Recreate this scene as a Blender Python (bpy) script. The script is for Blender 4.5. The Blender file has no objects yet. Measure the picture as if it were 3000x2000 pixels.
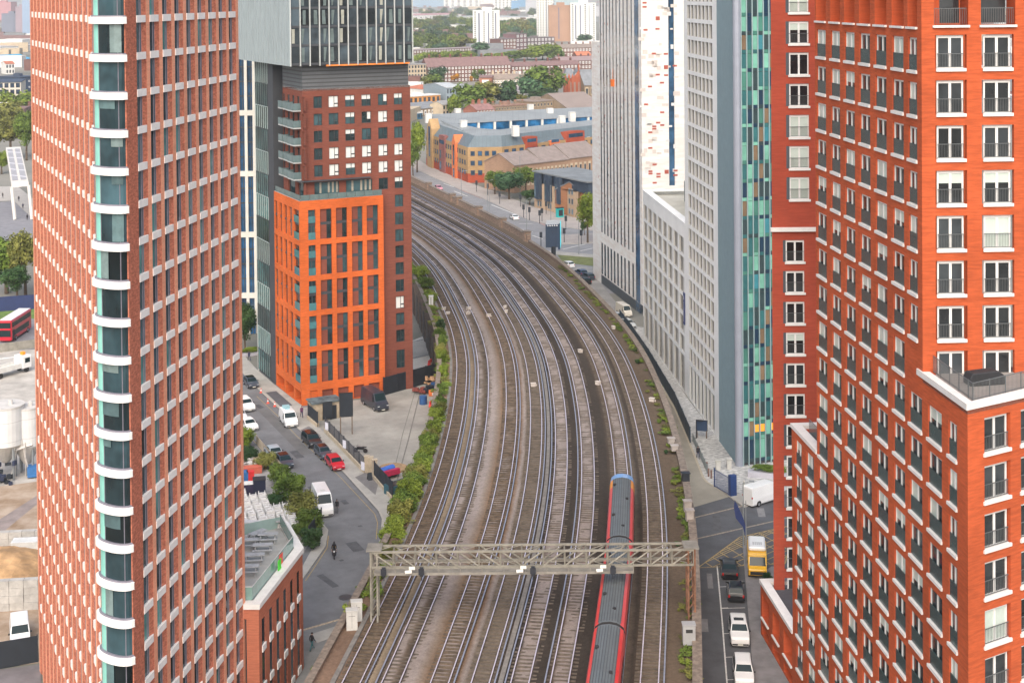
import bpy, bmesh, math, random
from mathutils import Vector, Matrix
random.seed(7)
R = math.radians
SC = bpy.context.scene
COL = SC.collection
# ------------------------------------------------------------------ camera
H = 65.0
FOC = 50.0/36.0*3000.0
PITCH, ROLL = R(1.0), R(0.5)
HORIZ = -21.0
CAMM = (Matrix.Rotation(math.pi/2-PITCH, 3, 'X') @ Matrix.Rotation(-ROLL, 3, 'Z'))
SHIFT = -((1000-HORIZ) - FOC*math.tan(PITCH))     # px, negative = frame below the axis
def ray(u, v):
    return CAMM @ Vector((u-1500, (1000-v)+SHIFT, -FOC))
def gp(u, v, z=0.0):
    d = ray(u, v); t = (z-H)/d.z
    return (d.x*t, d.y*t)
def dp(u, v, Y):
    d = ray(u, v); t = Y/d.y
    return Vector((d.x*t, Y, H+d.z*t))
def zat(u, v, x, y):
    d = ray(u, v); return H+d.z/math.hypot(d.x, d.y)*math.hypot(x, y)
def proj(p):
    q = CAMM.transposed() @ (Vector(p)-Vector((0, 0, H)))
    return (1500+q.x/-q.z*FOC, 1000-(q.y/-q.z*FOC-SHIFT))
# ------------------------------------------------------------------ mesh builder
class MB:
    def __init__(s):
        s.v = []; s.f = []; s.m = []; s.uv = None
    def add(s, vs, fs, mat=0):
        b = len(s.v); s.v += [tuple(p) for p in vs]
        for f in fs:
            s.f.append([i+b for i in f]); s.m.append(mat)
        return s
    def quad(s, a, b, c, d, mat=0):
        return s.add([a, b, c, d], [(0, 1, 2, 3)], mat)
    def box(s, x0, x1, y0, y1, z0, z1, mat=0):
        return s.add([(x0,y0,z0),(x1,y0,z0),(x1,y1,z0),(x0,y1,z0),(x0,y0,z1),(x1,y0,z1),(x1,y1,z1),(x0,y1,z1)],
                     [(3,2,1,0),(4,5,6,7),(0,1,5,4),(1,2,6,5),(2,3,7,6),(3,0,4,7)], mat)
    def obox(s, c, sz, rot=0, mat=0):
        cs, sn = math.cos(rot), math.sin(rot); hx, hy, hz = sz[0]/2, sz[1]/2, sz[2]/2
        vs = []
        for z in (-hz, hz):
            for x, y in ((-hx,-hy),(hx,-hy),(hx,hy),(-hx,hy)):
                vs.append((c[0]+x*cs-y*sn, c[1]+x*sn+y*cs, c[2]+z))
        return s.add(vs, [(3,2,1,0),(4,5,6,7),(0,1,5,4),(1,2,6,5),(2,3,7,6),(3,0,4,7)], mat)
    def prism(s, poly, z0, z1, mat=0, capmat=None, bottom=True):
        n = len(poly)
        a = sum(poly[i][0]*poly[(i+1)%n][1]-poly[(i+1)%n][0]*poly[i][1] for i in range(n))
        if a < 0: poly = poly[::-1]
        vs = [(p[0], p[1], z0) for p in poly]+[(p[0], p[1], z1) for p in poly]
        s.add(vs, [(i, (i+1)%n, n+(i+1)%n, n+i) for i in range(n)], mat)
        cm = mat if capmat is None else capmat
        s.add(vs[n:], [tuple(range(n))], cm)
        if bottom: s.add(vs[:n], [tuple(range(n))[::-1]], mat)
        return s
    def sheet(s, poly, z, mat=0):
        n = len(poly)
        a = sum(poly[i][0]*poly[(i+1)%n][1]-poly[(i+1)%n][0]*poly[i][1] for i in range(n))
        if a < 0: poly = poly[::-1]
        return s.add([(p[0], p[1], z) for p in poly], [tuple(range(n))], mat)
    def tube(s, pts, r, n=6, mat=0, r1=None):
        pts = [Vector(p) for p in pts]; b = []
        for i, p in enumerate(pts):
            t = (pts[min(i+1, len(pts)-1)]-pts[max(i-1, 0)]).normalized()
            a = t.cross(Vector((0, 0, 1)))
            if a.length < 1e-3: a = Vector((1, 0, 0))
            a.normalize(); c = t.cross(a)
            rr = r if r1 is None else r+(r1-r)*i/(len(pts)-1)
            for k in range(n):
                w = 2*math.pi*k/n
                b.append(p+a*math.cos(w)*rr+c*math.sin(w)*rr)
        fs = []
        for i in range(len(pts)-1):
            for k in range(n):
                fs.append((i*n+k, i*n+(k+1)%n, (i+1)*n+(k+1)%n, (i+1)*n+k))
        fs.append(tuple(range(n))[::-1]); fs.append(tuple(range((len(pts)-1)*n, len(pts)*n)))
        return s.add(b, [f[::-1] for f in fs], mat)
    def cyl(s, x, y, z0, z1, r0, r1=None, n=12, mat=0):
        return s.tube([(x, y, z0), (x, y, z1)], r0, n, mat, r0 if r1 is None else r1)
    def bar(s, a, b, w, mat=0):
        return s.tube([a, b], w*0.7, 4, mat)
    def wall(s, A, d, L, z0, z1, ops=(), depth=.25, mat=0, rmat=None, y=0.0):
        """vertical wall from A along unit d; ops = (s0,s1,za,zb[,depth]); outside is on the right of d"""
        n = (d[1], -d[0])
        def P(t, z, k=0.0): return (A[0]+d[0]*t-n[0]*(k-y*0), A[1]+d[1]*t-n[1]*k, z)
        rm = mat if rmat is None else rmat
        zs = sorted(set([z0, z1]+[max(z0, min(z1, q)) for o in ops for q in o[2:4]]))
        for i in range(len(zs)-1):
            a, b = zs[i], zs[i+1]
            if b-a < 1e-5: continue
            zm = (a+b)/2
            row = sorted((o[0], o[1]) for o in ops if o[2] < zm < o[3])
            t = 0.0
            for o0, o1 in row:
                if o0 > t+1e-5: s.quad(P(t, a), P(o0, a), P(o0, b), P(t, b), mat)
                t = max(t, o1)
            if t < L-1e-5: s.quad(P(t, a), P(L, a), P(L, b), P(t, b), mat)
        for o in ops:
            k = o[4] if len(o) > 4 else depth
            a, b, c, e = o[:4]
            s.quad(P(a, c), P(a, c, k), P(a, e, k), P(a, e), rm)
            s.quad(P(b, c, k), P(b, c), P(b, e), P(b, e, k), rm)
            s.quad(P(a, c), P(b, c), P(b, c, k), P(a, c, k), rm)
            s.quad(P(a, e, k), P(b, e, k), P(b, e), P(a, e), rm)
        return s
    def xform(s, M):
        s.v = [tuple(M @ Vector(p)) for p in s.v]; return s
    def merge(s, o, M=None, matoff=0):
        b = len(s.v)
        s.v += [tuple(M @ Vector(p)) for p in o.v] if M is not None else list(o.v)
        for f, m in zip(o.f, o.m):
            s.f.append([i+b for i in f]); s.m.append(m+matoff)
        return s
    def mesh(s, name, mats, smooth=False, org=None):
        me = bpy.data.meshes.new(name)
        v = s.v if org is None else [(p[0]-org[0], p[1]-org[1], p[2]-org[2]) for p in s.v]
        me.from_pydata(v, [], s.f)
        for m in mats: me.materials.append(m)
        me.polygons.foreach_set('material_index', s.m)
        if smooth: me.polygons.foreach_set('use_smooth', [True]*len(s.f))
        me.update(); return me
    def build(s, name, mats, parent=None, loc=(0, 0, 0), rotz=0, smooth=False, bevel=0, world=False):
        if not isinstance(mats, (list, tuple)): mats = [mats]
        org = tuple(parent.location) if (world and parent is not None) else None
        me = s.mesh(name, mats, smooth, org)
        return link(name, me, parent, loc, rotz, bevel)
def link(name, me, parent=None, loc=(0, 0, 0), rotz=0, bevel=0):
    o = bpy.data.objects.new(name, me); COL.objects.link(o)
    o.location = loc; o.rotation_euler = (0, 0, rotz)
    if parent is not None: o.parent = parent
    if bevel:
        b = o.modifiers.new('bevel', 'BEVEL'); b.width = bevel; b.segments = 1; b.limit_method = 'ANGLE'
    return o
def tag(o, label=None, cat=None, group=None, kind=None):
    if label: o['label'] = label
    if cat: o['category'] = cat
    if group: o['group'] = group
    if kind: o['kind'] = kind
    return o
def thing(name, label, cat, loc=(0, 0, 0), rotz=0, group=None):
    o = bpy.data.objects.new(name, None); COL.objects.link(o)
    o.location = loc; o.rotation_euler = (0, 0, rotz); o.empty_display_size = .3
    return tag(o, label, cat, group)
def kids(o): return [c for c in bpy.data.objects if c.parent == o]
def dup(o, loc, rotz=0, label=None, scale=None, tree=None):
    r = o.copy(); COL.objects.link(r); r.location = loc; r.rotation_euler = (0, 0, rotz)
    if scale is not None: r.scale = scale
    if label: r['label'] = label
    for c in (tree if tree is not None else kids(o)):
        q = c.copy(); COL.objects.link(q); q.parent = r
        for g in kids(c):
            w = g.copy(); COL.objects.link(w); w.parent = q
    return r
def recolour(o, slot, m):
    o.material_slots[slot].link = 'OBJECT'; o.material_slots[slot].material = m
def unit(a, b):
    l = math.hypot(b[0]-a[0], b[1]-a[1]); return ((b[0]-a[0])/l, (b[1]-a[1])/l)
def hit(u, A, d):
    """distance along the wall A + d*t where image column u crosses it (at mid height)"""
    r = ray(u, 700); k = r.x/r.y
    return (k*A[1]-A[0])/(d[0]-k*d[1])
def at(A, d, t, off=0.0): return (A[0]+d[0]*t+d[1]*off, A[1]+d[1]*t-d[0]*off)
# ------------------------------------------------------------------ materials
MATS = {}
def mat(name, col, rough=.8, var=.12, scale=1.0, stretch=(1, 1, 1), metal=0.0, spec=.5, bump=0.0, col2=None, emit=None, detail=4, rnd=0.0, coat=0.0, seam=None):
    if name in MATS: return MATS[name]
    m = bpy.data.materials.new(name); m.use_nodes = True
    nt = m.node_tree; N = nt.nodes; L = nt.links
    b = N['Principled BSDF']
    b.inputs['Roughness'].default_value = rough; b.inputs['Metallic'].default_value = metal
    b.inputs['Specular IOR Level'].default_value = spec
    if coat: b.inputs['Coat Weight'].default_value = coat; b.inputs['Coat Roughness'].default_value = .08
    c = (col[0], col[1], col[2], 1)
    if var > 0 or col2 or rnd:
        g = N.new('ShaderNodeNewGeometry'); mp = N.new('ShaderNodeMapping')
        mp.inputs['Scale'].default_value = tuple(scale*q for q in stretch)
        L.new(g.outputs['Position'], mp.inputs['Vector'])
        n = N.new('ShaderNodeTexNoise'); n.inputs['Scale'].default_value = 1.0; n.inputs['Detail'].default_value = detail
        n.inputs['Roughness'].default_value = .65
        L.new(mp.outputs['Vector'], n.inputs['Vector'])
        r = N.new('ShaderNodeValToRGB')
        lo = [q*(1-var) for q in col]; hi = list(col2) if col2 else [min(1, q*(1+var)) for q in col]
        r.color_ramp.elements[0].position = .36; r.color_ramp.elements[1].position = .64
        r.color_ramp.elements[0].color = (*lo, 1); r.color_ramp.elements[1].color = (*hi, 1)
        L.new(n.outputs['Fac'], r.inputs['Fac'])
        out = r.outputs['Color']
        if rnd:
            oi = N.new('ShaderNodeObjectInfo'); hs = N.new('ShaderNodeHueSaturation')
            ma = N.new('ShaderNodeMapRange'); ma.inputs['To Min'].default_value = 1-rnd; ma.inputs['To Max'].default_value = 1+rnd
            L.new(oi.outputs['Random'], ma.inputs['Value']); L.new(ma.outputs['Result'], hs.inputs['Value'])
            L.new(out, hs.inputs['Color']); out = hs.outputs['Color']
        if seam:   # real panel joints / courses at a fixed spacing (axis, spacing, width, darkness)
            ax, sp, wd, dk = seam
            sx = N.new('ShaderNodeSeparateXYZ'); L.new(g.outputs['Position'], sx.inputs[0])
            src = sx.outputs['XYZ'.index(ax)]
            mm = N.new('ShaderNodeMath'); mm.operation = 'MODULO'; mm.inputs[1].default_value = sp; L.new(src, mm.inputs[0])
            ab = N.new('ShaderNodeMath'); ab.operation = 'ABSOLUTE'; L.new(mm.outputs[0], ab.inputs[0])
            lt = N.new('ShaderNodeMath'); lt.operation = 'LESS_THAN'; lt.inputs[1].default_value = wd; L.new(ab.outputs[0], lt.inputs[0])
            mx = N.new('ShaderNodeMix'); mx.data_type = 'RGBA'
            L.new(lt.outputs[0], mx.inputs['Factor']); L.new(out, mx.inputs['A']); mx.inputs['B'].default_value = (*[q*dk for q in col], 1)
            out = mx.outputs['Result']
        L.new(out, b.inputs['Base Color'])
        if bump:
            bp = N.new('ShaderNodeBump'); bp.inputs['Strength'].default_value = bump; bp.inputs['Distance'].default_value = .1
            L.new(n.outputs['Fac'], bp.inputs['Height']); L.new(bp.outputs['Normal'], b.inputs['Normal'])
    else:
        b.inputs['Base Color'].default_value = c
    if emit:
        b.inputs['Emission Color'].default_value = (*emit[:3], 1); b.inputs['Emission Strength'].default_value = emit[3]
    MATS[name] = m; return m
def glass(name, col, rough=.06, rnd=.5, var=.5, scale=.25, spec=.7, bump=.02, tint=0.0):
    """window glass seen from outside: dark room behind a glossy pane, tone differs from pane to pane"""
    if name in MATS: return MATS[name]
    m = mat(name, col, rough, var, scale, spec=spec, rnd=rnd, bump=bump, detail=3)
    return m
def brick(name, col, var=.16, rough=.85, rnd=0):
    """fired brick: fine course-long streaks plus broad weathering"""
    if name in MATS: return MATS[name]
    m = mat(name, col, rough, var, 1.0, (.9, .9, 7.0), spec=.25, detail=5)
    nt = m.node_tree; N = nt.nodes; L = nt.links; b = N['Principled BSDF']
    src = b.inputs['Base Color'].links[0].from_socket
    g = [n for n in N if n.type == 'NEW_GEOMETRY'][0]
    n2 = N.new('ShaderNodeTexNoise'); n2.inputs['Scale'].default_value = .12; n2.inputs['Detail'].default_value = 6
    L.new(g.outputs['Position'], n2.inputs['Vector'])
    mr = N.new('ShaderNodeMapRange'); mr.inputs['From Min'].default_value = .3; mr.inputs['From Max'].default_value = .7
    mr.inputs['To Min'].default_value = .80; mr.inputs['To Max'].default_value = 1.14
    L.new(n2.outputs['Fac'], mr.inputs['Value'])
    hs = N.new('ShaderNodeHueSaturation'); L.new(mr.outputs['Result'], hs.inputs['Value']); L.new(src, hs.inputs['Color'])
    L.new(hs.outputs['Color'], b.inputs['Base Color'])
    return m
# ------------------------------------------------------------------ windows in facades
def score(p):
    u, v = proj(p); dy = p[1]
    if dy < 20 or not (-60 < u < 3060 and -120 < v < 2120): return -1
    return 1.0/dy
def fit_windows(root, places, limit=100, stuffname='window'):
    """places: (proto, x, y, z, rot); proto = ordered dict name -> (MB, mats); first is the window, rest its sub-parts.
    The nearest `limit` are window parts of their own, the remainder one part."""
    sc = [(score((p[1], p[2], p[3])), i) for i, p in enumerate(places)]
    vis = sorted([q for q in sc if q[0] > 0], reverse=True)
    pick = set(i for _, i in vis[:limit]); o = root.location
    rest = {}
    for i, (pr, x, y, z, rot) in enumerate(places):
        if i in pick:
            w = None
            for nm, (mb, ms) in pr.items():
                if not hasattr(mb, 'me'): mb.me = mb.mesh(nm, ms)
                if w is None: w = link(nm, mb.me, root, (x-o.x, y-o.y, z-o.z), rot)
                else: link(nm, mb.me, w)
        else:
            rest.setdefault(id(pr), (pr, []))[1].append((x, y, z, rot))
    if rest:
        big = MB(); mats = []
        for pr, lst in rest.values():
            for nm, (mb, ms) in pr.items():
                off = len(mats); mats += ms
                for x, y, z, rot in lst:
                    big.merge(mb, Matrix.Translation((x-o.x, y-o.y, z-o.z)) @ Matrix.Rotation(rot, 4, 'Z'), off)
        tag(big.build(stuffname, mats, root), kind='stuff')
# ------------------------------------------------------------------ ground
asphalt = mat('asphalt', (.155, .16, .168), .9, .16, .35, bump=.1, detail=8)
asphalt2 = mat('asphalt_dark', (.085, .09, .10), .9, .2, .3, detail=8)
mainroad = mat('asphalt_main_road', (.22, .225, .235), .9, .13, .2, detail=8)
paving = mat('paving', (.36, .35, .32), .9, .14, .4, detail=6)
concrete = mat('concrete_yard', (.30, .295, .27), .9, .2, .18, (1, 1, 1), detail=9)
kerbm = mat('kerb_stone', (.40, .38, .34), .85, .1, 2)
whitepaint = mat('road_paint_white', (.62, .62, .60), .8, .15, 3)
yellowpaint = mat('road_paint_yellow', (.36, .27, .12), .8, .2, 3)
cityground = mat('city_ground', (.20, .21, .18), .95, .35, .012, col2=(.26, .25, .22), detail=9)
def struct(name, mb, mats, loc=(0, 0, 0)):
    return tag(mb.build(name, mats, None, loc), kind='structure')
g = MB(); g.quad((-9000, -1500, -.06), (9000, -1500, -.06), (9000, 15500, -.06), (-9000, 15500, -.06))
struct('ground', g, [cityground])
# ------------------------------------------------------------------ track geometry (outer track centre line in plan)
CTRL = [(-10, -5.5), (40, .8), (80, 6.2), (118.4, 11.05), (141, 13.9), (157.8, 15.5), (174.5, 16.5), (196.5, 17.1), (224, 16.7), (247.4, 14.7),
        (284, 9.4), (308, 5.0), (340, -3.4), (356.5, -8.6), (410, -26.4), (430, -33.0), (520, -62.5), (640, -102)]
def interp(y):
    for i in range(len(CTRL)-1):
        if CTRL[i][0] <= y <= CTRL[i+1][0]:
            y0, x0 = CTRL[i]; y1, x1 = CTRL[i+1]
            return x0+(x1-x0)*(y-y0)/(y1-y0)
    return CTRL[-1][1]
LINE = []
_y = -5.0
while _y < 635:
    w = 0; s = 0
    for k in range(-8, 9):
        q = math.exp(-(k/4.0)**2); yy = min(639, max(-9, _y+k*3.0)); s += q*interp(yy); w += q
    LINE.append((s/w, _y)); _y += 1.5
def normal(i):
    a, b = LINE[max(0, i-1)], LINE[min(len(LINE)-1, i+1)]
    d = unit(a, b); return (-d[1], d[0])        # points left (towards the inner tracks)
NRM = [normal(i) for i in range(len(LINE))]
def off(i, d):
    return (LINE[i][0]+NRM[i][0]*d, LINE[i][1]+NRM[i][1]*d)
def offline(d, y0=-5, y1=636, z=None):
    out = []
    for i in range(len(LINE)):
        p = off(i, d)
        if y0 <= p[1] <= y1: out.append(p if z is None else (p[0], p[1], z))
    return out
def at_y(d, y):
    """point and heading on the offset line nearest to depth y"""
    bi = min(range(len(LINE)), key=lambda i: abs(off(i, d)[1]-y))
    p = off(bi, d); n = NRM[bi]
    return p, math.atan2(-n[1], -n[0])          # rotation that turns +Y onto the track direction
TRK = [24.9, 21.6, 17.5, 14.1, 10.8, 7.5, 3.5, 0.0]
RZ = 7.0
def ribbon(d0, d1, z0, z1=None, y0=-5, y1=636, mb=None, m=0, uv=False):
    mb = mb or MB(); z1 = z0 if z1 is None else z1
    ii = [i for i in range(len(LINE)) if y0 <= off(i, 12)[1] <= y1]
    vs = []
    for i in ii:
        a = off(i, d0); b = off(i, d1)
        vs += [(a[0], a[1], z0), (b[0], b[1], z1)]
    fs = [(2*k, 2*k+2, 2*k+3, 2*k+1) for k in range(len(ii)-1)]
    if d0 > d1: fs = [(f[0], f[3], f[2], f[1]) for f in fs]
    else: fs = [f for f in fs]
    # make faces point up / outwards consistently
    mb.add(vs, fs, m)
    return mb, len(ii)
# --- ballast: one bed, strip colours are the real stones (pale new stone, brown old stone, rusty patches)
def ballast_mat():
    m = bpy.data.materials.new('ballast'); m.use_nodes = True
    nt = m.node_tree; N = nt.nodes; L = nt.links; b = N['Principled BSDF']; b.inputs['Roughness'].default_value = .95
    b.inputs['Specular IOR Level'].default_value = .15
    at_ = N.new('ShaderNodeAttribute'); at_.attribute_name = 'lateral'
    g = N.new('ShaderNodeNewGeometry')
    n1 = N.new('ShaderNodeTexNoise'); n1.inputs['Scale'].default_value = .35; n1.inputs['Detail'].default_value = 8; n1.inputs['Roughness'].default_value = .7
    L.new(g.outputs['Position'], n1.inputs['Vector'])
    w = N.new('ShaderNodeMath'); w.operation = 'MULTIPLY_ADD'; w.inputs[1].default_value = .9; L.new(n1.outputs['Fac'], w.inputs[0])
    sb = N.new('ShaderNodeMath'); sb.operation = 'SUBTRACT'; sb.inputs[1].default_value = .45
    L.new(at_.outputs['Fac'], w.inputs[2]); L.new(w.outputs[0], sb.inputs[0])
    dv = N.new('ShaderNodeMath'); dv.operation = 'DIVIDE'; dv.inputs[1].default_value = 36.0; L.new(sb.outputs[0], dv.inputs[0])
    r = N.new('ShaderNodeValToRGB'); cr = r.color_ramp; cr.interpolation = 'LINEAR'
    pale = (.285, .245, .225); brown = (.122, .092, .066); dark = (.052, .043, .036); rust = (.185, .112, .062); mid = (.155, .126, .098); earth = (.21, .14, .10)
    # lateral 0 = 4 m right of the outer track, increasing to the left
    segs = [(0, mid), (1.2, brown), (2.9, brown), (3.3, mid), (4.7, brown), (5.6, dark), (6.2, mid), (6.75, mid), (6.9, pale), (7.75, pale), (7.95, brown), (8.3, brown), (9.2, dark), (10.0, dark), (10.7, dark), (11.05, pale),
            (12.0, pale), (12.25, brown), (13.0, dark), (13.9, dark), (14.2, pale), (15.3, pale), (15.6, dark), (16.6, dark), (17.3, mid), (18.6, mid), (19.3, mid), (19.7, pale), (20.2, rust), (20.9, brown), (21.35, pale), (22.3, pale)]
    cr.elements[0].position = 0; cr.elements[0].color = (*segs[0][1], 1)
    cr.elements[1].position = segs[-1][0]/36; cr.elements[1].color = (*segs[-1][1], 1)
    for p, c in segs[1:-1]:
        e = cr.elements.new(p/36); e.color = (*c, 1)
    r2 = N.new('ShaderNodeValToRGB'); c2 = r2.color_ramp
    segs2 = [(0, pale), (22.3, pale), (22.6, rust), (23.4, (.235, .19, .155)), (23.9, pale), (24.7, pale), (25.0, dark), (25.5, brown), (25.9, pale), (26.4, pale), (26.7, brown), (27.6, (.30, .24, .17)), (28.0, brown), (29.6, brown), (30.3, earth), (36, earth)]
    c2.elements[0].position = 0; c2.elements[0].color = (*segs2[0][1], 1); c2.elements[1].position = 1; c2.elements[1].color = (*segs2[-1][1], 1)
    for p, c in segs2[1:-1]:
        e = c2.elements.new(p/36); e.color = (*c, 1)
    gt = N.new('ShaderNodeMath'); gt.operation = 'GREATER_THAN'; gt.inputs[1].default_value = 22.3/36
    L.new(dv.outputs[0], r.inputs['Fac']); L.new(dv.outputs[0], r2.inputs['Fac']); L.new(dv.outputs[0], gt.inputs[0])
    mx = N.new('ShaderNodeMix'); mx.data_type = 'RGBA'; L.new(gt.outputs[0], mx.inputs['Factor']); L.new(r.outputs['Color'], mx.inputs['A']); L.new(r2.outputs['Color'], mx.inputs['B'])
    n2 = N.new('ShaderNodeTexNoise'); n2.inputs['Scale'].default_value = 2.2; n2.inputs['Detail'].default_value = 8; n2.inputs['Roughness'].default_value = .9
    L.new(g.outputs['Position'], n2.inputs['Vector'])
    n3 = N.new('ShaderNodeTexNoise'); n3.inputs['Scale'].default_value = .06; n3.inputs['Detail'].default_value = 6; L.new(g.outputs['Position'], n3.inputs['Vector'])
    a = N.new('ShaderNodeMapRange'); a.inputs['From Min'].default_value = .3; a.inputs['From Max'].default_value = .7; a.inputs['To Min'].default_value = .55; a.inputs['To Max'].default_value = 1.4
    L.new(n2.outputs['Fac'], a.inputs['Value'])
    c = N.new('ShaderNodeMapRange'); c.inputs['From Min'].default_value = .3; c.inputs['From Max'].default_value = .7; c.inputs['To Min'].default_value = .8; c.inputs['To Max'].default_value = 1.15
    L.new(n3.outputs['Fac'], c.inputs['Value'])
    mu = N.new('ShaderNodeMath'); mu.operation = 'MULTIPLY'; L.new(a.outputs['Result'], mu.inputs[0]); L.new(c.outputs['Result'], mu.inputs[1])
    hs = N.new('ShaderNodeHueSaturation'); L.new(mx.outputs['Result'], hs.inputs['Color']); L.new(mu.outputs[0], hs.inputs['Value'])
    L.new(hs.outputs['Color'], b.inputs['Base Color'])
    bp = N.new('ShaderNodeBump'); bp.inputs['Strength'].default_value = .5; bp.inputs['Distance'].default_value = .12
    L.new(n2.outputs['Fac'], bp.inputs['Height']); L.new(bp.outputs['Normal'], b.inputs['Normal'])
    return m
ballast = ballast_mat()
lat = [-3.8]+[x*.5 for x in range(-6, 54)]+[27.2, 28.2]
mb = MB(); ii = [i for i in range(len(LINE)) if off(i, 12)[1] < 634]
vals = []
for i in ii:
    for d in lat:
        p = off(i, d)
        z = RZ-.10+.05*math.sin(d*2.1+i*.9)*math.sin(i*1.7+d)
        nt_ = min(abs(d-t) for t in TRK)
        if nt_ > 1.6 and -1 < d < 26: z += .10
        mb.v.append((p[0], p[1], z)); vals.append(d+4.0)
nl = len(lat)
for a in range(len(ii)-1):
    for b in range(nl-1):
        mb.f.append([a*nl+b, a*nl+b+1, (a+1)*nl+b+1, (a+1)*nl+b][::-1]); mb.m.append(0)
me = mb.mesh('ballast', [ballast], True)
atr = me.attributes.new('lateral', 'FLOAT', 'POINT'); atr.data.foreach_set('value', vals)
tag(link('ballast', me), kind='structure')
# --- viaduct body: brick retaining walls and parapets under the ballast
oldbrick = brick('viaduct_brick', (.20, .14, .105), .3)
stockbrick = brick('parapet_brick', (.27, .195, .15), .3)
coping = mat('coping', (.20, .165, .135), .9, .3, 2)
def ribbon_wall(name, d, w, z0, z1, y0, y1, ms, parent=None):
    m_ = MB(); ii = [i for i in range(len(LINE)) if y0 <= off(i, d)[1] <= y1]
    n = len(ii); vs = []
    for i in ii:
        a = off(i, d-w/2); b = off(i, d+w/2)
        vs += [(a[0], a[1], z0), (b[0], b[1], z0), (b[0], b[1], z1), (a[0], a[1], z1)]
    for k in range(n-1):
        for q in range(4):
            m_.add([vs[4*k+q], vs[4*k+(q+1) % 4], vs[4*k+4+(q+1) % 4], vs[4*k+4+q]], [(0, 1, 2, 3)], 0)
    m_.add(vs[:4], [(0, 1, 2, 3)]); m_.add(vs[-4:], [(3, 2, 1, 0)])
    o = m_.build(name, ms, parent)
    bm = bmesh.new(); bm.from_mesh(o.data); bmesh.ops.remove_doubles(bm, verts=bm.verts, dist=.001); bmesh.ops.recalc_face_normals(bm, faces=bm.faces); bm.to_mesh(o.data); bm.free()
    return o
def longthing(name, label, cat, d, y, kind=None):
    return thing(name, label, cat, (0, 0, 0))
LEFT_E, RIGHT_E = 28.4, -4.0
vl = thing('viaduct_wall', 'dark brick wall with blind arches carrying the inner curve of the railway', 'wall')
ribbon_wall('brick_face', LEFT_E, .5, 0, RZ+.35, -5, 636, [oldbrick], vl)
ribbon_wall('coping', LEFT_E, .7, RZ+.352, RZ+.42, -5, 636, [coping], vl)
for k in range(7):                               # blind arches seen beside the brown tower
    p, h = at_y(LEFT_E+.27, 246+k*7.0)
    a = MB(); prof = [(-2.3, 0.0), (2.3, 0.0), (2.3, 3.0)]+[(2.3*math.cos(t), 3.0+2.3*math.sin(t)) for t in [math.pi*q/8 for q in range(1, 8)]]+[(-2.3, 3.0)]
    n = len(prof); vs = [(0, x, z) for x, z in prof]+[(-.12, x, z) for x, z in prof]
    a.add(vs, [tuple(range(n))[::-1], tuple(range(n, 2*n))]+[(i, (i+1) % n, n+(i+1) % n, n+i) for i in range(n)])
    a.build('arch_infill', [mat('arch_infill', (.10, .085, .075), .9, .3, .8)], vl, (p[0], p[1], 0), h)
vr = thing('viaduct_wall', 'brown brick parapet wall along the outer edge of the railway beside the access lane', 'wall')
ribbon_wall('brick_face', RIGHT_E, .8, 0, RZ+.5, -5, 330, [oldbrick], vr)
ribbon_wall('coping', RIGHT_E, .85, RZ+.502, RZ+.62, -5, 330, [coping], vr)
v3 = thing('viaduct_wall', 'weathered brick parapet with piers between the far tracks and the main road', 'wall')
ribbon_wall('brick_face', RIGHT_E-.2, .7, 0, RZ+1.5, 330, 640, [stockbrick], v3)
ribbon_wall('coping', RIGHT_E-.2, .95, RZ+1.502, RZ+1.66, 330, 640, [coping], v3)
for y in (332, 352, 371, 390, 396, 420, 446):
    p, h = at_y(RIGHT_E-.2, y)
    mb = MB(); mb.obox((0, 0, (RZ+2.1)/2), (1.5, 1.8, RZ+2.1)); mb.obox((0, 0, RZ+2.2), (1.8, 2.1, .2), 0, 1)
    mb.build('brick_pier', [stockbrick, coping], v3, (p[0], p[1], 0), h)
# ------------------------------------------------------------------ tracks
railtop = mat('rail_steel', (.66, .62, .72), .3, .1, 3, metal=.3)
railside = mat('rail_side', (.085, .06, .06), .8, .2, 3)
condm = mat('conductor_steel', (.30, .33, .42), .4, .1, 3, metal=.3)
sleeperm = mat('sleeper_concrete', (.118, .096, .075), .9, .35, 1.5)
sleeperw = mat('sleeper_timber', (.112, .084, .06), .9, .4, 1.5)
names = ['innermost track on dark timber sleepers nearest the bushes', 'second track from the bushes with pale stone between its rails', 'third track from the bushes beside the orange stained ballast strip',
         'fourth track from the bushes, left of the wide dark gap', 'fifth track from the bushes with a pale stone strip inside it', 'sixth track from the bushes, left of the red train',
         'track carrying the red train', 'outermost track right of the train, next to the outer parapet']
def railbars(d, w, z0, z1, mtop):
    m_ = MB(); ii = [i for i in range(len(LINE)) if 20 <= off(i, d)[1] <= 620]; vs = []
    for i in ii:
        a = off(i, d-w/2); b = off(i, d+w/2)
        vs += [(b[0], b[1], z0), (b[0], b[1], z1), (a[0], a[1], z1), (a[0], a[1], z0)]
    fs = []
    for k in range(len(ii)-1):
        for q, mt in ((0, 1), (1, 0), (2, 1)):
            m_.f.append([4*k+q, 4*k+q+1, 4*k+4+q+1, 4*k+4+q]); m_.m.append(mt)
    m_.v = vs
    return m_
condside = [-1, 1, -1, -1, 1, 1, -1, -1]         # -1: third rail on the right of the track
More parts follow.
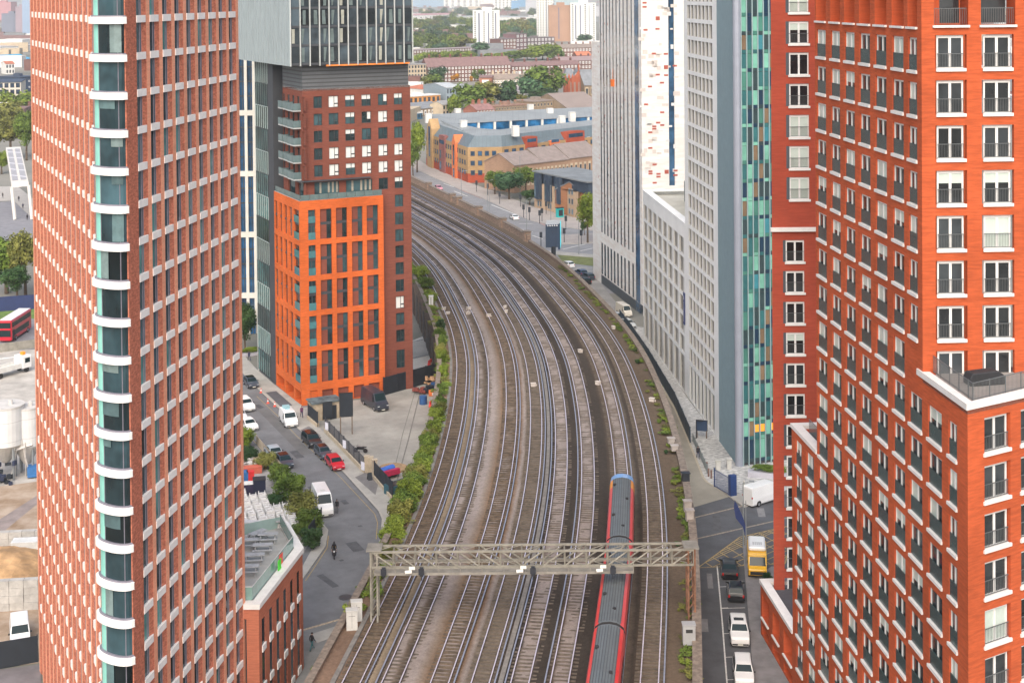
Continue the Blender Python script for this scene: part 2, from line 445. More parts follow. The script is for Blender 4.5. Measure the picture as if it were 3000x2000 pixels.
for k, d in enumerate(TRK):
    t = thing('railway_track', 'railway track, '+names[k], 'railway track', (0, 0, 0), group='tracks curving across the viaduct')
    for s in (-1, 1):
        railbars(d+s*.755, .10, RZ, RZ+.17, railtop).build('rail', [railtop, railside], t)
    railbars(d+condside[k]*1.22, .13, RZ+.08, RZ+.22, condm).build('conductor_rail', [condm, railside], t)
    sm = MB(); acc = 0; last = None; random.seed(k)
    for i in range(len(LINE)-1):
        p = off(i, d)
        if not 60 < p[1] < 520: continue
        q = off(i+1, d); ln = math.dist(p, q); n_ = NRM[i]; h = math.atan2(-n_[1], -n_[0])
        while acc < ln:
            f = acc/ln; x, y = p[0]+(q[0]-p[0])*f, p[1]+(q[1]-p[1])*f
            up = {0: .03, 2: 0, 7: .0, 3: -.03}.get(k, -.085)+random.uniform(-.03, .03)
            sm.obox((x, y, RZ-.10+up), (2.6, .28, .2), h+random.uniform(-.01, .01)); acc += .68
        acc -= ln
    tag(sm.build('sleepers', [sleeperw if k in (0, 2) else sleeperm], t), kind='stuff')
for d_, lb in ((12.45, 'concrete cable trough in the dark gap between the fourth and fifth tracks'), (26.55, 'concrete cable trough along the bushes beside the innermost track')):
    tag(ribbon_wall('cable_trough', d_, .42, RZ-.1, RZ+.06, 60, 400, [mat('trough_concrete', (.19, .18, .168), .9, .2, 1.5)]), lb, 'cable trough')
# trackside bits
for k, (u, v) in enumerate([(1300, 907), (1312, 920), (1373, 906), (1372, 919), (1480, 902), (1483, 915), (1797, 962), (1700, 1031), (1752, 1125), (1910, 1174), (1432, 927), (1562, 1130)]):
    x, y = gp(u, v, RZ); b = MB(); b.obox((0, 0, .22), (.7, .5, .45)); b.obox((0, 0, .46), (.8, .6, .05)); b.cyl(-.5, 0, 0, .25, .09, n=6)
    b.build('track_cabinet', [mat('cabinet_pale', (.55, .50, .46), .7, .1)], None, (x, y, RZ-.05), k*.3)
    o = COL.objects[-1] if False else bpy.context.scene.collection.objects[-1]
    tag(o, ['pale point motor box beside the innermost track, upper of two', 'pale point motor box beside the innermost track, lower of two', 'pale box by the second track, upper of a pair', 'pale box by the second track, lower of a pair',
            'pale box in the middle of the fan of tracks, upper of two', 'pale box in the middle of the fan of tracks, lower of two', 'small pale box on the gravel shoulder opposite the white van', 'small box in the dark gap between sixth and train tracks, far one',
            'small box beside the train track ahead of the blue cab, middle one', 'small white box on the outer shoulder near the hoarding', 'square box cover in the pale stone between third and fourth tracks', 'small pale slab on the grey strip between fourth and fifth tracks'][k], 'trackside box', 'trackside boxes on the viaduct')
x, y = gp(1263, 898, RZ); b = MB(); b.box(-.4, .4, -.3, .3, 0, 2.0); b.box(-.46, .46, -.36, .36, 2.0, 2.1); b.box(-.05, .05, -.315, -.3, .2, 1.8, 1)
tag(b.build('trackside_cabinet', [mat('cabinet_white', (.72, .72, .70), .6, .05), railside], None, (x, y, RZ-.05)), 'tall white equipment cabinet on the grassy inner shoulder of the curve', 'cabinet')
# ------------------------------------------------------------------ signal gantry
steel = mat('gantry_steel', (.245, .235, .20), .6, .2, 1.2)
steel2 = mat('gantry_deck', (.225, .215, .19), .75, .2, 1.0)
blackm = mat('signal_black', (.022, .026, .036), .5, .1)
rustm = mat('rusty_steel', (.20, .10, .06), .85, .35, 1.5)
GY = 130.6
def gx(u): return (u-1500)/FOC*GY
x0, x1 = gx(1072), gx(2022)
zt = zat(1560, 1613, 0, GY); zb = zat(1560, 1657, 0, GY)
gan = thing('signal_gantry', 'grey steel lattice signal gantry spanning all the tracks', 'gantry', (x0, GY, RZ))
L_ = x1-x0; hz = zt-zb; b0 = zb-RZ
tr = MB(); D_ = 1.5
for yy in (0, D_):
    for zz in (b0, b0+hz): tr.box(0, L_, yy-.09, yy+.09, zz-.09, zz+.09)
np_ = 15; st = L_/np_
for yy in (0, D_):
    for i in range(np_+1):
        tr.bar((i*st, yy, b0), (i*st, yy, b0+hz), .11)
    for i in range(np_):
        if i < np_//2: tr.bar((i*st, yy, b0+hz), ((i+1)*st, yy, b0), .12)
        else: tr.bar((i*st, yy, b0), ((i+1)*st, yy, b0+hz), .12)
for i in range(np_):
    tr.bar((i*st, 0, b0+hz), ((i+1)*st, D_, b0+hz), .07); tr.bar((i*st, 0, b0+hz), (i*st, D_, b0+hz), .07); tr.bar((i*st, D_, b0), ((i+1)*st, 0, b0), .07)
tr.build('truss', [steel], gan)
dk = MB(); W_ = gx(1842)-x0
dk.box(.3, W_, -1.25, -.12, b0-.2, b0-.1); dk.box(.3, W_, -1.31, -1.25, b0-.25, b0-.02); dk.build('walkway', [steel2], gan)
hr = MB()
for zz in (.55, 1.1): hr.box(.3, W_, -1.28, -1.24, b0-.2+zz, b0-.15+zz)
for i in range(13): hr.box(.3+i*(W_-.35)/12, .35+i*(W_-.35)/12, -1.28, -1.24, b0-.2, b0+.95)
hr.build('handrail', [steel], gan)
for nm, xx, m_ in (('left', .2, steel), ('right', L_-.2, rustm)):
    pm = MB()
    for ax in (-.3, .3):
        for ay in (0, D_): pm.box(xx+ax-.08, xx+ax+.08, ay-.08, ay+.08, -.2, b0+hz+.1)
    for q in range(6):
        z_ = q*b0/6; z2 = (q+1)*b0/6
        for ay in (0, D_): pm.bar((xx-.3, ay, z_), (xx+.3, ay, z2), .06)
        for ax in (-.3, .3): pm.bar((xx+ax, 0, z_), (xx+ax, D_, z2), .06)
    pm.build('post', [m_], gan)
    cb = MB(); cb.box(xx-.7, xx+.7, -.2, D_+.2, b0+hz+.1, b0+hz+.2); cb.build('post_cap', [steel2], gan)
for u in (1112, 1222, 1547, 1780):
    xx = gx(u)-x0; s = MB(); s.box(xx-.17, xx+.17, -1.7, -1.35, b0-.2, b0+.55); s.box(xx-.05, xx+.05, -1.6, -1.45, b0-.6, b0-.2); s.box(xx-.26, xx+.26, -1.8, -1.7, b0-.02, b0+.52)
    s.build('signal_head', [blackm], gan)
    if u > 1200:
        s = MB(); s.box(xx-1.15, xx-.6, -1.5, -1.44, b0+.35, b0+.62); s.tube([(xx-1.5, -1.5, b0+.12), (xx-.9, -1.5, b0+.16)], .16, 8); s.build('number_plate', [mat('plate_white', (.75, .75, .70), .5, .05)], gan)
# ------------------------------------------------------------------ train
tr_red = mat('train_red', (.68, .045, .05), .3, .06, 1, spec=.5, coat=.3)
tr_grey = mat('train_roof', (.12, .14, .152), .5, .1, .8, (1, 1, .3))
tr_rib = mat('train_rib', (.065, .076, .084), .55, .1)
tr_blue = mat('train_blue', (.16, .34, .66), .35, .05, coat=.3)
tr_or = mat('train_orange', (.80, .30, .03), .4, .05, coat=.3)
tr_glass = glass('train_glass', (.02, .025, .03), rnd=0)
tr_dark = mat('train_dark', (.025, .025, .028), .7, .1)
train = thing('train', 'red passenger train with ribbed grey roofs and a blue ended cab, passing under the gantry', 'train', (*at_y(TRK[6], 131)[0], RZ+.17))
def carriage(ya, yb, cab):
    pa, _ = at_y(TRK[6], ya); pb, _ = at_y(TRK[6], yb)
    d = unit(pb, pa); ln = math.dist(pa, pb)-.45; mid = ((pa[0]+pb[0])/2, (pa[1]+pb[1])/2)
    loc = (mid[0]-train.location[0], mid[1]-train.location[1], 0); h = math.atan2(-d[0], d[1])
    prof = [(-1.28, .75), (-1.38, 1.5), (-1.40, 2.2), (-1.36, 2.75), (-1.24, 3.12), (-.94, 3.37), (-.62, 3.53), (0, 3.62), (.62, 3.53), (.94, 3.37), (1.24, 3.12), (1.36, 2.75), (1.40, 2.2), (1.38, 1.5), (1.28, .75)]
    nf = ln/2; stn = [-nf, nf] if not cab else [-nf, nf-4.4, nf-2.0, nf-.5, nf]
    b = MB(); n = len(prof)
    for j, y in enumerate(stn):
        k = 1.0 if not cab or j < 2 else (1.0, .97, .86)[j-2]
        dz = 0 if not cab or j < 2 else (0, -.08, -.42)[j-2]
        for x, z in prof: b.v.append((x*k, y, z if z < 2 else z+dz*(z-2)/1.6))
    for j in range(len(stn)-1):
        for i in range(n-1):
            roof = 5 <= i <= 8
            mt = 1 if roof else 0
            if cab and j >= 1: mt = 3 if j >= 2 else (1 if roof else 2)
            b.f.append([j*n+i, (j+1)*n+i, (j+1)*n+i+1, j*n+i+1]); b.m.append(mt)
    b.f.append(list(range(n))[::-1]); b.m.append(4); b.f.append([(len(stn)-1)*n+i for i in range(n)]); b.m.append(3 if cab else 4)
    car = b.build('carriage', [tr_red, tr_grey, tr_or, tr_blue, tr_dark], train, loc, h)
    bm = bmesh.new(); bm.from_mesh(car.data); bmesh.ops.recalc_face_normals(bm, faces=bm.faces); bm.to_mesh(car.data); bm.free()
    rb = MB()
    for i in range(9):
        x = -.96+i*.24; z = 3.62-.14*(abs(x)/.62)**1.6 if abs(x) < .62 else 3.53-.19*((abs(x)-.62)/.4)
        rb.box(x-.03, x+.03, -nf+.3, nf-(2.1 if cab else .3), z, z+.045)
    rb.build('roof_ribs', [tr_rib], car)
    for y, x in ((nf*.55, -.75), (nf*.1, .62), (-nf*.4, -.7), (-nf*.72, .3)):
        vt = MB(); vt.cyl(x, y, 3.45, 3.68, .16, n=8); vt.build('roof_vent', [tr_dark], car)
    for sx in (-1, 1):
        wn = MB(); y = -nf+1.6
        while y < nf-3:
            wn.box(min(sx*1.405, sx*1.42), max(sx*1.405, sx*1.42), y, y+1.5, 1.75, 2.55); y += 2.1
        wn.build('window', [tr_glass], car)
    un = MB()
    for y in (-nf+3, nf-3):
        un.box(-1.1, 1.1, y-1.4, y+1.4, .25, .7)
        for yy in (-.9, .9):
            for sx in (-.78, .78): un.tube([(sx-.06, y+yy, .42), (sx+.06, y+yy, .42)], .42, 12)
    un.box(-1.0, 1.0, -nf+5, nf-5, .3, .74)
    un.build('bogie', [tr_dark], car)
    if not cab:
        pass
    g_ = MB(); g_.box(-1.0, 1.0, -nf-.45, -nf+.02, .9, 3.3); g_.build('gangway', [tr_dark], car)
    if cab:
        w = MB(); w.quad((.85, nf+.015, 2.0), (-.85, nf+.015, 2.0), (-.75, nf-.02, 2.75), (.75, nf-.02, 2.75)); w.build('windscreen', [tr_glass], car)
carriage(160.6, 141.0, True); carriage(141.0, 121.2, False); carriage(121.2, 101.3, False)
# ------------------------------------------------------------------ flatiron brick tower (left)
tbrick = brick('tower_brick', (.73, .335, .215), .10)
tbrick2 = mat('tower_brick_corbel_shade', (.43, .15, .095), .9, .30, 1.0, (3, 3, 6.5), spec=.2, detail=3)  # reddish brick, darkened in the colour for shadow among its projecting courses
cream = mat('cast_stone', (.76, .755, .735), .7, .06, 1.2)
teal = mat('teal_panel', (.26, .60, .52), .25, .08, .6, spec=.5)
tglass = glass('tower_glass', (.030, .075, .085), rnd=.6, col2=None) if False else glass('tower_glass', (.022, .045, .055), rnd=.8, spec=.5)
leadm = mat('lead_grey', (.20, .19, .23), .6, .1, 2)
FH = 2.7
tower = thing('brick_tower', 'tall wedge shaped red brick tower with a rounded glass prow and cream stone sills', 'tower', (-29, 103, 0))
PL, PR = (-30.2, 103.0), (-27.5, 101.1)
RB, RE = (-27.2, 102.9), (-23.85, 123.9)
LB, LE = (-30.7, 104.1), (-46.2, 136.3)
TOPZ = 76.0
rd = unit(RB, RE); ld = unit(LB, LE)
zband = [zat(324, 51+110*k+8, -28.6, 101.3) for k in range(-1, 20)]
FHm = (zband[0]-zband[-1])/20.0
def zb_(k): return zband[0]-FHm*k           # floor line at the prow
# right face: bays of window slit, corbelled splay, flat pier
wall_flat = MB(); wall_splay = MB(); pl = []
def face(A, B, nb, mirror, zref):
    d = unit(A, B); L = math.dist(A, B); bw = L/nb; n_ = (d[1], -d[0])
    if mirror: n_ = (-n_[0], -n_[1])
    def P(t, k, z): return (A[0]+d[0]*t-n_[0]*k, A[1]+d[1]*t-n_[1]*k, z)
    dep = .17
    for i in range(nb):
        t0 = i*bw; a, b, c = t0+.48*bw, t0+.73*bw, t0+bw
        q = lambda p0, p1, mb, m: mb.quad(*( (P(*p0, 0), P(*p1, 0), P(*p1, TOPZ), P(*p0, TOPZ)) if not mirror else (P(*p1, 0), P(*p0, 0), P(*p0, TOPZ), P(*p1, TOPZ)) ), m)
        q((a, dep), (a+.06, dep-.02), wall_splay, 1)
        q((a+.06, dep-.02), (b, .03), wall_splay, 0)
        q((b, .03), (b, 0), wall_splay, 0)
        q((b, 0), (c, 0), wall_flat, 0)
        q((c, 0), (c, dep), wall_flat, 0)
    return d, bw, n_
NR, NL = 9, 15
d1, bw1, n1 = face(RB, RE, NR, False, 0)
d2, bw2, n2 = face(LB, LE, NL, True, 0)
def slit(bw, h, flip):
    """floor height window strip; origin at bay start, slab level; +x along wall, -y outside"""
    sg = -1 if flip else 1
    w = MB(); x0, x1 = 0.0, .48*bw
    def X(a): return a*sg
    y = .17
    w.quad(*[(X(a), y, z) for a, z in ((x0, 0), (x1, 0), (x1, h), (x0, h))][::sg])
    f = MB()
    f.box(min(X(x0+.72*(x1-x0)), X(x0+.80*(x1-x0))), max(X(x0+.72*(x1-x0)), X(x0+.80*(x1-x0))), y-.05, y, 0, h); f.box(min(X(x0), X(x1)), max(X(x0), X(x1)), y-.05, y, 0, .08)
    s = MB(); e = (.38 if flip else .72)*bw; prof = [(-.0, -.06), (e-.16, -.06), (e-.03, .02), (e, .10), (e, .16), (0, .16)]
    pts = [(X(a), b) for a, b in prof]
    s.prism(pts, -.02, .50)
    return {'window': (w, [tglass]), 'frame': (f, [leadm]), 'sill': (s, [cream])}
WR = slit(bw1, FHm, False); WR2 = slit(bw1, FHm, False); WR2['window'] = (WR2['window'][0], [glass('tower_glass_teal', (.07, .22, .21), rnd=.3)]); WL = slit(bw2, FHm, True)
slope = 0
for k in range(0, 26):
    z = zb_(k)-.2
    if z < 4: break
    for i in range(NR):
        p = at(RB, d1, i*bw1); pl.append((WR2 if random.random() < .22 else WR, p[0], p[1], z, math.atan2(d1[1], d1[0])))
    for i in range(NL):
        p = at(LB, d2, i*bw2); pl.append((WL, p[0], p[1], z, math.atan2(-d2[1], -d2[0])))
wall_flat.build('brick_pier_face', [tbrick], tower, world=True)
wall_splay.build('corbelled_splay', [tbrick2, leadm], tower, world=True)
fit_windows(tower, pl, 100)
core = MB(); core.prism([at(RB, d1, 0, -.2), at(RE, d1, 0, -.2), (LE[0]+.3, LE[1]-.1), (LB[0]+.22, LB[1]+.1)], 0, TOPZ, 0); core.build('core', [mat('dark_core', (.05, .05, .055), .9, 0)], tower, world=True)
bk = MB(); bk.prism([RE, (RE[0]-.6, RE[1]+.3), (LE[0]+.3, LE[1]+.3), LE], 0, TOPZ); bk.build('rear_wall', [tbrick], tower, world=True)
# prow: brick jambs, curved glazing, cream floor bands
def arc(r_out, n=10):
    mx, my = (PL[0]+PR[0])/2, (PL[1]+PR[1])/2; ch = math.dist(PL, PR)/2; e = unit(PL, PR); nn = (e[1], -e[0])
    out = []
    for i in range(n+1):
        a = math.pi*(1-i/n)
        x = math.cos(a)*(ch+r_out); y = math.sin(a)**.8*(.85+r_out) if 0 < i < n else 0
        out.append((mx+e[0]*x+nn[0]*y, my+e[1]*x+nn[1]*y))
    return out
jb = MB()
for A_, B_ in ((PL, LB), (RB, PR)):
    e = unit(A_, B_); jb.wall(A_, e if A_ == RB else e, math.dist(A_, B_), 0, TOPZ)
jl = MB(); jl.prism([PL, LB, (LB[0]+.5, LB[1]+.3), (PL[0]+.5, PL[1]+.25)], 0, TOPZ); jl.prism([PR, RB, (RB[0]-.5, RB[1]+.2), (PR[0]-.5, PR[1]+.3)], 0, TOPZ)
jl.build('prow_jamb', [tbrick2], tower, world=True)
ga = arc(-.12, 12)
for k in range(0, 24):
    z0 = zb_(k)-FHm+.28; z1 = zb_(k)-.28
    if z1 < 6: break
    m_ = MB()
    for i in range(12):
        m_.quad((*ga[i], z0), (*ga[i+1], z0), (*ga[i+1], z1), (*ga[i], z1), 1 if 1 <= i <= 4 else 0)
    g_ = m_.build('prow_window', [tglass, teal], tower, world=True)
    fr = MB()
    random.seed(400+k); rb_ = random.random()
    if rb_ < .75:
        m_ = MB(); ri_ = arc(-.06, 12); a_, b_i = random.choice(((5, 7), (6, 9), (5, 9), (8, 11), (7, 8))); zt_ = z1-.02; zl_ = z1-(z1-z0)*random.choice((.3, .5, .95, .95))
        for i in range(a_, b_i): m_.quad((*ri_[i], zl_), (*ri_[i+1], zl_), (*ri_[i+1], zt_), (*ri_[i], zt_))
        m_.build('blind', [mat('prow_blind%d' % (k % 3), ((.10, .17, .18), (.16, .22, .22), (.07, .12, .13))[k % 3], .3, .2, 1, spec=.6)], g_, loc=(-tower.location.x, -tower.location.y, 0))
    for i in (1, 5, 10):
        fr = MB(); fr.cyl(*ga[i], z0, z1, .035, n=4); fr.build('mullion', [leadm], g_, loc=(-tower.location.x, -tower.location.y, 0))
for k in range(0, 24):
    z = zb_(k)
    if z < 6: break
    m_ = MB(); m_.prism(arc(.24, 14), z-.26, z+.24, 0); b_ = m_.build('floor_band', [cream], tower, world=True, bevel=.07)
    m_ = MB(); m_.prism(arc(.05, 14), z+.24, z+.34, 0); m_.build('band_flashing', [leadm], b_, loc=(-tower.location.x, -tower.location.y, 0))
# ------------------------------------------------------------------ low brick block with roof terrace
ZT = 11.8
A0 = gp(758, 1768, ZT); A1 = gp(886, 1603, ZT); A2 = gp(842, 1528, ZT); A3 = (-40, A2[1]+2.5); A4 = (-40, A0[1]+.2); ZT = 11.35
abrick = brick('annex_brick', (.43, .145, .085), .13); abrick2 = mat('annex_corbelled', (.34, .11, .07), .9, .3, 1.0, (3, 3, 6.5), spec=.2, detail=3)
low = thing('brick_block', 'low red brick block with a grey roof terrace behind green glass balustrades', 'building', (A0[0], A0[1], 0))
da = unit(A0, A1); La = math.dist(A0, A1)
W_ = MB(); ops = []; nb = 6; bw = (La-.6)/nb
for i in range(nb): ops.append((.75+i*bw, .75+i*bw+.9, 0.3, ZT-1.25))
W_.wall(A0, da, La, 0, ZT, ops, .07, 0, 1)
ops2 = [(6.2, 7.3, .2, ZT-.9)]
df = unit(A4, A0); Lf = math.dist(A4, A0); W_.wall(A4, df, Lf, 0, ZT, [(Lf-2.0, Lf-1.1, .2, ZT-.9)], .4, 0, 1)
W_.wall(A1, unit(A1, A2), math.dist(A1, A2), 0, ZT); W_.wall(A2, unit(A2, A3), math.dist(A2, A3), 0, ZT)
W_.build('brick_wall', [abrick, abrick2], low, world=True)
pl = []
def lowslit():
    w = MB(); w.quad((0, .06, 0), (.9, .06, 0), (.9, .06, 3.4), (0, .06, 3.4)); s = MB(); s.prism([(-.03, -.1), (.95, -.1), (1.05, 0), (1.05, .02), (.85, .05), (-.03, .05)], 0, .55)
    return {'window': (w, [tglass]), 'sill': (s, [cream])}
LW = lowslit()
for i in range(nb):
    for k, z in enumerate((.3, 3.75, 7.2)):
        p = at(A0, da, .75+i*bw); pl.append((LW, p[0], p[1], z-(.12*i if 0 else 0), math.atan2(da[1], da[0])))
fit_windows(low, pl)
m_ = MB(); p = at(A4, df, Lf-2.0, -.38); q = at(A4, df, Lf-1.1, -.38); m_.quad((*p, .2), (*q, .2), (*q, ZT-.9), (*p, ZT-.9)); m_.build('window', [tglass], low, world=True)
ring = [A0, A1, A2, A3, A4]
def inset(poly, k):
    n = len(poly); out = []
    for i in range(n):
        a, b, c = poly[i-1], poly[i], poly[(i+1) % n]
        e1, e2 = unit(a, b), unit(b, c); n1_, n2_ = (-e1[1], e1[0]), (-e2[1], e2[0])
        bx, by = n1_[0]+n2_[0], n1_[1]+n2_[1]; l2 = bx*bx+by*by
        out.append((b[0]+bx*2*k/l2, b[1]+by*2*k/l2))
    return out
def ringcap(outer, inner, z0, z1, mb, m=0):
    n = len(outer)
    for i in range(n):
        j = (i+1) % n
        mb.add([(*outer[i], z0), (*outer[j], z0), (*outer[j], z1), (*outer[i], z1), (*inner[i], z0), (*inner[j], z0), (*inner[j], z1), (*inner[i], z1)],
               [(0, 1, 2, 3), (5, 4, 7, 6), (3, 2, 6, 7), (1, 0, 4, 5)], m)
m_ = MB(); ringcap(inset(ring, -.12), inset(ring, .75), ZT, ZT+.45, m_); m_.build('coping', [cream], low, world=True)
m_ = MB(); m_.prism(inset(ring, .7), ZT-.3, ZT+.05); m_.build('terrace_deck', [mat('terrace_paving', (.44, .45, .43), .85, .1, .8, seam=None)], low, world=True)
bal = mat('balustrade_glass', (.20, .33, .30), .08, .12, .5, spec=.6)
ri = inset(ring, .85); m_ = MB()
for i in (0, 1, 4):
    a, b = ri[i], ri[(i+1) % 5]; e = unit(a, b); L_ = math.dist(a, b); n_ = max(1, int(L_/1.5))
    for k in range(n_):
        p = (a[0]+e[0]*L_*k/n_, a[1]+e[1]*L_*k/n_); c = ((p[0]+e[0]*L_/n_/2), (p[1]+e[1]*L_/n_/2), ZT+.45+.55)
        m_.obox(c, (L_/n_-.05, .04, 1.1), math.atan2(e[1], e[0]))
m_.build('glass_balustrade', [bal], low, world=True)
m_ = MB()
for i in (0, 1, 4):
    a, b = ri[i], ri[(i+1) % 5]; m_.bar((*a, ZT+1.6), (*b, ZT+1.6), .06)
m_.build('handrail', [mat('rail_pale', (.55, .57, .56), .5, .05)], low, world=True)
# teal screen wall at the back of the terrace and the lower canopy edge at the frame's foot
m_ = MB(); a = gp(745, 1562, ZT); b = gp(828, 1545, ZT); e = unit(a, b); m_.wall((a[0]-6*e[0], a[1]-6*e[1]), e, 6+math.dist(a, b), ZT+.05, ZT+1.15)
m_.build('screen_wall', [mat('screen_teal', (.30, .42, .40), .5, .08, .5)], low, world=True)
c0 = gp(702, 1998, 4.0); c1 = gp(757, 1925, 4.0)
m_ = MB(); e = unit(c0, c1); m_.prism([c0, c1, (c1[0]-.5, c1[1]+.5), (c0[0]-.6, c0[1]+.4)], 0, 4.0); m_.prism([(c0[0]-e[0]*4, c0[1]-e[1]*4), (c1[0]+.05, c1[1]+.05), (c1[0]-.9, c1[1]+.7), (c0[0]-e[0]*4-.9, c0[1]-e[1]*4+.6)], 4.0, 4.5, 1)
m_.build('entrance_parapet', [abrick, cream], low, world=True)
# picnic tables on the terrace
tabm = mat('table_grey', (.44, .46, .47), .6, .15, 2)
tb = thing('picnic_table', '', 'picnic table'); m_ = MB(); m_.box(-.95, .95, -.38, .38, .72, .78); m_.build('tabletop', [tabm], tb)
for s in (-1, 1):
    m_ = MB(); m_.box(-.95, .95, s*.72-.15, s*.72+.15, .43, .48); m_.build('bench', [tabm], tb)
    m_ = MB(); m_.bar((s*.7, -.8, 0), (s*.7, -.2, .74), .08); m_.bar((s*.7, .8, 0), (s*.7, .2, .74), .08); m_.box(s*.7-.04, s*.7+.04, -.8, .8, .38, .43); m_.build('leg_frame', [tabm], tb)
TBL = [(785, 1585, .1, 'grey picnic table farthest right on the terrace, beside a seat block'), (727, 1602, .05, 'grey picnic table in the back left of the terrace'), (770, 1617, .1, 'grey picnic table in the middle of the terrace, second row from the back'),
       (745, 1646, .1, 'grey picnic table in the terrace row just ahead of the nearest one'), (728, 1680, .05, 'grey picnic table nearest the front of the terrace, half behind the tower'), (755, 1580, .9, 'grey slatted bench table turned askew at the back of the terrace')]
for k, (u, v, r, lb) in enumerate(TBL):
    x, y = gp(u, v, ZT+.05); o = tb if k == 0 else dup(tb, (0, 0, 0)); o.location = (x, y, ZT+.06); o.rotation_euler.z = r; tag(o, lb, None, 'picnic tables on the roof terrace')
x, y = gp(820, 1548, ZT); m_ = MB(); m_.box(-.35, .35, -.35, .35, .7, .78); m_.cyl(0, 0, 0, .7, .05, n=6); m_.box(-.3, .3, -.3, .3, 0, .04); tag(m_.build('cafe_table', [tabm], None, (x, y, ZT+.06)), 'small square cafe table in the far corner of the terrace', 'cafe table')
for k, (u, v, c, lb) in enumerate(((819, 1670, (.08, .75, .04), 'bright green board leaning on the terrace balustrade'), (824, 1653, (.75, .10, .07), 'red board leaning on the terrace balustrade beside the green one'))):
    x, y = gp(u, v, ZT+.4); m_ = MB(); m_.box(-.4, .4, -.03, .03, 0, .9); m_.box(-.42, .42, -.05, -.03, 0, .06); m_.box(-.42, .42, -.05, -.03, .85, .92)
    tag(m_.build('board', [mat('board%d' % k, c, .6, .05)], None, (x, y, ZT+.5), math.atan2(da[1], da[0])), lb, 'board')
# ------------------------------------------------------------------ mixed tower: glass box over brick block over orange framed podium
orange = brick('orange_brick', (.58, .125, .03), .14)
redbrick = brick('dark_red_brick', (.205, .068, .047), .14)
redpanel = brick('red_panel', (.205, .065, .045), .12)
mglass = glass('mid_glass', (.028, .060, .070), rnd=.6)
tealglass = mat('balcony_glass', (.07, .19, .21), .08, .15, .6, spec=.6)
blind = mat('blind_white', (.70, .72, .70), .5, .05, 1)
framem = mat('frame_dark', (.045, .05, .058), .5, .1)
slabm = mat('slab_grey', (.42, .44, .44), .7, .1)
louvre = mat('louvre_grey', (.115, .125, .135), .55, .08, .5, seam=('Z', .62, .2, .45))
ribmetal = mat('ribbed_metal', (.40, .47, .49), .4, .05, .3, metal=.25)
ribdark = mat('rib_shadow_gap', (.13, .16, .18), .6, .05)
anth = mat('anthracite_panel', (.05, .056, .066), .6, .06, .4)
finm = mat('pale_fin', (.50, .53, .52), .4, .05)
B0 = gp(884, 1189, 0)
fd = unit(B0, gp(1124, 1155, 0)); sd = (-fd[1], fd[0])        # front to the right, side to the back left
rotf = math.atan2(fd[1], fd[0])
def sL(t): return at(B0, (-sd[0], -sd[1]), 0, 0) if 0 else (B0[0]+sd[0]*t, B0[1]+sd[1]*t)
WF = hit(1124, B0, fd); WT = hit(1206, B0, fd); DS = hit(804, B0, sd)
z_at0 = lambda v: zat(884, v, *B0)
ZP = z_at0(590); lev = [z_at0(v) for v in (1127, 1019, 914, 811, 706)]
ZB = zat(902, 262, *B0); ZLV = zat(884, 196, *B0)
mt = thing('tower_block', 'tower with bright orange brick podium, dark red brick floors and overhanging glass box above', 'tower', (B0[0], B0[1], 0))
ms = -1.0
sdir = (-sd[0], -sd[1])
SB = sL(DS)                                                    # side wall runs from the back to the corner
def WL_(x): return x
# --- podium front
W_ = MB(); ops = []
gaps = [(540, 572), (605, 672), (702, 768), (797, 862), (890, 958)]
cols = [tuple(hit(650+g/2.0907, B0, fd) for g in q) for q in [(530, 575), (603, 674), (701, 769), (797, 864), (889, 959)]]
top = [z_at0(612)]+[0]*4
for k in range(5):
    zt_ = (lev[k+1] if k < 4 else ZP-.5)-.85; 
    for c in cols: ops.append((c[0], c[1], lev[k], zt_ if k < 4 else ZP-1.5))
zg = lev[0]-1.25
for c in cols[1:]: ops.append((c[0]+.05, c[1]-.02, 0.02, zg))
ops.append((cols[0][0], cols[0][1], 0.02, zg+.1))
W_.wall(B0, fd, WF, 0, ZP, ops, .35, 0)
# --- podium side (towards the street)
sc = [tuple(hit(650+g/2.0907, SB, sdir) for g in q) for q in [(323, 341), (352, 369), (380, 399), (410, 430), (440, 473)]]
ops2 = []
for k in range(5):
    zt_ = lev[k+1]-.85 if k < 4 else ZP-1.5
    for c in sc: ops2.append((c[0], c[1], lev[k], zt_))
pg = [tuple(hit(650+g/2.0907, SB, sdir) for g in q) for q in [(326, 372), (380, 430), (437, 476)]]
for c in pg: ops2.append((c[0], c[1]-.05, .02, zg, 3.0))
W_.wall(SB, sdir, DS, 0, ZP, ops2, .35, 0)
W_.wall(at(B0, fd, WF), (-fd[0]*0+sd[0], sd[1]), 1.0, 0, ZP)
W_.build('orange_wall', [orange], mt, world=True)
m_ = MB(); m_.prism([at(B0, fd, .05, -.06), at(B0, fd, WF, -.06), at(sL(DS), fd, WF), at(sL(DS), fd, .05)], ZP-.25, ZP-.02, 0); m_.build('podium_roof', [slabm], mt, world=True)
pl = []
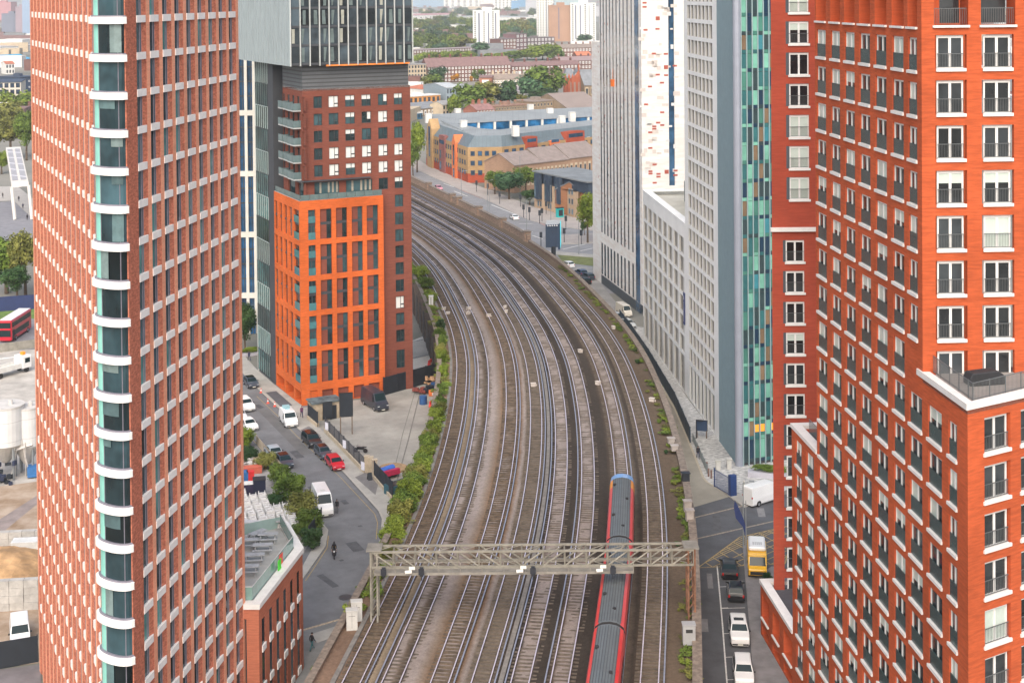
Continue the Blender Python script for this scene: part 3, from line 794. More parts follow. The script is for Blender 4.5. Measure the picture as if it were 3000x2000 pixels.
def panelwin(w, h, split, panel=True):
    a = MB(); g = MB()
    s_ = w*split
    if panel:
        a.quad((s_, .3, 0), (w, .3, 0), (w, .3, h), (s_, .3, h))
        g.quad((0, .22, 0), (s_, .22, 0), (s_, .22, h*.47), (0, .22, h*.47)); g.quad((0, .22, h*.57), (s_, .22, h*.57), (s_, .22, h), (0, .22, h)); g.quad((s_, .22, 0), (s_, .3, 0), (s_, .3, h), (s_, .22, h))
        b = MB(); b.quad((0, .24, h*.47), (s_, .24, h*.47), (s_, .24, h*.57), (0, .24, h*.57)); b.box(s_, w, .27, .3, h*.48, h*.56)
        return {'window': (a, [mglass]), 'brick_panel': (g, [redpanel]), 'spandrel': (b, [anth])}
    a.quad((0, .33, 0), (w, .33, 0), (w, .33, h), (0, .33, h)); b = MB(); b.box(0, w, .2, .33, h*.46, h*.56); b.box(w*.45, w*.55, .28, .33, 0, h)
    g.box(0.02, w-.02, .06, .1, 0.02, h*.24); g.box(0.02, w-.02, .06, .1, h*.56, h*.78)
    return {'window': (a, [mglass]), 'spandrel': (b, [anth]), 'balcony_panel': (g, [tealglass])}
H1 = lev[1]-.85-lev[0]
for ci, c in enumerate(cols):
    w = c[1]-c[0]
    P1 = panelwin(w, H1, .58, ci > 0); P2 = panelwin(w, ZP-1.5-lev[4], .58, ci > 0)
    for k in range(5):
        p = at(B0, fd, c[0]); pl.append((P1 if k < 4 else P2, p[0], p[1], lev[k], rotf))
rots = math.atan2(sdir[1], sdir[0])
def sidewin(w, h, bal_):
    a = MB(); a.quad((0, .33, 0), (w, .33, 0), (w, .33, h), (0, .33, h)); b = MB(); b.box(0, w, .24, .33, h*.47, h*.55)
    r = {'window': (a, [mglass]), 'spandrel': (b, [anth])}
    if bal_:
        g = MB(); g.box(.02, w-.02, .05, .1, .02, h*.25); g.box(.02, w-.02, .05, .1, h*.56, h*.8); r['balcony_panel'] = (g, [tealglass])
    return r
for ci, c in enumerate(sc):
    P1 = sidewin(c[1]-c[0], H1, ci == 4); P2 = sidewin(c[1]-c[0], ZP-1.5-lev[4], ci == 4)
    for k in range(5):
        p = at(SB, sdir, c[0]); pl.append((P1 if k < 4 else P2, p[0], p[1], lev[k], rots))
fit_windows(mt, pl)
for c in cols[1:]:
    m_ = MB(); p = at(B0, fd, c[0]+.05, -.3); q = at(B0, fd, c[1]-.02, -.3); m_.quad((*p, .02), (*q, .02), (*q, zg), (*p, zg)); m_.build('ground_panel', [redpanel], mt, world=True)
m_ = MB(); p = at(B0, fd, cols[0][0], -.3); q = at(B0, fd, cols[0][1], -.3); m_.quad((*p, .02), (*q, .02), (*q, zg+.1), (*p, zg+.1)); m_.build('doorway', [anth], mt, world=True)
m_ = MB(); p = at(SB, sdir, .2, -3); q = at(SB, sdir, DS-.2, -3); m_.quad((*p, .02), (*q, .02), (*q, zg), (*p, zg)); m_.build('lobby_glazing', [mglass], mt, world=True)
# --- upper brick block
k0 = at(B0, fd, .9, -1.0); k0 = (k0[0], k0[1])
U0 = (B0[0]+fd[0]*1.0+sd[0]*1.0, B0[1]+fd[1]*1.0+sd[1]*1.0)
WU = hit(1206, U0, fd); DU = hit(833, U0, sd)
UB = (U0[0]+sd[0]*DU, U0[1]+sd[1]*DU)
ZBt = zat(903, 262, *U0)
rowv = [(736, 812), (873, 945), (1004, 1076), (1139, 1210), (1270, 1340)]
W_ = MB(); ops = []
ucols = [tuple(hit(650+g/2.6133, U0, fd) for g in q) for q in [(713, 778), (828, 903), (955, 1028), (1080, 1152), (1206, 1277), (1328, 1392)]]
zr = []
for a, b in rowv:
    vb = (812 if 0 else b)
    zr.append((zat(900, (b+22)/2.6133, *U0), zat(900, (a+8)/2.6133, *U0)))
FHU = (zr[0][0]-zr[4][0])/4; hw = zr[0][1]-zr[0][0]
for z0_, z1_ in zr:
    for c in ucols: ops.append((c[0], c[1], z0_, z0_+hw))
z6 = zr[4][0]-FHU
for c in ucols[4:]: ops.append((c[0], c[1], z6, z6+hw))
ops.append((ucols[0][0], ucols[1][1], z6-.5, z6+hw)); ops.append((ucols[2][0], ucols[3][1]+.1, z6-.5, z6+hw))
ltz = []
zz = z6-FHU
vrow = [148, 257, 360, 460, 563, 668, 771, 872, 975, 1098]
for v in vrow:
    c = ucols[5]; x, y = at(U0, fd, c[0]); zt_ = zat(1170, 500+v/2.0907, x, y); h_ = 2.0 if v < 1000 else 3.0
    ops.append((c[0], c[1], zt_-h_, zt_)); ltz.append((zt_-h_, h_))
W_.wall(U0, fd, WU, 0, ZBt, ops, .22, 0)
scol = [tuple(hit(650+g/2.6133, UB, sdir) for g in q) for q in [(478, 492), (512, 530), (548, 566), (586, 604), (622, 640)]]
ops = []
for z0_, z1_ in zr:
    for c in scol: ops.append((c[0], c[1], z0_-.3, z0_+hw))
ops.append((scol[1][0], scol[2][1], z6-.5, z6+hw)); ops.append((scol[3][0], scol[4][1]-.3, z6-.5, z6+hw))
W_.wall(UB, sdir, DU, ZP-.3, ZBt, ops, .3, 0)
e2 = at(U0, fd, WU); W_.wall(e2, sd, 9, 0, ZBt)
W_.build('brick_wall', [redbrick], mt, world=True)
pl = []
def flat(w, h, bl):
    a = MB(); a.quad((0, .2, 0), (w, .2, 0), (w, .2, h), (0, .2, h)); f = MB()
    for x in (0, w*.56, w-.07): f.box(x, x+.07, .13, .2, 0, h)
    f.box(w*.56, w, .13, .2, h*.3, h*.3+.06); f.box(0, w, .13, .2, 0, .07); f.box(0, w, .13, .2, h-.07, h)
    r = {'window': (a, [mglass]), 'frame': (f, [framem])}
    if bl:
        b = MB()
        if bl == 1: b.quad((.07, .185, .05), (w*.56, .185, .05), (w*.56, .185, h-.07), (.07, .185, h-.07)); b.quad((w*.62, .185, h*.38), (w-.07, .185, h*.38), (w-.07, .185, h-.07), (w*.62, .185, h-.07)); b.quad((w*.62, .185, .1), (w-.07, .185, .1), (w-.07, .185, h*.28), (w*.62, .185, h*.28))
        if bl == 2: b.quad((.07, .185, h*.6), (w*.56, .185, h*.6), (w*.56, .185, h-.07), (.07, .185, h-.07)); b.quad((w*.62, .185, h*.6), (w-.07, .185, h*.6), (w-.07, .185, h-.07), (w*.62, .185, h-.07))
        if bl == 3: b.quad((w*.62, .185, h*.35), (w-.07, .185, h*.35), (w-.07, .185, h-.07), (w*.62, .185, h-.07))
        r['blind'] = (b, [blind])
    return r
bls = ['012232', '002310', '002000', '011111', '012111']
for r_, (z0_, z1_) in enumerate(zr):
    for ci, c in enumerate(ucols):
        p = at(U0, fd, c[0]); pl.append((flat(c[1]-c[0], hw, int(bls[r_][ci])), p[0], p[1], z0_, rotf))
    for c in scol:
        p = at(UB, sdir, c[0]); pl.append((flat(c[1]-c[0], hw+.3, 0), p[0], p[1], z0_-.3, rots))
for c in ucols[4:]:
    p = at(U0, fd, c[0]); pl.append((flat(c[1]-c[0], hw, 2 if c == ucols[5] else 0), p[0], p[1], z6, rotf))
for q, (z0_, h_) in enumerate(ltz):
    p = at(U0, fd, ucols[5][0]); pl.append((flat(ucols[5][1]-ucols[5][0], h_, (0, 0, 0, 0, 0, 0, 1, 0, 0, 0)[q]), p[0], p[1], z0_, rotf))
fit_windows(mt, pl)
m_ = MB()
for a, b in ((ucols[0][0], ucols[1][1]), (ucols[2][0], ucols[3][1]+.1)):
    p = at(U0, fd, a, -.2); q = at(U0, fd, b, -.2); m_.quad((*p, z6-.5), (*q, z6-.5), (*q, z6+hw), (*p, z6+hw), 0)
    for k in range(6):
        p = at(U0, fd, a+(b-a)*(k+.3)/6, -.16); q = at(U0, fd, a+(b-a)*(k+.75)/6, -.16); m_.quad((*p, z6+.1), (*q, z6+.1), (*q, z6+hw-.1), (*p, z6+hw-.1), 1 if k in (1, 3, 4, 5) else 0)
m_.build('amenity_window', [mglass, mat('curtain', (.36, .33, .27), .7, .2, 1)], mt, world=True)
m_ = MB()
for a, b in ((scol[1][0], scol[2][1]), (scol[3][0], scol[4][1]-.3)):
    p = at(UB, sdir, a, -.25); q = at(UB, sdir, b, -.25); m_.quad((*p, z6-.5), (*q, z6-.5), (*q, z6+hw), (*p, z6+hw), 0)
m_.build('amenity_side_window', [mglass], mt, world=True)
# canopy over the terrace and its glass balustrade
m_ = MB(); zc = z6+hw+.25; p0 = at(U0, fd, -1.0, 1.0)
m_.prism([at(U0, fd, -.9, .9), at(U0, fd, ucols[3][1]-.4, .9), at(U0, fd, ucols[3][1]-.4, -.0), at(U0, fd, -.0, 0), (U0[0]+sd[0]*4.5, U0[1]+sd[1]*4.5), (U0[0]+sd[0]*4.5-fd[0]*.9, U0[1]+sd[1]*4.5-fd[1]*.9)], zc, zc+.14)
m_.build('canopy', [anth], mt, world=True)
m_ = MB()
n_ = 9
for k in range(n_):
    a = .25+k*(WF-.4)/n_; p = at(B0, fd, a+(WF-.4)/n_/2, -.2); m_.obox((*p, ZP+.45), ((WF-.4)/n_-.06, .05, .9), rotf)
for k in range(9):
    a = .2+k*(DS-.4)/9; p = (B0[0]+sd[0]*(a+DS/18)+fd[0]*.2, B0[1]+sd[1]*(a+DS/18)+fd[1]*.2); m_.obox((*p, ZP+.45), (DS/9-.06, .05, .9), rots)
m_.build('terrace_balustrade', [mat('terrace_glass', (.12, .17, .17), .08, .15, .8, spec=.6)], mt, world=True)
# side balconies
for r_, (z0_, z1_) in enumerate(zr):
    for q, (t0, t1) in enumerate(((.9, 4.4), (5.0, 7.0), (7.6, 9.6))):
        m_ = MB(); o_ = 1.25 if q == 0 else 1.1
        a = (U0[0]+sd[0]*t0, U0[1]+sd[1]*t0); b = (U0[0]+sd[0]*t1, U0[1]+sd[1]*t1); fo = (-fd[0]*o_, -fd[1]*o_)
        m_.prism([a, b, (b[0]+fo[0], b[1]+fo[1]), (a[0]+fo[0], a[1]+fo[1])], z0_-.5, z0_-.3)
        bb = m_.build('balcony', [slabm], mt, world=True)
        g_ = MB()
        for P_, Q_ in (((a[0]+fo[0], a[1]+fo[1]), (b[0]+fo[0], b[1]+fo[1])), (a, (a[0]+fo[0], a[1]+fo[1]))):
            c_ = ((P_[0]+Q_[0])/2, (P_[1]+Q_[1])/2, z0_-.3+.58); e = unit(P_, Q_); g_.obox(c_, (math.dist(P_, Q_)-.05, .05, 1.1), math.atan2(e[1], e[0]))
        g_.build('balustrade', [mat('clear_balustrade', (.13, .19, .20), .08, .1, .8, spec=.6)], bb, loc=(-mt.location.x, -mt.location.y, 0))
# louvre storey
ZL1 = zat(884, 189, *U0)+.4
m_ = MB(); q0 = at(U0, fd, -.35, .35) if 0 else U0
m_.wall(U0, fd, WU-.3, ZBt, ZL1); m_.wall(UB, sdir, DU, ZBt, ZL1); m_.build('louvre_band', [louvre], mt, world=True)
m_ = MB(); m_.prism([U0, at(U0, fd, WU), at(UB, fd, WU), UB], ZBt-.3, ZBt+.02); m_.build('brick_block_roof', [slabm], mt, world=True)
# overhanging glass box
G0 = (U0[0]-fd[0]*2.2-sd[0]*1.6, U0[1]-fd[1]*2.2-sd[1]*1.6)
uc = hit(857, G0, fd); G0 = at(G0, fd, uc)
WG = hit(1215, G0, fd); DG = 30.0
ZG = zat(857, 193, *G0); TOPG = 105.0
GB = (G0[0]+sd[0]*DG, G0[1]+sd[1]*DG)
m_ = MB(); m_.prism([at(G0, fd, .3, -.3), at(G0, fd, WG-.2, -.3), at(GB, fd, WG-.2), at(GB, fd, .3)], ZG+.05, TOPG); m_.build('box_core', [anth], mt, world=True)
m_ = MB(); m_.prism([at(G0, fd, hit(962, G0, fd), .05), at(G0, fd, WG-.6, .05), at(G0, fd, WG-.6, -.3), at(G0, fd, hit(962, G0, fd), -.3)], ZG-.28, ZG-.03); m_.build('orange_soffit_trim', [mat('copper_trim', (.75, .24, .05), .4, .1)], mt, world=True)
nb = 13; bw = WG/nb; fz = FHU*1.0
gl1 = glass('box_glass', (.032, .045, .055), rnd=.8)
for k in range(5):
    z0_ = ZG+k*2.95
    if z0_ > 67: break
    for i in range(nb):
        random.seed(k*31+i)
        a = MB(); a.quad((.06, .05, .05), (bw-.06, .05, .05), (bw-.06, .05, 2.9), (.06, .05, 2.9))
        p = at(G0, fd, i*bw); w = a.build('glass_panel', [gl1], mt, (p[0]-B0[0], p[1]-B0[1], z0_), rotf)
        if random.random() < .55:
            a = MB(); x = bw*random.choice((.15, .3, .45)); a.quad((x, .04, .5), (x+bw*random.choice((.15, .3, .4)), .04, .5), (x+bw*.32, .04, 2.75), (x, .04, 2.75)); a.build('curtain', [mat('curtain_pale', (.34, .35, .30), .6, .15, 1) if i in (0, 5, 9) else mat('curtain_dim', (.11, .15, .15), .6, .2, 1)], w)
        a = MB(); a.box(.06, bw-.06, .02, .06, 0, .34); a.build('spandrel', [anth], w)
for i in range(nb+1):
    m_ = MB(); p = at(G0, fd, min(WG-.07, i*bw), .09); m_.obox((*p, (ZG-.15+TOPG)/2), (.13, .34, TOPG-ZG+.15), rotf); m_.build('fin', [finm], mt, world=True)
m_ = MB(); m_.wall(GB, sdir, DG, ZG-.12, TOPG, (), 0, 0); r_ = 0; t = .0
while t < DG:
    w_ = 1.45; a = (GB[0]+sdir[0]*t, GB[1]+sdir[1]*t); c_ = at(a, sdir, .6, .08); m_.obox((*c_, (ZG-.12+TOPG)/2), (1.16, .2, TOPG-ZG+.1), rots, 1); t += w_
m_.build('ribbed_cladding', [ribdark, ribmetal], mt, world=True)
# plain anthracite wall and glazed stair strip behind the podium
m_ = MB(); sA = sL(DS); sB_ = sL(hit(789, B0, sd)); m_.wall(sB_, sdir, math.dist(sB_, sA), 0, ZG+.3)
m_.wall(at(sB_, fd, 4.5), (-fd[0], -fd[1]), 1, 0, .1)
m_.build('plain_wall', [anth], mt, world=True)
m_ = MB(); a_ = at(sL(DS), fd, 0); m_.wall(sL(DS), fd, 8.5, ZP, ZG+.3); m_.build('plain_return_wall', [anth], mt, world=True)
sC = sL(hit(753, B0, sd)); Ls = math.dist(sC, sB_)
cw = glass('stair_glass', (.035, .085, .085), rnd=.7)
nst = 14
for k in range(nst):
    z0_ = .3+k*(ZG-.3)/nst; z1_ = .3+(k+1)*(ZG-.3)/nst
    a = MB(); p = at(sC, sdir, .1); a.quad((0, 0, .05), (Ls-.2, 0, .05), (Ls-.2, 0, z1_-z0_-.1), (0, 0, z1_-z0_-.1)); w = a.build('stair_window', [cw], mt, (p[0]-B0[0], p[1]-B0[1], z0_), rots)
    f = MB()
    for i in range(7): f.box(i*(Ls-.3)/6, i*(Ls-.3)/6+.09, -.08, .02, 0, z1_-z0_)
    f.box(0, Ls-.2, -.06, .02, z1_-z0_-.12, z1_-z0_); f.build('frame', [mat('stair_frame', (.33, .40, .40), .5, .05) if k % 2 else framem], w)
m_ = MB(); m_.wall(at(sC, sdir, 0, -.1), sdir, Ls, 0, ZG+.2); m_.build('stair_backing', [anth], mt, world=True)
m_ = MB(); m_.box(0, .16, -.12, .3, 0, ZG); m_.build('stair_edge', [finm], mt, (sC[0]-B0[0], sC[1]-B0[1], 0), rots)
# ------------------------------------------------------------------ cream framed building with blue glass behind
CY = 272.0
cx0 = dp(690, 900, CY).x; cx1 = dp(750, 900, CY).x
cb = thing('office_building', 'cream framed building with tall blue glass strips seen in the gap beside the brick tower', 'building', (cx1, CY, 0))
creamf = mat('cream_frame', (.66, .65, .60), .7, .06, .5); blueg = glass('blue_glass', (.014, .07, .16), rnd=.4)
def cxa(g): return dp(650+g/2.6133, 500, CY).x-cx1
zt_ = 60; zbm = dp(720, 878, CY).z
for g0, g1 in ((60, 115), (140, 180), (200, 243)):
    for k in range(5):
        za = dp(720, 331+178*k-178, CY).z; zb2 = dp(720, 331+178*k-6, CY).z
        m_ = MB(); m_.quad((cxa(g0), .2, zb2), (cxa(g1), .2, zb2), (cxa(g1), .2, za), (cxa(g0), .2, za)); w = m_.build('glass_strip', [blueg], cb)
        m_ = MB()
        for q in range(1, 4): z = zb2+(za-zb2)*q/4; m_.box(cxa(g0), cxa(g1), .1, .2, z-.12, z+.12)
        m_.box((cxa(g0)+cxa(g1))/2+.05, (cxa(g0)+cxa(g1))/2+.16, .1, .2, zb2, za)
        m_.build('transom', [framem], w)
for g0, g1 in ((10, 60), (115, 141), (179, 201), (241, 262)):
    m_ = MB(); m_.box(cxa(g0), cxa(g1), -.25, .35, zbm-3.5, zt_); m_.build('pier', [creamf], cb)
for k in range(5):
    z = dp(720, 331+178*k, CY).z; m_ = MB(); m_.box(cxa(10), cxa(262), -.28, .3, z-.5, z+.5); m_.build('band', [creamf], cb)
m_ = MB(); m_.box(cxa(10), cxa(262), .36, 8, 0, zt_); m_.build('body', [mat('stone_grey', (.33, .32, .30), .8, .1)], cb)
m_ = MB(); m_.box(cxa(180), cxa(204), -.3, .3, 0, zbm-3.5); m_.build('column', [creamf], cb)
for k in range(2):
    m_ = MB(); m_.box(cxa(100), cxa(235), -3.0+k*.8, -.4+k*.8, zbm-1.6-k*1.3, zbm-1.4-k*1.3); m_.build('canopy', [mat('canopy_glass', (.20, .26, .34), .2, .1)], cb)
# ------------------------------------------------------------------ stepped orange red tower on the right
rbrick = brick('bright_red_brick', (.44, .088, .03), .18)
rreveal = brick('red_reveal', (.46, .085, .03), .1)
dbrick = brick('deep_red_brick', (.34, .062, .034), .11)
whitest = mat('white_stone', (.68, .67, .65), .65, .05, 1.5)
whitefr = mat('white_frame', (.72, .72, .71), .4, .03, 2)
rglass = glass('red_tower_glass', (.025, .03, .034), rnd=.6)
railglass = mat('railing_dark', (.035, .065, .068), .25, .15, .8, spec=.5)
barm = mat('railing_bars', (.10, .11, .115), .5, .1)
blindm = mat('blind_pale', (.50, .58, .53), .25, .06, .8, spec=.5)
E0 = (28.3, 99.0); sdv = (.0847, -.9964)                        # side runs towards the camera
S_ = -100.0
def sidept(u):
    k = (lambda r: r.x/r.y)(ray(u, 1000)); t = (k*E0[1]-E0[0])/(sdv[0]-k*sdv[1]); return (E0[0]+sdv[0]*t, E0[1]+sdv[1]*t)
PB = sidept(2392)                                               # back corner of the tall part
PF = sidept(2703); PN = sidept(2834); PW1 = sidept(2318); PW2 = sidept(2224)
rt = thing('stepped_tower', 'stepped orange red brick tower on the right with white window surrounds and a roof terrace', 'tower', (PN[0], PN[1], 0))
FHR = (zat(2392, 165, *PB)-zat(2392, 1221, *PB))/10.0
zs0 = zat(2392, 165, *PB)                                       # sill level of the first full row
fwd = (-sdv[1], sdv[0]); fwd = unit((0, 0), (.997, .085-.04))
rotS = math.atan2(sdv[1], sdv[0]); rotF = math.atan2(fwd[1], fwd[0])
WH = 2.33; WHl = 2.2
TOPR = 76.0
scA = [tuple(math.dist(PB, sidept(2200+g/2.24)) for g in q) for q in [(441, 500), (534, 592), (625, 688), (722, 789), (825, 896), (936, 1008), (1040, 1096)]]
scB = [tuple(math.dist(PB, sidept(2200+g/2.24)) for g in q) for q in [(1040, 1121), (1161, 1250), (1294, 1350)]]
ZTER = zat(2834, 1187, *PN)                                     # terrace coping level
zr = [zs0-FHR*k for k in range(0, 20)]
LSide = math.dist(PB, PF); LAll = math.dist(PB, PN)
W_ = MB(); ops = []
for z in zr:
    for c in scA[:6]:
        if z > .4: ops.append((c[0], c[1], z, z+WH))
    if z > ZTER: ops.append((scA[6][0], scA[6][1], z, z+WH))
    elif z > .4 and z+WH < ZTER-.3: ops.append((scB[0][0], scB[0][1], z, z+WH))
for c in scA[:6]+[scA[6]]: ops.append((c[0]-.12, c[1]+.05, zs0+FHR-.05, zs0+FHR+2.9, 1.6))
DEP = .22
W_.wall(PB, sdv, LSide, 0, TOPR, [o for o in ops if o[1] < LSide], DEP, 0, 1)
# lower block side continues forward
ops = []
for z in zr:
    if z+WH < ZTER-.3 and z > .4:
        for c in scB[1:]: ops.append((c[0]-LSide, c[1]-LSide, z, z+WH))
W2 = MB()
opsF = []
for o in ops: opsF.append(o)
W_.wall(PF, sdv, LAll-LSide, 0, ZTER, opsF, DEP, 0, 1)
# front of the tall part
fc = []
for g0, g1 in ((1212, 1420), (1518, 1728)):
    fc.append((hit(2200+g0/2.24, PF, fwd), hit(2200+g1/2.24, PF, fwd)))
pit = fc[1][0]-fc[0][0]; fc.append((fc[1][0]+pit, fc[1][1]+pit)); fc.append((fc[2][0]+pit, fc[2][1]+pit))
zf0 = zat(2791, (453+0)/2.24, *at(PF, fwd, (fc[0][0]+fc[0][1])/2)); WHF = 2.36
zfr = [zf0-FHR*k for k in range(0, 9)]
LFr = fc[3][1]+1
ops = []
for k, z in enumerate(zfr):
    if z < ZTER-2.6: continue
    for c in fc: ops.append((c[0], c[1], z, z+WHF))
for c in fc: ops.append((c[0]-.05, c[1]+.12, zf0+FHR-.12, zf0+FHR+2.8, 1.6))
W_.wall(PF, fwd, LFr, ZTER-.5, TOPR, ops, .34, 0, 1)
# front of the lower block, turned away
lfd = (.86, .51); rotL = math.atan2(lfd[1], lfd[0])
lfd = unit((0, 0), lfd)
lc0 = hit(2200+1528/2.24, PN, lfd); lc1 = hit(2200+1700/2.24, PN, lfd); lw = lc1-lc0
lcs = [(lc0, lc1), (lc1+1.0, lc1+1.0+lw), (lc1+2.0+lw, lc1+2.0+2*lw)]
zlf = zat(2916, 1318, *at(PN, lfd, (lc0+lc1)/2))
ops = []
for k in range(0, 9):
    z = zlf-FHR*k
    if z < 8: break
    for c in lcs: ops.append((c[0], c[1], z, z+2.3))
W_.wall(PN, lfd, lcs[2][1]+1, 0, ZTER, ops, .34, 0, 1)
# lower wings stepping down behind
ZW1 = zat(2318, 1250, *PW1); ZW2 = zat(2224, 1705, *PW2)
LW1 = math.dist(PW1, PB); LW2 = math.dist(PW2, PW1)
w1 = [tuple(math.dist(PW1, sidept(2200+g/2.24)) for g in q) for q in [(290, 329), (362, 409)]]
ops = []
for z in zr:
    if z+WH < ZW1-.4 and z > .4:
        for c in w1: ops.append((c[0], c[1], z, z+WH))
W_.wall(PW1, sdv, LW1, 0, ZW1, ops, DEP, 0, 1)
w2 = [tuple(math.dist(PW2, sidept(g)) for g in q) for q in [(2228, 2248), (2259, 2279), (2291, 2316)]]
ops = []; zw2r = [ZW2-1.0-2.75, ZW2-1.0-2.75-3.9]
for i, c in enumerate(w2):
    ops.append((c[0], c[1], ZW2-3.2, ZW2-.9, 1.2)); ops.append((c[0], c[1], .3, ZW2-4.1, .8))
W_.wall(PW2, sdv, LW2, 0, ZW2, ops, .6, 0, 1)
W_.wall(at(PB, sdv, 0, -14), unit(at(PB, sdv, 0, -14), PB), 14, ZW1-.5, TOPR)
W_.build('brick_wall', [rbrick, rreveal], rt, world=True)
def tallwin(w, h, bl, dep, deepsill, bars, rail=True):
    """white double casement in a deep reveal: window > frame, sill, railing, blind"""
    r = {}
    a = MB(); a.quad((0, dep, 0), (w, dep, 0), (w, dep, h), (0, dep, h)); r['window'] = (a, [rglass])
    f = MB(); t = .09 if not bars else .12; y0_, y1_ = dep-.07, dep-.002
    f.box(0, t, y0_, y1_, 0, h); f.box(w-t, w, y0_, y1_, 0, h); f.box(t, w-t, y0_, y1_, h-t*1.6, h); f.box(t, w-t, y0_, y1_, 0, t*.7); f.box(w/2-t*.75, w/2+t*.75, y0_, y1_, t*.7, h-t*1.6)
    r['frame'] = (f, [whitefr])
    s = MB(); s.box(-.12 if bars else -.1, w+.12 if bars else w+.08, -.13, -.01, -.2, .02); s.box(.01, w-.01, -.01, dep-.08, -.02, .035); r['sill'] = (s, [whitest])
    if rail:
        b = MB()
        if bars:
            n_ = 16
            for i in range(n_+1): b.box(.04+i*(w-.1)/n_, .06+i*(w-.1)/n_, .10, .12, .1, 1.02)
            b.box(0, w, .09, .13, 1.0, 1.05); b.box(0, w, .09, .13, .08, .12); r['railing'] = (b, [barm])
        else:
            b.box(.0, w, dep-.15, dep-.10, .06, h*.46); b.box(0, w, dep-.16, dep-.09, h*.46, h*.46+.05); r['railing'] = (b, [railglass])
    if bl:
        b = MB(); zz = {1: .05, 2: h*.62, 3: h*.4}[bl]
        b.quad((t, dep-.02, zz), (w/2-.08, dep-.02, zz), (w/2-.08, dep-.02, h-.16), (t, dep-.02, h-.16))
        if bl != 3: b.quad((w/2+.08, dep-.02, zz), (w-t, dep-.02, zz), (w-t, dep-.02, h-.16), (w/2+.08, dep-.02, h-.16))
        r['blind'] = (b, [blindm])
    return r
cache = {}
def tw(w, h, bl, dep, ds, bars, rail=True):
    k = (round(w, 2), round(h, 2), bl, dep, ds, bars, rail)
    if k not in cache: cache[k] = tallwin(w, h, bl, dep, ds, bars, rail)
    return cache[k]
pl = []; random.seed(11)
def b_(): return random.choice((0, 0, 0, 0, 2, 0, 3, 1))
for z in zr:
    if z < .4: continue
    for i, c in enumerate(scA):
        if i == 6 and z < ZTER: continue
        p = at(PB, sdv, c[0]); pl.append((tw(c[1]-c[0], WH, b_(), DEP-.02, 1, False), p[0], p[1], z, rotS))
    if z+WH < ZTER-.3:
        for c in scB: p = at(PB, sdv, c[0]); pl.append((tw(c[1]-c[0], WH, b_(), DEP-.02, 1, False), p[0], p[1], z, rotS))
    if z+WH < ZW1-.4:
        for c in w1: p = at(PW1, sdv, c[0]); pl.append((tw(c[1]-c[0], WH, b_(), DEP-.02, 1, False), p[0], p[1], z, rotS))
bl_front = {(0, 0): 0, (3, 0): 2, (3, 1): 2, (4, 1): 1, (5, 1): 0}
for k, z in enumerate(zfr):
    if z < ZTER-2.6: continue
    for i, c in enumerate(fc): p = at(PF, fwd, c[0]+.18); pl.append((tw(c[1]-c[0]-.36, WHF-.06, bl_front.get((k, i), 0), .3, 0, True, k < 7), p[0], p[1], z+.02, rotF))
for k in range(9):
    z = zlf-FHR*k
    if z < 8: break
    for i, c in enumerate(lcs): p = at(PN, lfd, c[0]); pl.append((tw(c[1]-c[0]-.12, 2.28, 1 if (k, i) == (4, 0) else 0, .3, 0, True), p[0], p[1], z, rotL))
fit_windows(rt, pl, 100)
# loggias in the row at eye level
for c in scA:
    m_ = MB(); p = at(PB, sdv, c[0]-.12, -1.5); q = at(PB, sdv, c[1]+.05, -1.5); m_.quad((*p, zs0+FHR), (*q, zs0+FHR), (*q, zs0+FHR+2.9), (*p, zs0+FHR+2.9)); lg = m_.build('loggia_window', [rglass], rt, world=True)
    m_ = MB(); x0_, x1_ = c[0]-.2, c[1]+.12; a = at(PB, sdv, (x0_+x1_)/2, .03); m_.obox((*a, zs0+FHR-.14), (x1_-x0_, .3, .16), rotS); m_.build('sill', [whitest], lg, (-rt.location.x, -rt.location.y, 0))
for c in fc[:2]:
    m_ = MB(); p = at(PF, fwd, c[0], -1.5); q = at(PF, fwd, c[1], -1.5); m_.quad((*p, zf0+FHR), (*q, zf0+FHR), (*q, zf0+FHR+2.8), (*p, zf0+FHR+2.8)); lg = m_.build('loggia_window', [rglass], rt, world=True)
    m_ = MB(); a = at(PF, fwd, (c[0]+c[1])/2, .06); m_.obox((*a, zf0+FHR-.2), (c[1]-c[0]+.35, .3, .16), rotF); m_.build('sill', [whitest], lg, (-rt.location.x, -rt.location.y, 0))
    m_ = MB(); n_ = 18
    for i in range(n_+1): a = at(PF, fwd, c[0]+(c[1]-c[0])*i/n_, -.1); m_.obox((*a, zf0+FHR+.5), (.025, .025, 1.1), rotF)
    a = at(PF, fwd, (c[0]+c[1])/2, -.1); m_.obox((*a, zf0+FHR+1.05), (c[1]-c[0], .04, .05), rotF); m_.build('railing', [barm], lg, (-rt.location.x, -rt.location.y, 0))
# terrace
far = at(PN, lfd, lcs[2][1]+1); back = at(PF, fwd, LFr)
m_ = MB(); m_.prism([PN, far, (back[0]+2, back[1]+4), PF], ZTER-.6, ZTER-.12); m_.build('terrace_deck', [mat('terrace_timber', (.27, .25, .23), .8, .15, 1, (1, 6, 1))], rt, world=True)
m_ = MB(); e1 = unit(PF, PN)
o1 = at(PF, sdv, -.9, .12); o2 = (PN[0]-.12+sdv[0]*.15, PN[1]+sdv[1]*.15); i1 = at(PF, sdv, -.9, -.5); i2 = (PN[0]+.42, PN[1]+.55)
o3 = at(PN, lfd, 14, .12); i3 = at(PN, lfd, 14, -.6)
for a, b, c_, d_ in ((o1, o2, i2, i1), (o2, o3, i3, i2)): m_.prism([a, b, c_, d_], ZTER-.3, ZTER+.12)
m_.build('terrace_coping', [whitest], rt, world=True)
m_ = MB(); ra = at(PF, sdv, -.2, -.75); rb = (PN[0]+.62, PN[1]+.8); rc = at(PN, lfd, 14, -.85)
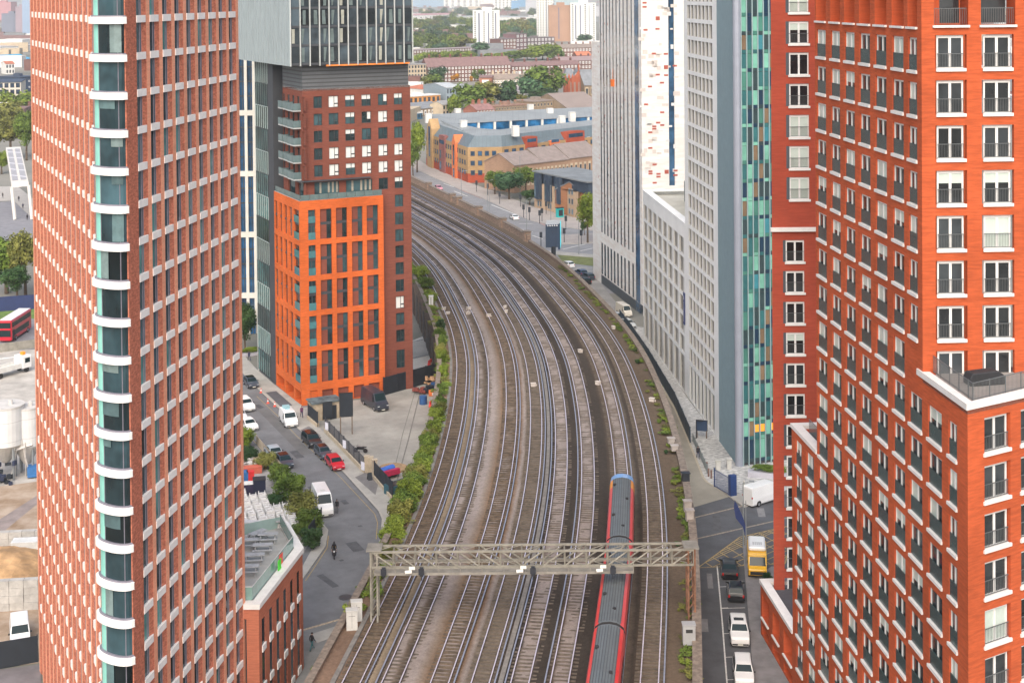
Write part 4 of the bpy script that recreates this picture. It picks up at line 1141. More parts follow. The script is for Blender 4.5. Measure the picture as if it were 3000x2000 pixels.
for a, b in ((ra, rb), (rb, rc)):
    L_ = math.dist(a, b); e = unit(a, b); n_ = int(L_/.13)
    for i in range(n_+1): m_.obox((a[0]+e[0]*L_*i/n_, a[1]+e[1]*L_*i/n_, ZTER+.62), (.022, .022, 1.1))
    for i in range(int(L_/1.6)+1): m_.obox((a[0]+e[0]*1.6*i, a[1]+e[1]*1.6*i, ZTER+.65), (.06, .06, 1.2))
    m_.bar((*a, ZTER+1.2), (*b, ZTER+1.2), .05); m_.bar((*a, ZTER+.15), (*b, ZTER+.15), .04)
m_.build('terrace_railing', [barm], rt, world=True)
for (Pa, z, L_) in ((PW1, ZW1, LW1), (PW2, ZW2, LW2)):
    m_ = MB(); m_.prism([at(Pa, sdv, -.1, .12), at(Pa, sdv, L_-.01, .12), at(Pa, sdv, L_-.01, -.75), at(Pa, sdv, .75, -.75)], z, z+.35)
    m_.prism([at(Pa, sdv, -.1, .12), at(Pa, sdv, .75, -.75), at(Pa, sdv, .9, -4.2), at(Pa, sdv, .0, -4.2)], z, z+.35); m_.build('wing_coping', [whitest], rt, world=True)
    m_ = MB(); m_.prism([at(Pa, sdv, .8, -.75), at(Pa, sdv, L_-.01, -.75), at(Pa, sdv, L_-.01, -9), at(Pa, sdv, .8, -9)], z-.8, z-.3); m_.build('wing_roof', [mat('roof_dark', (.07, .07, .08), .9, .15)], rt, world=True)
m_ = MB()
a = at(PW1, sdv, 2.2, -1.0); b = at(PW1, sdv, LW1, -1.0); e = unit(a, b); L_ = math.dist(a, b)
for i in range(int(L_/.14)): m_.obox((a[0]+e[0]*.14*i, a[1]+e[1]*.14*i, ZW1+.8), (.022, .022, 1.1))
m_.bar((*a, ZW1+1.35), (*b, ZW1+1.35), .05); m_.build('wing_railing', [barm], rt, world=True)
for c in w2:
    m_ = MB(); p = at(PW2, sdv, c[0], -.7); q = at(PW2, sdv, c[1], -.7); m_.quad((*p, .3), (*q, .3), (*q, ZW2-4.1), (*p, ZW2-4.1)); m_.build('ground_window', [rglass], rt, world=True)
    m_ = MB(); p = at(PW2, sdv, (c[0]+c[1])/2, -.35); m_.obox((*p, ZW2-3.28), (c[1]-c[0]-.01, 1.05, .14), rotS); m_.build('wing_sill', [whitest], rt, world=True)
pt = thing('garden_furniture', 'black covered garden furniture on the timber roof terrace', 'furniture', (*at(PN, lfd, 5.2, -3.2), ZTER-.1), .2)
m_ = MB(); prof = [(-1.3, 0), (1.3, 0), (1.25, .6), (.8, .95), (-1.1, .85), (-1.3, .5)]
n = len(prof); vs = [(x, -.55, z) for x, z in prof]+[(x*.96, .55, z*.95) for x, z in prof]; m_.add(vs, [tuple(range(n)), tuple(range(n, 2*n))[::-1]]+[(i, n+i, n+(i+1) % n, (i+1) % n) for i in range(n)])
m_.build('cover', [mat('black_cover', (.02, .022, .026), .7, .15, 2)], pt, bevel=.06)
# ------------------------------------------------------------------ slim deep red tower behind it
SY = 141.5
sx = lambda g, v=700: dp(2200+g/2.24, v, SY).x
st_ = thing('slim_tower', 'slim darker red brick tower with one column of white windows and a white ledge halfway', 'tower', (sx(138), SY, 0))
zs1 = [dp(2340, (y+0)/2.24, SY).z for y in (85, 292, 501, 703, 905, 1107)]
FS = (zs1[0]-zs1[-1])/5
zs1 = [zs1[0]-FS*k for k in range(-1, 7)]
zlow = [dp(2330, 650+y/2.24, SY).z for y in (264, 466, 668, 872, 1074, 1272)]
FS2 = (zlow[0]-zlow[-1])/5
zlow = [zlow[0]-FS2*k for k in range(0, 13)]
ZLED = dp(2330, 650+45/2.24, SY).z
W_ = MB(); x0_ = sx(138); ops = []
wa, wb = sx(258)-x0_, sx(385)-x0_; la, lb = sx(229)-x0_, sx(349)-x0_
for z in zs1: ops.append((wa-.35, wb, z, z+2.25))
for z in zlow:
    if z > 1: ops.append((la-.3, lb, z, z+2.2))
for a, b in ((.0, 0),): pass
LX = 13.0
W_.wall((x0_, SY), (1, 0), LX, 0, TOPR, ops, .2, 0, 1)
bk_ = (x0_*1.09+.4, SY*1.09); W_.wall(bk_, unit(bk_, (x0_, SY)), math.dist(bk_, (x0_, SY)), 0, TOPR)
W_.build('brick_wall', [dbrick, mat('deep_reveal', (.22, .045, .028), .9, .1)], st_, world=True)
pl = []; random.seed(5)
for k, z in enumerate(zs1): pl.append((tw(wb-wa, 2.2, (1, 1, 2, 0, 0, 1, 1, 1)[k], .17, 0, True, k not in (3,)), x0_+wa, SY, z+.02, 0))
for k, z in enumerate(zlow):
    if z > 1: pl.append((tw(lb-la, 2.15, (0, 0, 0, 2, 0, 0)[k] if k < 6 else 0, .17, 0, True), x0_+la, SY, z+.02, 0))
fit_windows(st_, pl)
m_ = MB(); m_.box(-.15, LX-.2, -.3, -.003, ZLED-.25, ZLED+.15); m_.build('ledge', [whitest], st_)
# ------------------------------------------------------------------ white grid hotel with coloured glass front
hdv = (.0805, -.9968)
H3 = gp(2163, 1367); 
def hpt(u):
    k = (lambda r: r.x/r.y)(ray(u, 1100)); t = (k*H3[1]-H3[0])/(hdv[0]-k*hdv[1]); return (H3[0]+hdv[0]*t, H3[1]+hdv[1]*t)
rotH = math.atan2(hdv[1], hdv[0])
HA, HB, HC = hpt(1887), hpt(2010), hpt(2107)
gridm = mat('white_grid', (.80, .82, .82), .6, .05, .3)
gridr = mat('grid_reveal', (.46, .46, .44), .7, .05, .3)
hglass = glass('hotel_glass', (.05, .058, .07), rnd=.6, rough=.12)
tanm = mat('tan_panel', (.24, .205, .165), .6, .1, .6)
greym = mat('grey_ribbed_wall', (.135, .205, .255), .5, .05, .3)
ht = thing('hotel_tower', 'white gridded tower with grey ribbed corner and green, blue and brown glass panel front', 'tower', (H3[0], H3[1], 0))
ZL = zat(1887, 560, *HA); TOPH = 100
W_ = MB(); ops = []
Lw = math.dist(HA, HB); Lt = math.dist(HB, HC)
lo = 8; bwL = (Lw-.8)/lo; FHH = 3.2
lowrows = [ZL-2.0-FHH*(k+1) for k in range(8)]
for i in range(lo):
    a = .6+i*bwL+.15; b = .6+(i+1)*bwL-.85
    for k, z in enumerate(lowrows):
        if z < 3.4: continue
        ops.append((a, b, z+.25, z+FHH-.3))
    ops.append((a, b, .1, lowrows[-1 if lowrows[-1] >= 3.4 else -2]-.4))
zmin = min(z for z in lowrows if z >= 3.4)
ops = [o if o[2] != .1 else (o[0], o[1], .1, zmin-.3) for o in ops]
W_.wall(HA, hdv, Lw, 0, ZL, ops, .3, 0, 1)
FT = 51.0/1.0*0+2.72
zt0 = zat(2023, 237/2.24+2, *hpt(2023))
tc = []
t0_ = math.dist(HB, hpt(2019.5)); t1_ = math.dist(HB, hpt(2094)); bt = (t1_-t0_)/7
ops = []
trows = [zt0-FT*k for k in range(-2, 26)]
for i in range(7):
    for z in trows:
        if z > 5.6: ops.append((t0_+i*bt+.25, t0_+(i+1)*bt-.3, z+.15, z+FT-.45))
    ops.append((t0_+i*bt+.25, t0_+(i+1)*bt-.3, .1, min(z for z in trows if z > 5.6)-.5))
W_.wall(HB, hdv, Lt, 0, TOPH, ops, .28, 0, 1)
W_.wall(at(HA, hdv, 0, -25), unit(at(HA, hdv, 0, -25), HA), 25, 0, ZL)
W_.wall(at(HB, hdv, 0, -25), unit(at(HB, hdv, 0, -25), HB), 25, ZL-1, TOPH)
W_.build('grid_wall', [gridm, gridr], ht, world=True)
pl = []
def hotelwin(w, h, tan):
    a = MB(); a.quad((0, .26, 0), (w, .26, 0), (w, .26, h), (0, .26, h)); y = .26
    t = MB(); t.box(w*.52, w, y-.1, y-.01, 0, h); return {'window': (a, [hglass]), 'side_panel': (t, [tanm if tan != 1 else gridr])}
HW1 = hotelwin(bwL-1.0, FHH-.55, 1); HW2 = hotelwin(bt-.55, FT-.6, 0); HW3 = hotelwin(bwL-1.0, zmin-.4, 1)
for i in range(lo):
    for z in lowrows:
        if z >= 3.4: p = at(HA, hdv, .6+i*bwL+.15); pl.append((HW1, p[0], p[1], z+.25, rotH))
    p = at(HA, hdv, .6+i*bwL+.15); pl.append((HW3, p[0], p[1], .1, rotH))
for i in range(7):
    for z in trows:
        if z > 5.6 and z < 70: p = at(HB, hdv, t0_+i*bt+.25); pl.append((HW2, p[0], p[1], z+.15, rotH))
fit_windows(ht, pl, 100)
# roof of the low block with parapet and plant box
m_ = MB(); q1 = at(HA, hdv, 0, -24); q2 = at(HB, hdv, 0, -24)
m_.prism([at(HA, hdv, .1, -.1), at(HB, hdv, 0, -.1), q2, q1], ZL-1.0, ZL-.7); m_.build('low_roof', [mat('roof_cream', (.50, .49, .43), .85, .1, .4)], ht, world=True)
m_ = MB(); m_.prism([at(HA, hdv, -.05, .05), at(HB, hdv, 0, .05), at(HB, hdv, 0, -1.3), at(HA, hdv, 1.2, -1.3)], ZL, ZL+.3); m_.prism([at(HA, hdv, -.05, .05), at(HA, hdv, 1.2, -1.3), at(HA, hdv, 1.2, -24), at(HA, hdv, -.05, -24)], ZL, ZL+.3); m_.build('parapet', [gridm], ht, world=True)
m_ = MB(); m_.prism([at(HA, hdv, 9, -6), at(HB, hdv, -1, -6), at(HB, hdv, -1, -14), at(HA, hdv, 9, -14)], ZL-.7, ZL+3.0); m_.build('roof_plant', [mat('plant_slats', (.13, .17, .165), .6, .1, .5, seam=('Z', .3, .1, .5))], ht, world=True, bevel=.3)
# grey ribbed wall
m_ = MB(); Lg = math.dist(HC, H3); m_.wall(HC, hdv, Lg, 0, TOPH)
m_.build('ribbed_wall', [greym], ht, world=True)
m_ = MB(); t = .25
while t < Lg-.9: p = at(HC, hdv, t, .05); m_.obox((*p, TOPH/2), (.12, .1, TOPH), rotH); t += .42
m_.build('wall_ribs', [mat('grey_rib', (.17, .25, .30), .5, .05)], ht, world=True)
m_ = MB(); m_.cyl(*at(HC, hdv, Lg-.45, -.25), 0, TOPH, .55, n=14); m_.build('corner_column', [mat('lilac_metal', (.33, .36, .43), .4, .05, .3, metal=.3)], ht, world=True, smooth=False)
# coloured glass front
gfd = unit(H3, (H3[0]+.94, H3[1]+.33)); rotG = math.atan2(gfd[1], gfd[0])
WGl = hit(2262, H3, gfd)
pan = [mat('panel_'+n, c, .12, .12, .5, spec=.6, rnd=.1) for n, c in (('mint', (.17, .42, .33)), ('teal', (.03, .13, .14)), ('navy', (.01, .035, .07)), ('tan', (.19, .13, .08)), ('green', (.06, .20, .16)), ('slate', (.03, .055, .062)), ('aqua', (.045, .22, .27)))]
seamm = mat('glass_mullion', (.28, .38, .40), .4, .05)
m_ = MB(); m_.wall(at(H3, gfd, 0, -.2), gfd, WGl+9, 0, TOPH); m_.build('front_backing', [anth], ht, world=True)
seq = [(0, 3, 1, 4, 0, 2), (2, 2, 0, 3, 6, 0), (4, 0, 5, 1, 3, 6), (0, 2, 4, 0, 5, 1), (1, 3, 0, 2, 0, 4), (5, 0, 2, 3, 1, 0), (3, 1, 6, 0, 2, 4), (0, 5, 3, 2, 0, 6), (4, 2, 0, 1, 3, 0), (1, 0, 2, 5, 4, 3)]
nc = 6; bg = WGl/nc; zf = .4; random.seed(21)
k = 0
while zf < 69:
    hh = 3.1 if k == 0 else 2.52
    for i in range(nc):
        c = seq[(k*7+3) % 10][(i+k//10) % 6]
        if random.random() < .3: c = random.choice((1, 1, 2, 4, 5, 5))
        c2 = random.choice((0, 1, 4, 5, 2))
        a = MB(); a.quad((.07, 0, .52), (bg-.07, 0, .52), (bg-.07, 0, hh-.03), (.07, 0, hh-.03), c); a.quad((.07, 0, .03), (bg-.07, 0, .03), (bg-.07, 0, .49), (.07, 0, .49), c2)
        if (k, i) in ((1, 2), (1, 3), (1, 5)): a.quad((.12, -.02, 1.0), (bg-.12, -.02, 1.0), (bg-.12, -.02, 2.0), (.12, -.02, 2.0), 7)
        p = at(H3, gfd, .75+i*bg*.95); w = a.build('glass_panel', pan+[mat('lit_orange', (.6, .25, .03), .5, .1, emit=(1, .27, .02, .55))], ht, (p[0]-H3[0], p[1]-H3[1], zf), rotG)
        w.scale = (.95, 1, 1)
    zf += hh; k += 1
for i in range(nc+1):
    m_ = MB(); p = at(H3, gfd, .75+i*bg*.95, .05); m_.obox((*p, TOPH/2), (.12, .22, TOPH), rotG); m_.build('mullion', [seamm], ht, world=True)
# hanging banner sign on the white corner
bp_ = hpt(2009); bn = thing('banner_sign', 'narrow tall dark blue banner with white lettering on the white corner pier', 'sign', (*at(bp_, hdv, 0, .06), zat(2007, 905, *bp_)))
hb = zat(2007, 857, *bp_)-zat(2007, 950, *bp_)
m_ = MB(); m_.box(-.9, -.55 if 0 else .1, -.12, .0, -hb/2, hb/2); pn = m_.build('panel', [mat('banner_blue', (.02, .035, .14), .5, .05)], bn, (0, 0, 0), rotH)
m_ = MB(); m_.box(-.7, -.1, -.14, -.122, hb*.28, hb*.4)
for q in range(9): m_.box(-.55, -.25, -.14, -.122, hb*.18-q*hb*.07-.12, hb*.18-q*hb*.07+.12)
m_.build('lettering', [mat('banner_text', (.45, .48, .55), .5, .05)], pn)
# ------------------------------------------------------------------ striped tower with flecked cladding
D0 = gp(1875, 918); D1 = gp(1741, 813)
ddv = unit(D1, D0); rotD = math.atan2(ddv[1], ddv[0])
stone = mat('flecked_cladding', (.79, .74, .69), .7, .02, .5, (.5, .5, 3), col2=(.85, .84, .81), detail=1)
sglass = glass('slot_glass', (.03, .055, .085), rnd=.2); bslot = glass('blue_slot', (.035, .10, .19), rnd=.1)
dt = thing('striped_tower', 'tall pale tower with dark vertical stripes and cream and red flecked cladding on its front', 'tower', (D0[0], D0[1], 0))
def dpt(u):
    k = (lambda r: r.x/r.y)(ray(u, 850)); t = (k*D0[1]-D0[0])/(ddv[0]-k*ddv[1]); return (D0[0]+ddv[0]*t, D0[1]+ddv[1]*t)
TOPD = 100
D2 = dpt(1762); D3 = dpt(1884)
Ld = math.dist(D2, D3)
sl = [tuple(math.dist(D2, dpt(1650+g/2.24)) for g in (a-4.4, a+4.4)) for a in (257, 276, 296, 317, 338, 360, 383, 406, 432, 459)]
zsp = zat(1800, 650+(350)/2.09, *dpt(1800))
W_ = MB(); ops = []
for c in sl: ops.append((c[0], c[1], 11.5, TOPD-1)); ops.append((c[0]-.1, c[1]+.2, 2.2, 9.2))
bs = (math.dist(D2, dpt(1863)), math.dist(D2, dpt(1876))); ops.append((bs[0], bs[1], .1, TOPD-1))
W_.wall(D2, ddv, Ld, 2.0, TOPD, [(o[0], o[1], max(o[2], 2.01), o[3]) for o in ops], .03, 0)
ZDL = zat(1739, 121, *D1); W_.wall(dpt(1738.5), ddv, math.dist(dpt(1738.5), D2), 0, ZDL)
W_.wall(at(D2, ddv, 0, -4), unit(at(D2, ddv, 0, -4), D2), 4, ZDL-1, TOPD)
dfr = (.995, .10); W_.wall(D3, unit((0, 0), dfr), 34, 0, TOPD, [(hit(1962, D3, unit((0, 0), dfr)), hit(1979, D3, unit((0, 0), dfr)), 26, TOPD-1)], .5, 0)
W_.build('clad_wall', [stone], dt, world=True)
m_ = MB(); m_.wall(D2, ddv, bs[0]-.1, 0, 2.0-.01); m_.build('plinth', [mat('plinth_dark', (.07, .09, .11), .5, .1)], dt, world=True)
for c in sl:
    m_ = MB(); p = at(D2, ddv, c[0], -.02); q = at(D2, ddv, c[1], -.02); m_.quad((*p, 11.5), (*q, 11.5), (*q, TOPD-1), (*p, TOPD-1)); m_.build('window_strip', [sglass], dt, world=True)
    m_ = MB(); p = at(D2, ddv, c[0]-.1, -.02); q = at(D2, ddv, c[1]+.2, -.02); m_.quad((*p, 2.1), (*q, 2.1), (*q, 9.2), (*p, 9.2)); m_.build('ground_window', [sglass], dt, world=True)
m_ = MB(); p = at(D2, ddv, bs[0], -.02); q = at(D2, ddv, bs[1], -.02); m_.quad((*p, .1), (*q, .1), (*q, TOPD-1), (*p, TOPD-1)); m_.build('blue_slot', [bslot], dt, world=True)
dfv = unit((0, 0), dfr); m_ = MB(); p = at(D3, dfv, hit(1962, D3, dfv), -.45); q = at(D3, dfv, hit(1979, D3, dfv), -.45); m_.quad((*p, 26), (*q, 26), (*q, TOPD-1), (*p, TOPD-1)); m_.build('blue_slot', [bslot], dt, world=True)
# scattered red and pink cladding tiles
fl = MB(); random.seed(3); rotd = math.atan2(dfv[1], dfv[0]); SPOT = [(545, 20), (545, 47), (630, 122, 1), (550, 198), (628, 191), (603, 353), (682, 355), (682, 442, 1), (628, 491), (682, 495), (655, 544), (576, 569), (550, 686), (655, 738), (628, 806), (655, 822), (603, 830), (603, 846), (576, 869), (576, 972), (603, 1080), (576, 1125), (576, 1140), (628, 1142), (628, 1160), (682, 1128, 1), (603, 1200), (740, 433), (740, 1120), (740, 1150)]
for q in SPOT:
    u, v = 1650+q[0]/2.24, q[1]/2.24; t = hit(u, D3, dfv); p = at(D3, dfv, t, .012); fl.obox((*p, zat(u, v, *p)), (.85, .03, .36 if len(q) < 3 else .8), rotd, 0)
for q in range(80):
    t = random.uniform(0, 7.2); z = random.uniform(28, 66); p = at(D3, dfv, t, .008); fl.obox((*p, z), (random.uniform(.5, 1.4), .02, random.uniform(.3, .9)), rotd, random.choice((1, 1, 2)))
for q in range(70):
    t = random.choice([sl[i][1]+.25+random.uniform(0, .3) for i in range(9)]+[-1.0, -.4, -1.6]); z = random.uniform(10, 66); p = at(D2, ddv, t, .01); fl.obox((*p, z if t > 0 else min(z, ZDL-1)), (.3, .03, random.uniform(.2, .5)), rotD, random.choice((0, 3)))
tag(fl.build('cladding_fleck', [mat('fleck_red', (.42, .10, .07), .7, .25, 3), mat('fleck_pink', (.64, .585, .54), .7, .05), mat('fleck_white', (.70, .71, .70), .6, .04), mat('fleck_dark', (.16, .14, .14), .7, .2)], dt, world=True), kind='stuff')
x, y = at(D2, ddv, math.dist(D2, dpt(1803)), .25)
bl = thing('climbing_figure', '', '') if 0 else None
m_ = MB(); m_.obox((0, 0, 0), (.9, .5, 1.3), .3); m_.obox((0, 0, .75), (1.3, .5, .2), .3); m_.tube([(0, 0, .7), (0, 0, 3.2)], .03, 4)
cr = m_.build('access_cradle', [mat('cradle_orange', (.85, .20, .03), .6, .1)], None, (x, y, zat(1803, 245, x, y)), rotD)
tag(cr, 'small bright orange access cradle hanging on the striped tower', 'cradle')
# ------------------------------------------------------------------ streets and paved ground
def G(*pts): return [gp(u, v) for u, v in pts]
def sheet(name, pts, z, m): mb = MB(); mb.sheet(G(*pts), z); return struct(name, mb, [m])
def slab(name, pts, z, m, k=None): mb = MB(); mb.prism(G(*pts), -.05, z, 0 if k is None else 1, 0, False); return struct(name, mb, [m] if k is None else [m, k])
def strip(pts, w, z, mb=None, world=False):
    P = pts if world else G(*pts); mb = mb or MB()
    for a, b in zip(P[:-1], P[1:]):
        e = unit(a, b); n = (-e[1]*w/2, e[0]*w/2)
        mb.quad((a[0]-n[0], a[1]-n[1], z), (b[0]-n[0], b[1]-n[1], z), (b[0]+n[0], b[1]+n[1], z), (a[0]+n[0], a[1]+n[1], z))
        mb.f[-1] = mb.f[-1]
    return mb
KERB = [(560, 940), (640, 1025), (709, 1090), (761, 1144), (825, 1203), (875, 1256), (1008, 1383), (1111, 1497), (1122, 1522), (1117, 1578), (1100, 1640)]
sheet('road', [(520, 940), (640, 1000), (900, 1180), (1150, 1480), (1180, 1600), (1120, 1800), (1040, 2100), (560, 2100), (560, 1150)], -.02, asphalt)
slab('pavement', KERB+[(1165, 1640), (1165, 1480), (1146, 1462), (1096, 1400), (1069, 1386), (905, 1225), (884, 1189), (803, 1127), (753, 1084), (690, 1015), (600, 930)], .12, paving, kerbm)
m_ = strip(KERB, .28, .128); struct('kerb', m_, [kerbm])
sheet('driveway', [(779, 1152), (809, 1147), (857, 1189), (824, 1195)], .130, asphalt2)
sheet('driveway', [(880, 1262), (905, 1250), (940, 1278), (915, 1296)], .130, mat('asphalt_patch', (.17, .165, .165), .9, .15, .5))
sheet('driveway', [(1040, 1400), (1072, 1386), (1110, 1412), (1100, 1452)], .130, mat('asphalt_patch', (.17, .165, .165)))
sheet('yard', [(905, 1228), (884, 1195), (1124, 1160), (1290, 1100), (1300, 1200), (1260, 1300), (1240, 1420), (1165, 1500), (1146, 1462), (1096, 1402), (1069, 1386)], .02, concrete)
sheet('concrete_apron', [(1203, 1000), (1300, 960), (1300, 1090), (1200, 1135)], .03, mat('pale_concrete', (.52, .52, .50), .9, .08, .3))
m_ = strip([(1232, 1145), (1196, 1290), (1160, 1420)], .18, .03); m_ = strip([(1215, 1150), (1180, 1270), (1157, 1370)], .1, .03, m_); struct('drain_channel', m_, [mat('drain', (.16, .155, .145), .9, .2)])
slab('pavement', [(943, 1530), (962, 1554), (954, 1600), (921, 1649), (885, 1700), (870, 1690), (925, 1590), (935, 1560)], .12, paving, kerbm)
slab('pavement', [(870, 1856), (1024, 1810), (1040, 1850), (1000, 2100), (700, 2100)], .12, mat('paving_dark', (.20, .205, .20), .9, .15, .5), kerbm)
slab('pavement', [(905, 1862), (985, 1836), (1026, 1824), (1030, 1850), (930, 1885)], .135, paving, kerbm)
m_ = strip([(878, 1848), (1024, 1806)], .5, .005); struct('road_marking', m_, [mat('speckled_marking', (.42, .34, .24), .85, .4, 5)])
m_ = strip([(700, 1245), (752, 1300), (825, 1385)], .1, .004); m_ = strip([(962, 1568), (958, 1604), (925, 1655), (895, 1700)], .1, .004, m_); m_ = strip([(752, 1160), (818, 1222), (868, 1275), (1000, 1400), (1098, 1505), (1106, 1530), (1102, 1578)], .09, .004, m_); struct('road_marking', m_, [yellowpaint])
m_ = strip([(770, 1200), (900, 1330)], 1.6, .002); struct('tarmac_patch', m_, [mat('tarmac_old', (.125, .125, .125), .9, .15, .4, detail=8)])
x, y = gp(1012, 1748); m_ = MB(); m_.cyl(x, y, -.02, .006, .75, n=16); struct('tarmac_patch', m_, [mat('puddle_patch', (.05, .052, .055), .5, .2, 2)])
random.seed(8)
for u, v, w, l in ((760, 1190, .9, 2.2), (870, 1330, 1.2, 3.5), (930, 1440, 1.0, 5), (1010, 1470, .7, 1.6), (1040, 1600, 1.4, 3), (960, 1700, .8, 4), (1000, 1640, .5, .5), (880, 1395, .5, .5), (1055, 1540, .5, .5), (2080, 1700, .6, 4), (2060, 1830, 1.0, 3), (2100, 1530, .9, 5), (2050, 1930, .5, .5), (2230, 1500, .9, 3)):
    x, y = gp(u, v); m_ = MB(); m_.quad((-w/2, -l/2, 0), (w/2, -l/2, 0), (w/2, l/2, 0), (-w/2, l/2, 0)); o_ = struct('tarmac_patch', m_, [mat('patch_dark', (.085, .088, .095), .9, .2, 1) if random.random() < .6 else mat('patch_light', (.20, .20, .205), .9, .15, 1)], (x, y, -.012)); o_.rotation_euler.z = random.choice((.5, .6, .45)) if u < 1500 else -.1
# right hand street
sheet('road', [(1995, 1500), (2026, 1484), (2140, 1452), (2180, 1485), (2420, 1410), (2500, 2200), (1990, 2200)], -.02, asphalt2)
sheet('access_lane', [(2010, 1492), (2138, 1454), (2097, 1429), (2072, 1415), (2060, 1400), (2030, 1326), (1977, 1200), (1900, 1070), (1815, 945), (1780, 945), (1840, 1060), (1920, 1230), (1960, 1330), (1985, 1430)], .01, mat('lane_concrete', (.27, .255, .215), .9, .12, .3, detail=8))
m_ = strip([(1815, 945), (1900, 1067), (1977, 1197), (2030, 1322), (2060, 1397), (2072, 1412), (2097, 1427), (2140, 1452)], .3, .02); struct('kerb', m_, [mat('kerb_tan', (.40, .36, .28), .85, .1, 2)])
def cobble():
    m = mat('cobbles', (.36, .37, .36), .85, .45, 1.3, (1, 3.2, 1), detail=3, col2=(.62, .62, .60)); return m
sheet('plaza', [(1977, 1192), (1830, 950), (1890, 960), (2013, 1165), (2110, 1290), (2168, 1360), (2300, 1330), (2400, 1400), (2180, 1482), (2140, 1452), (2097, 1427), (2072, 1410), (2060, 1395), (2030, 1318)], .015, cobble())
slab('pavement', [(2130, 1450), (2180, 1486), (2270, 1456), (2270, 1430), (2200, 1445)], .1, paving, kerbm)
m_ = MB(); strip([(2028, 1517), (2180, 1480), (2290, 1445)], .3, .003, m_); strip([(2028, 1580), (2262, 1527), (2330, 1510)], .3, .003, m_); struct('road_marking', m_, [mat('faded_marking', (.27, .235, .19), .85, .3, 3)])
m_ = MB(); bx = [gp(2045, 1662), gp(2168, 1572), gp(2330, 1535), gp(2300, 1650)]
for a, b in zip(bx, bx[1:]+bx[:1]): strip([a, b], .14, .005, m_, True)
def lerp(a, b, t): return (a[0]+(b[0]-a[0])*t, a[1]+(b[1]-a[1])*t)
for i in range(1, 6):
    t = i/6; strip([lerp(bx[0], bx[1], t), lerp(bx[0], bx[3], t)], .13, .004, m_, True); strip([lerp(bx[1], bx[2], t), lerp(bx[3], bx[2], t)] if 0 else [lerp(bx[2], bx[1], t), lerp(bx[2], bx[3], t)], .13, .004, m_, True)
    strip([lerp(bx[1], bx[0], t), lerp(bx[1], bx[2], t)], .13, .0045, m_, True); strip([lerp(bx[3], bx[0], t), lerp(bx[3], bx[2], t)], .13, .0045, m_, True)
struct('box_junction', m_, [yellowpaint])
m_ = strip([(2101, 1657), (2116, 1820), (2133, 2040)], .14, .004)
for v, uu in ((1718, 2180), (1780, 2187), (1855, 2197), (1924, 2205), (1990, 2212)):
    k = (v-1657)/383; strip([(2101+k*32, v), (2101+k*32+22, v-1)], .1, .0045, m_)
strip([(2113, 1781), (2183, 1779)], .1, .0045, m_)
struct('parking_marking', m_, [whitepaint])
slab('pavement', [(2176, 1600), (2217, 2100), (2420, 2100), (2340, 1690), (2262, 1660), (2215, 1690), (2192, 1600)], .12, mat('paving_street', (.20, .195, .20), .9, .15, .6), kerbm)
# main road beyond the viaduct
sheet('road', [(1190, 455), (1245, 497), (1400, 570), (1545, 628), (1700, 660), (1900, 700), (1950, 860), (1760, 860), (1560, 760), (1400, 670), (1230, 570), (1150, 520)], -.02, mainroad)
slab('pavement', [(1195, 448), (1249, 484), (1371, 535), (1450, 562), (1560, 606), (1690, 640), (1900, 665), (1900, 690), (1700, 672), (1612, 660), (1549, 645), (1500, 622), (1412, 580), (1349, 556), (1270, 520), (1205, 490)], .12, mat('paving_pink', (.35, .32, .30), .9, .1, .4), kerbm)
slab('traffic_island', [(1640, 690), (1760, 682), (1760, 712), (1646, 716)], .12, mat('paving_pink', (.40, .33, .29)), kerbm)
sheet('grass', [(1630, 742), (1900, 760), (1900, 800), (1700, 775), (1648, 768)], .02, mat('mown_grass', (.15, .17, .06), .95, .25, .6))
slab('pavement', [(1600, 735), (1760, 748), (1900, 758), (1900, 766), (1760, 757), (1610, 745)], .1, paving, kerbm)
sheet('car_park', [(1640, 775), (1760, 785), (1760, 830), (1885, 985), (1830, 955), (1740, 850), (1690, 815)], .012, mat('car_park_tarmac', (.26, .26, .255), .9, .15, .3))
m_ = MB()
for a, b in (((1649, 730), (1715, 715)), ((1700, 735), (1760, 722)), ((1420, 565), (1470, 590)), ((1440, 600), (1520, 632)), ((1455, 590), (1500, 588)), ((1440, 575), (1500, 578)), ((1330, 560), (1370, 575)), ((1390, 566), (1412, 574)), ((1480, 608), (1540, 605)), ((1490, 664), (1560, 680)), ((1300, 538), (1330, 548)), ((1650, 668), (1735, 660)), ((1560, 690), (1590, 700)), ((1520, 655), (1560, 655))):
    strip([a, b], .35, .004, m_)
struct('road_marking', m_, [whitepaint])
m_ = strip([(1560, 642), (1612, 668), (1640, 695)], .3, .005); strip([(1290, 528), (1349, 556), (1412, 582)], .18, .005, m_); struct('road_marking', m_, [mat('red_route', (.45, .22, .20), .85, .2, 2)])
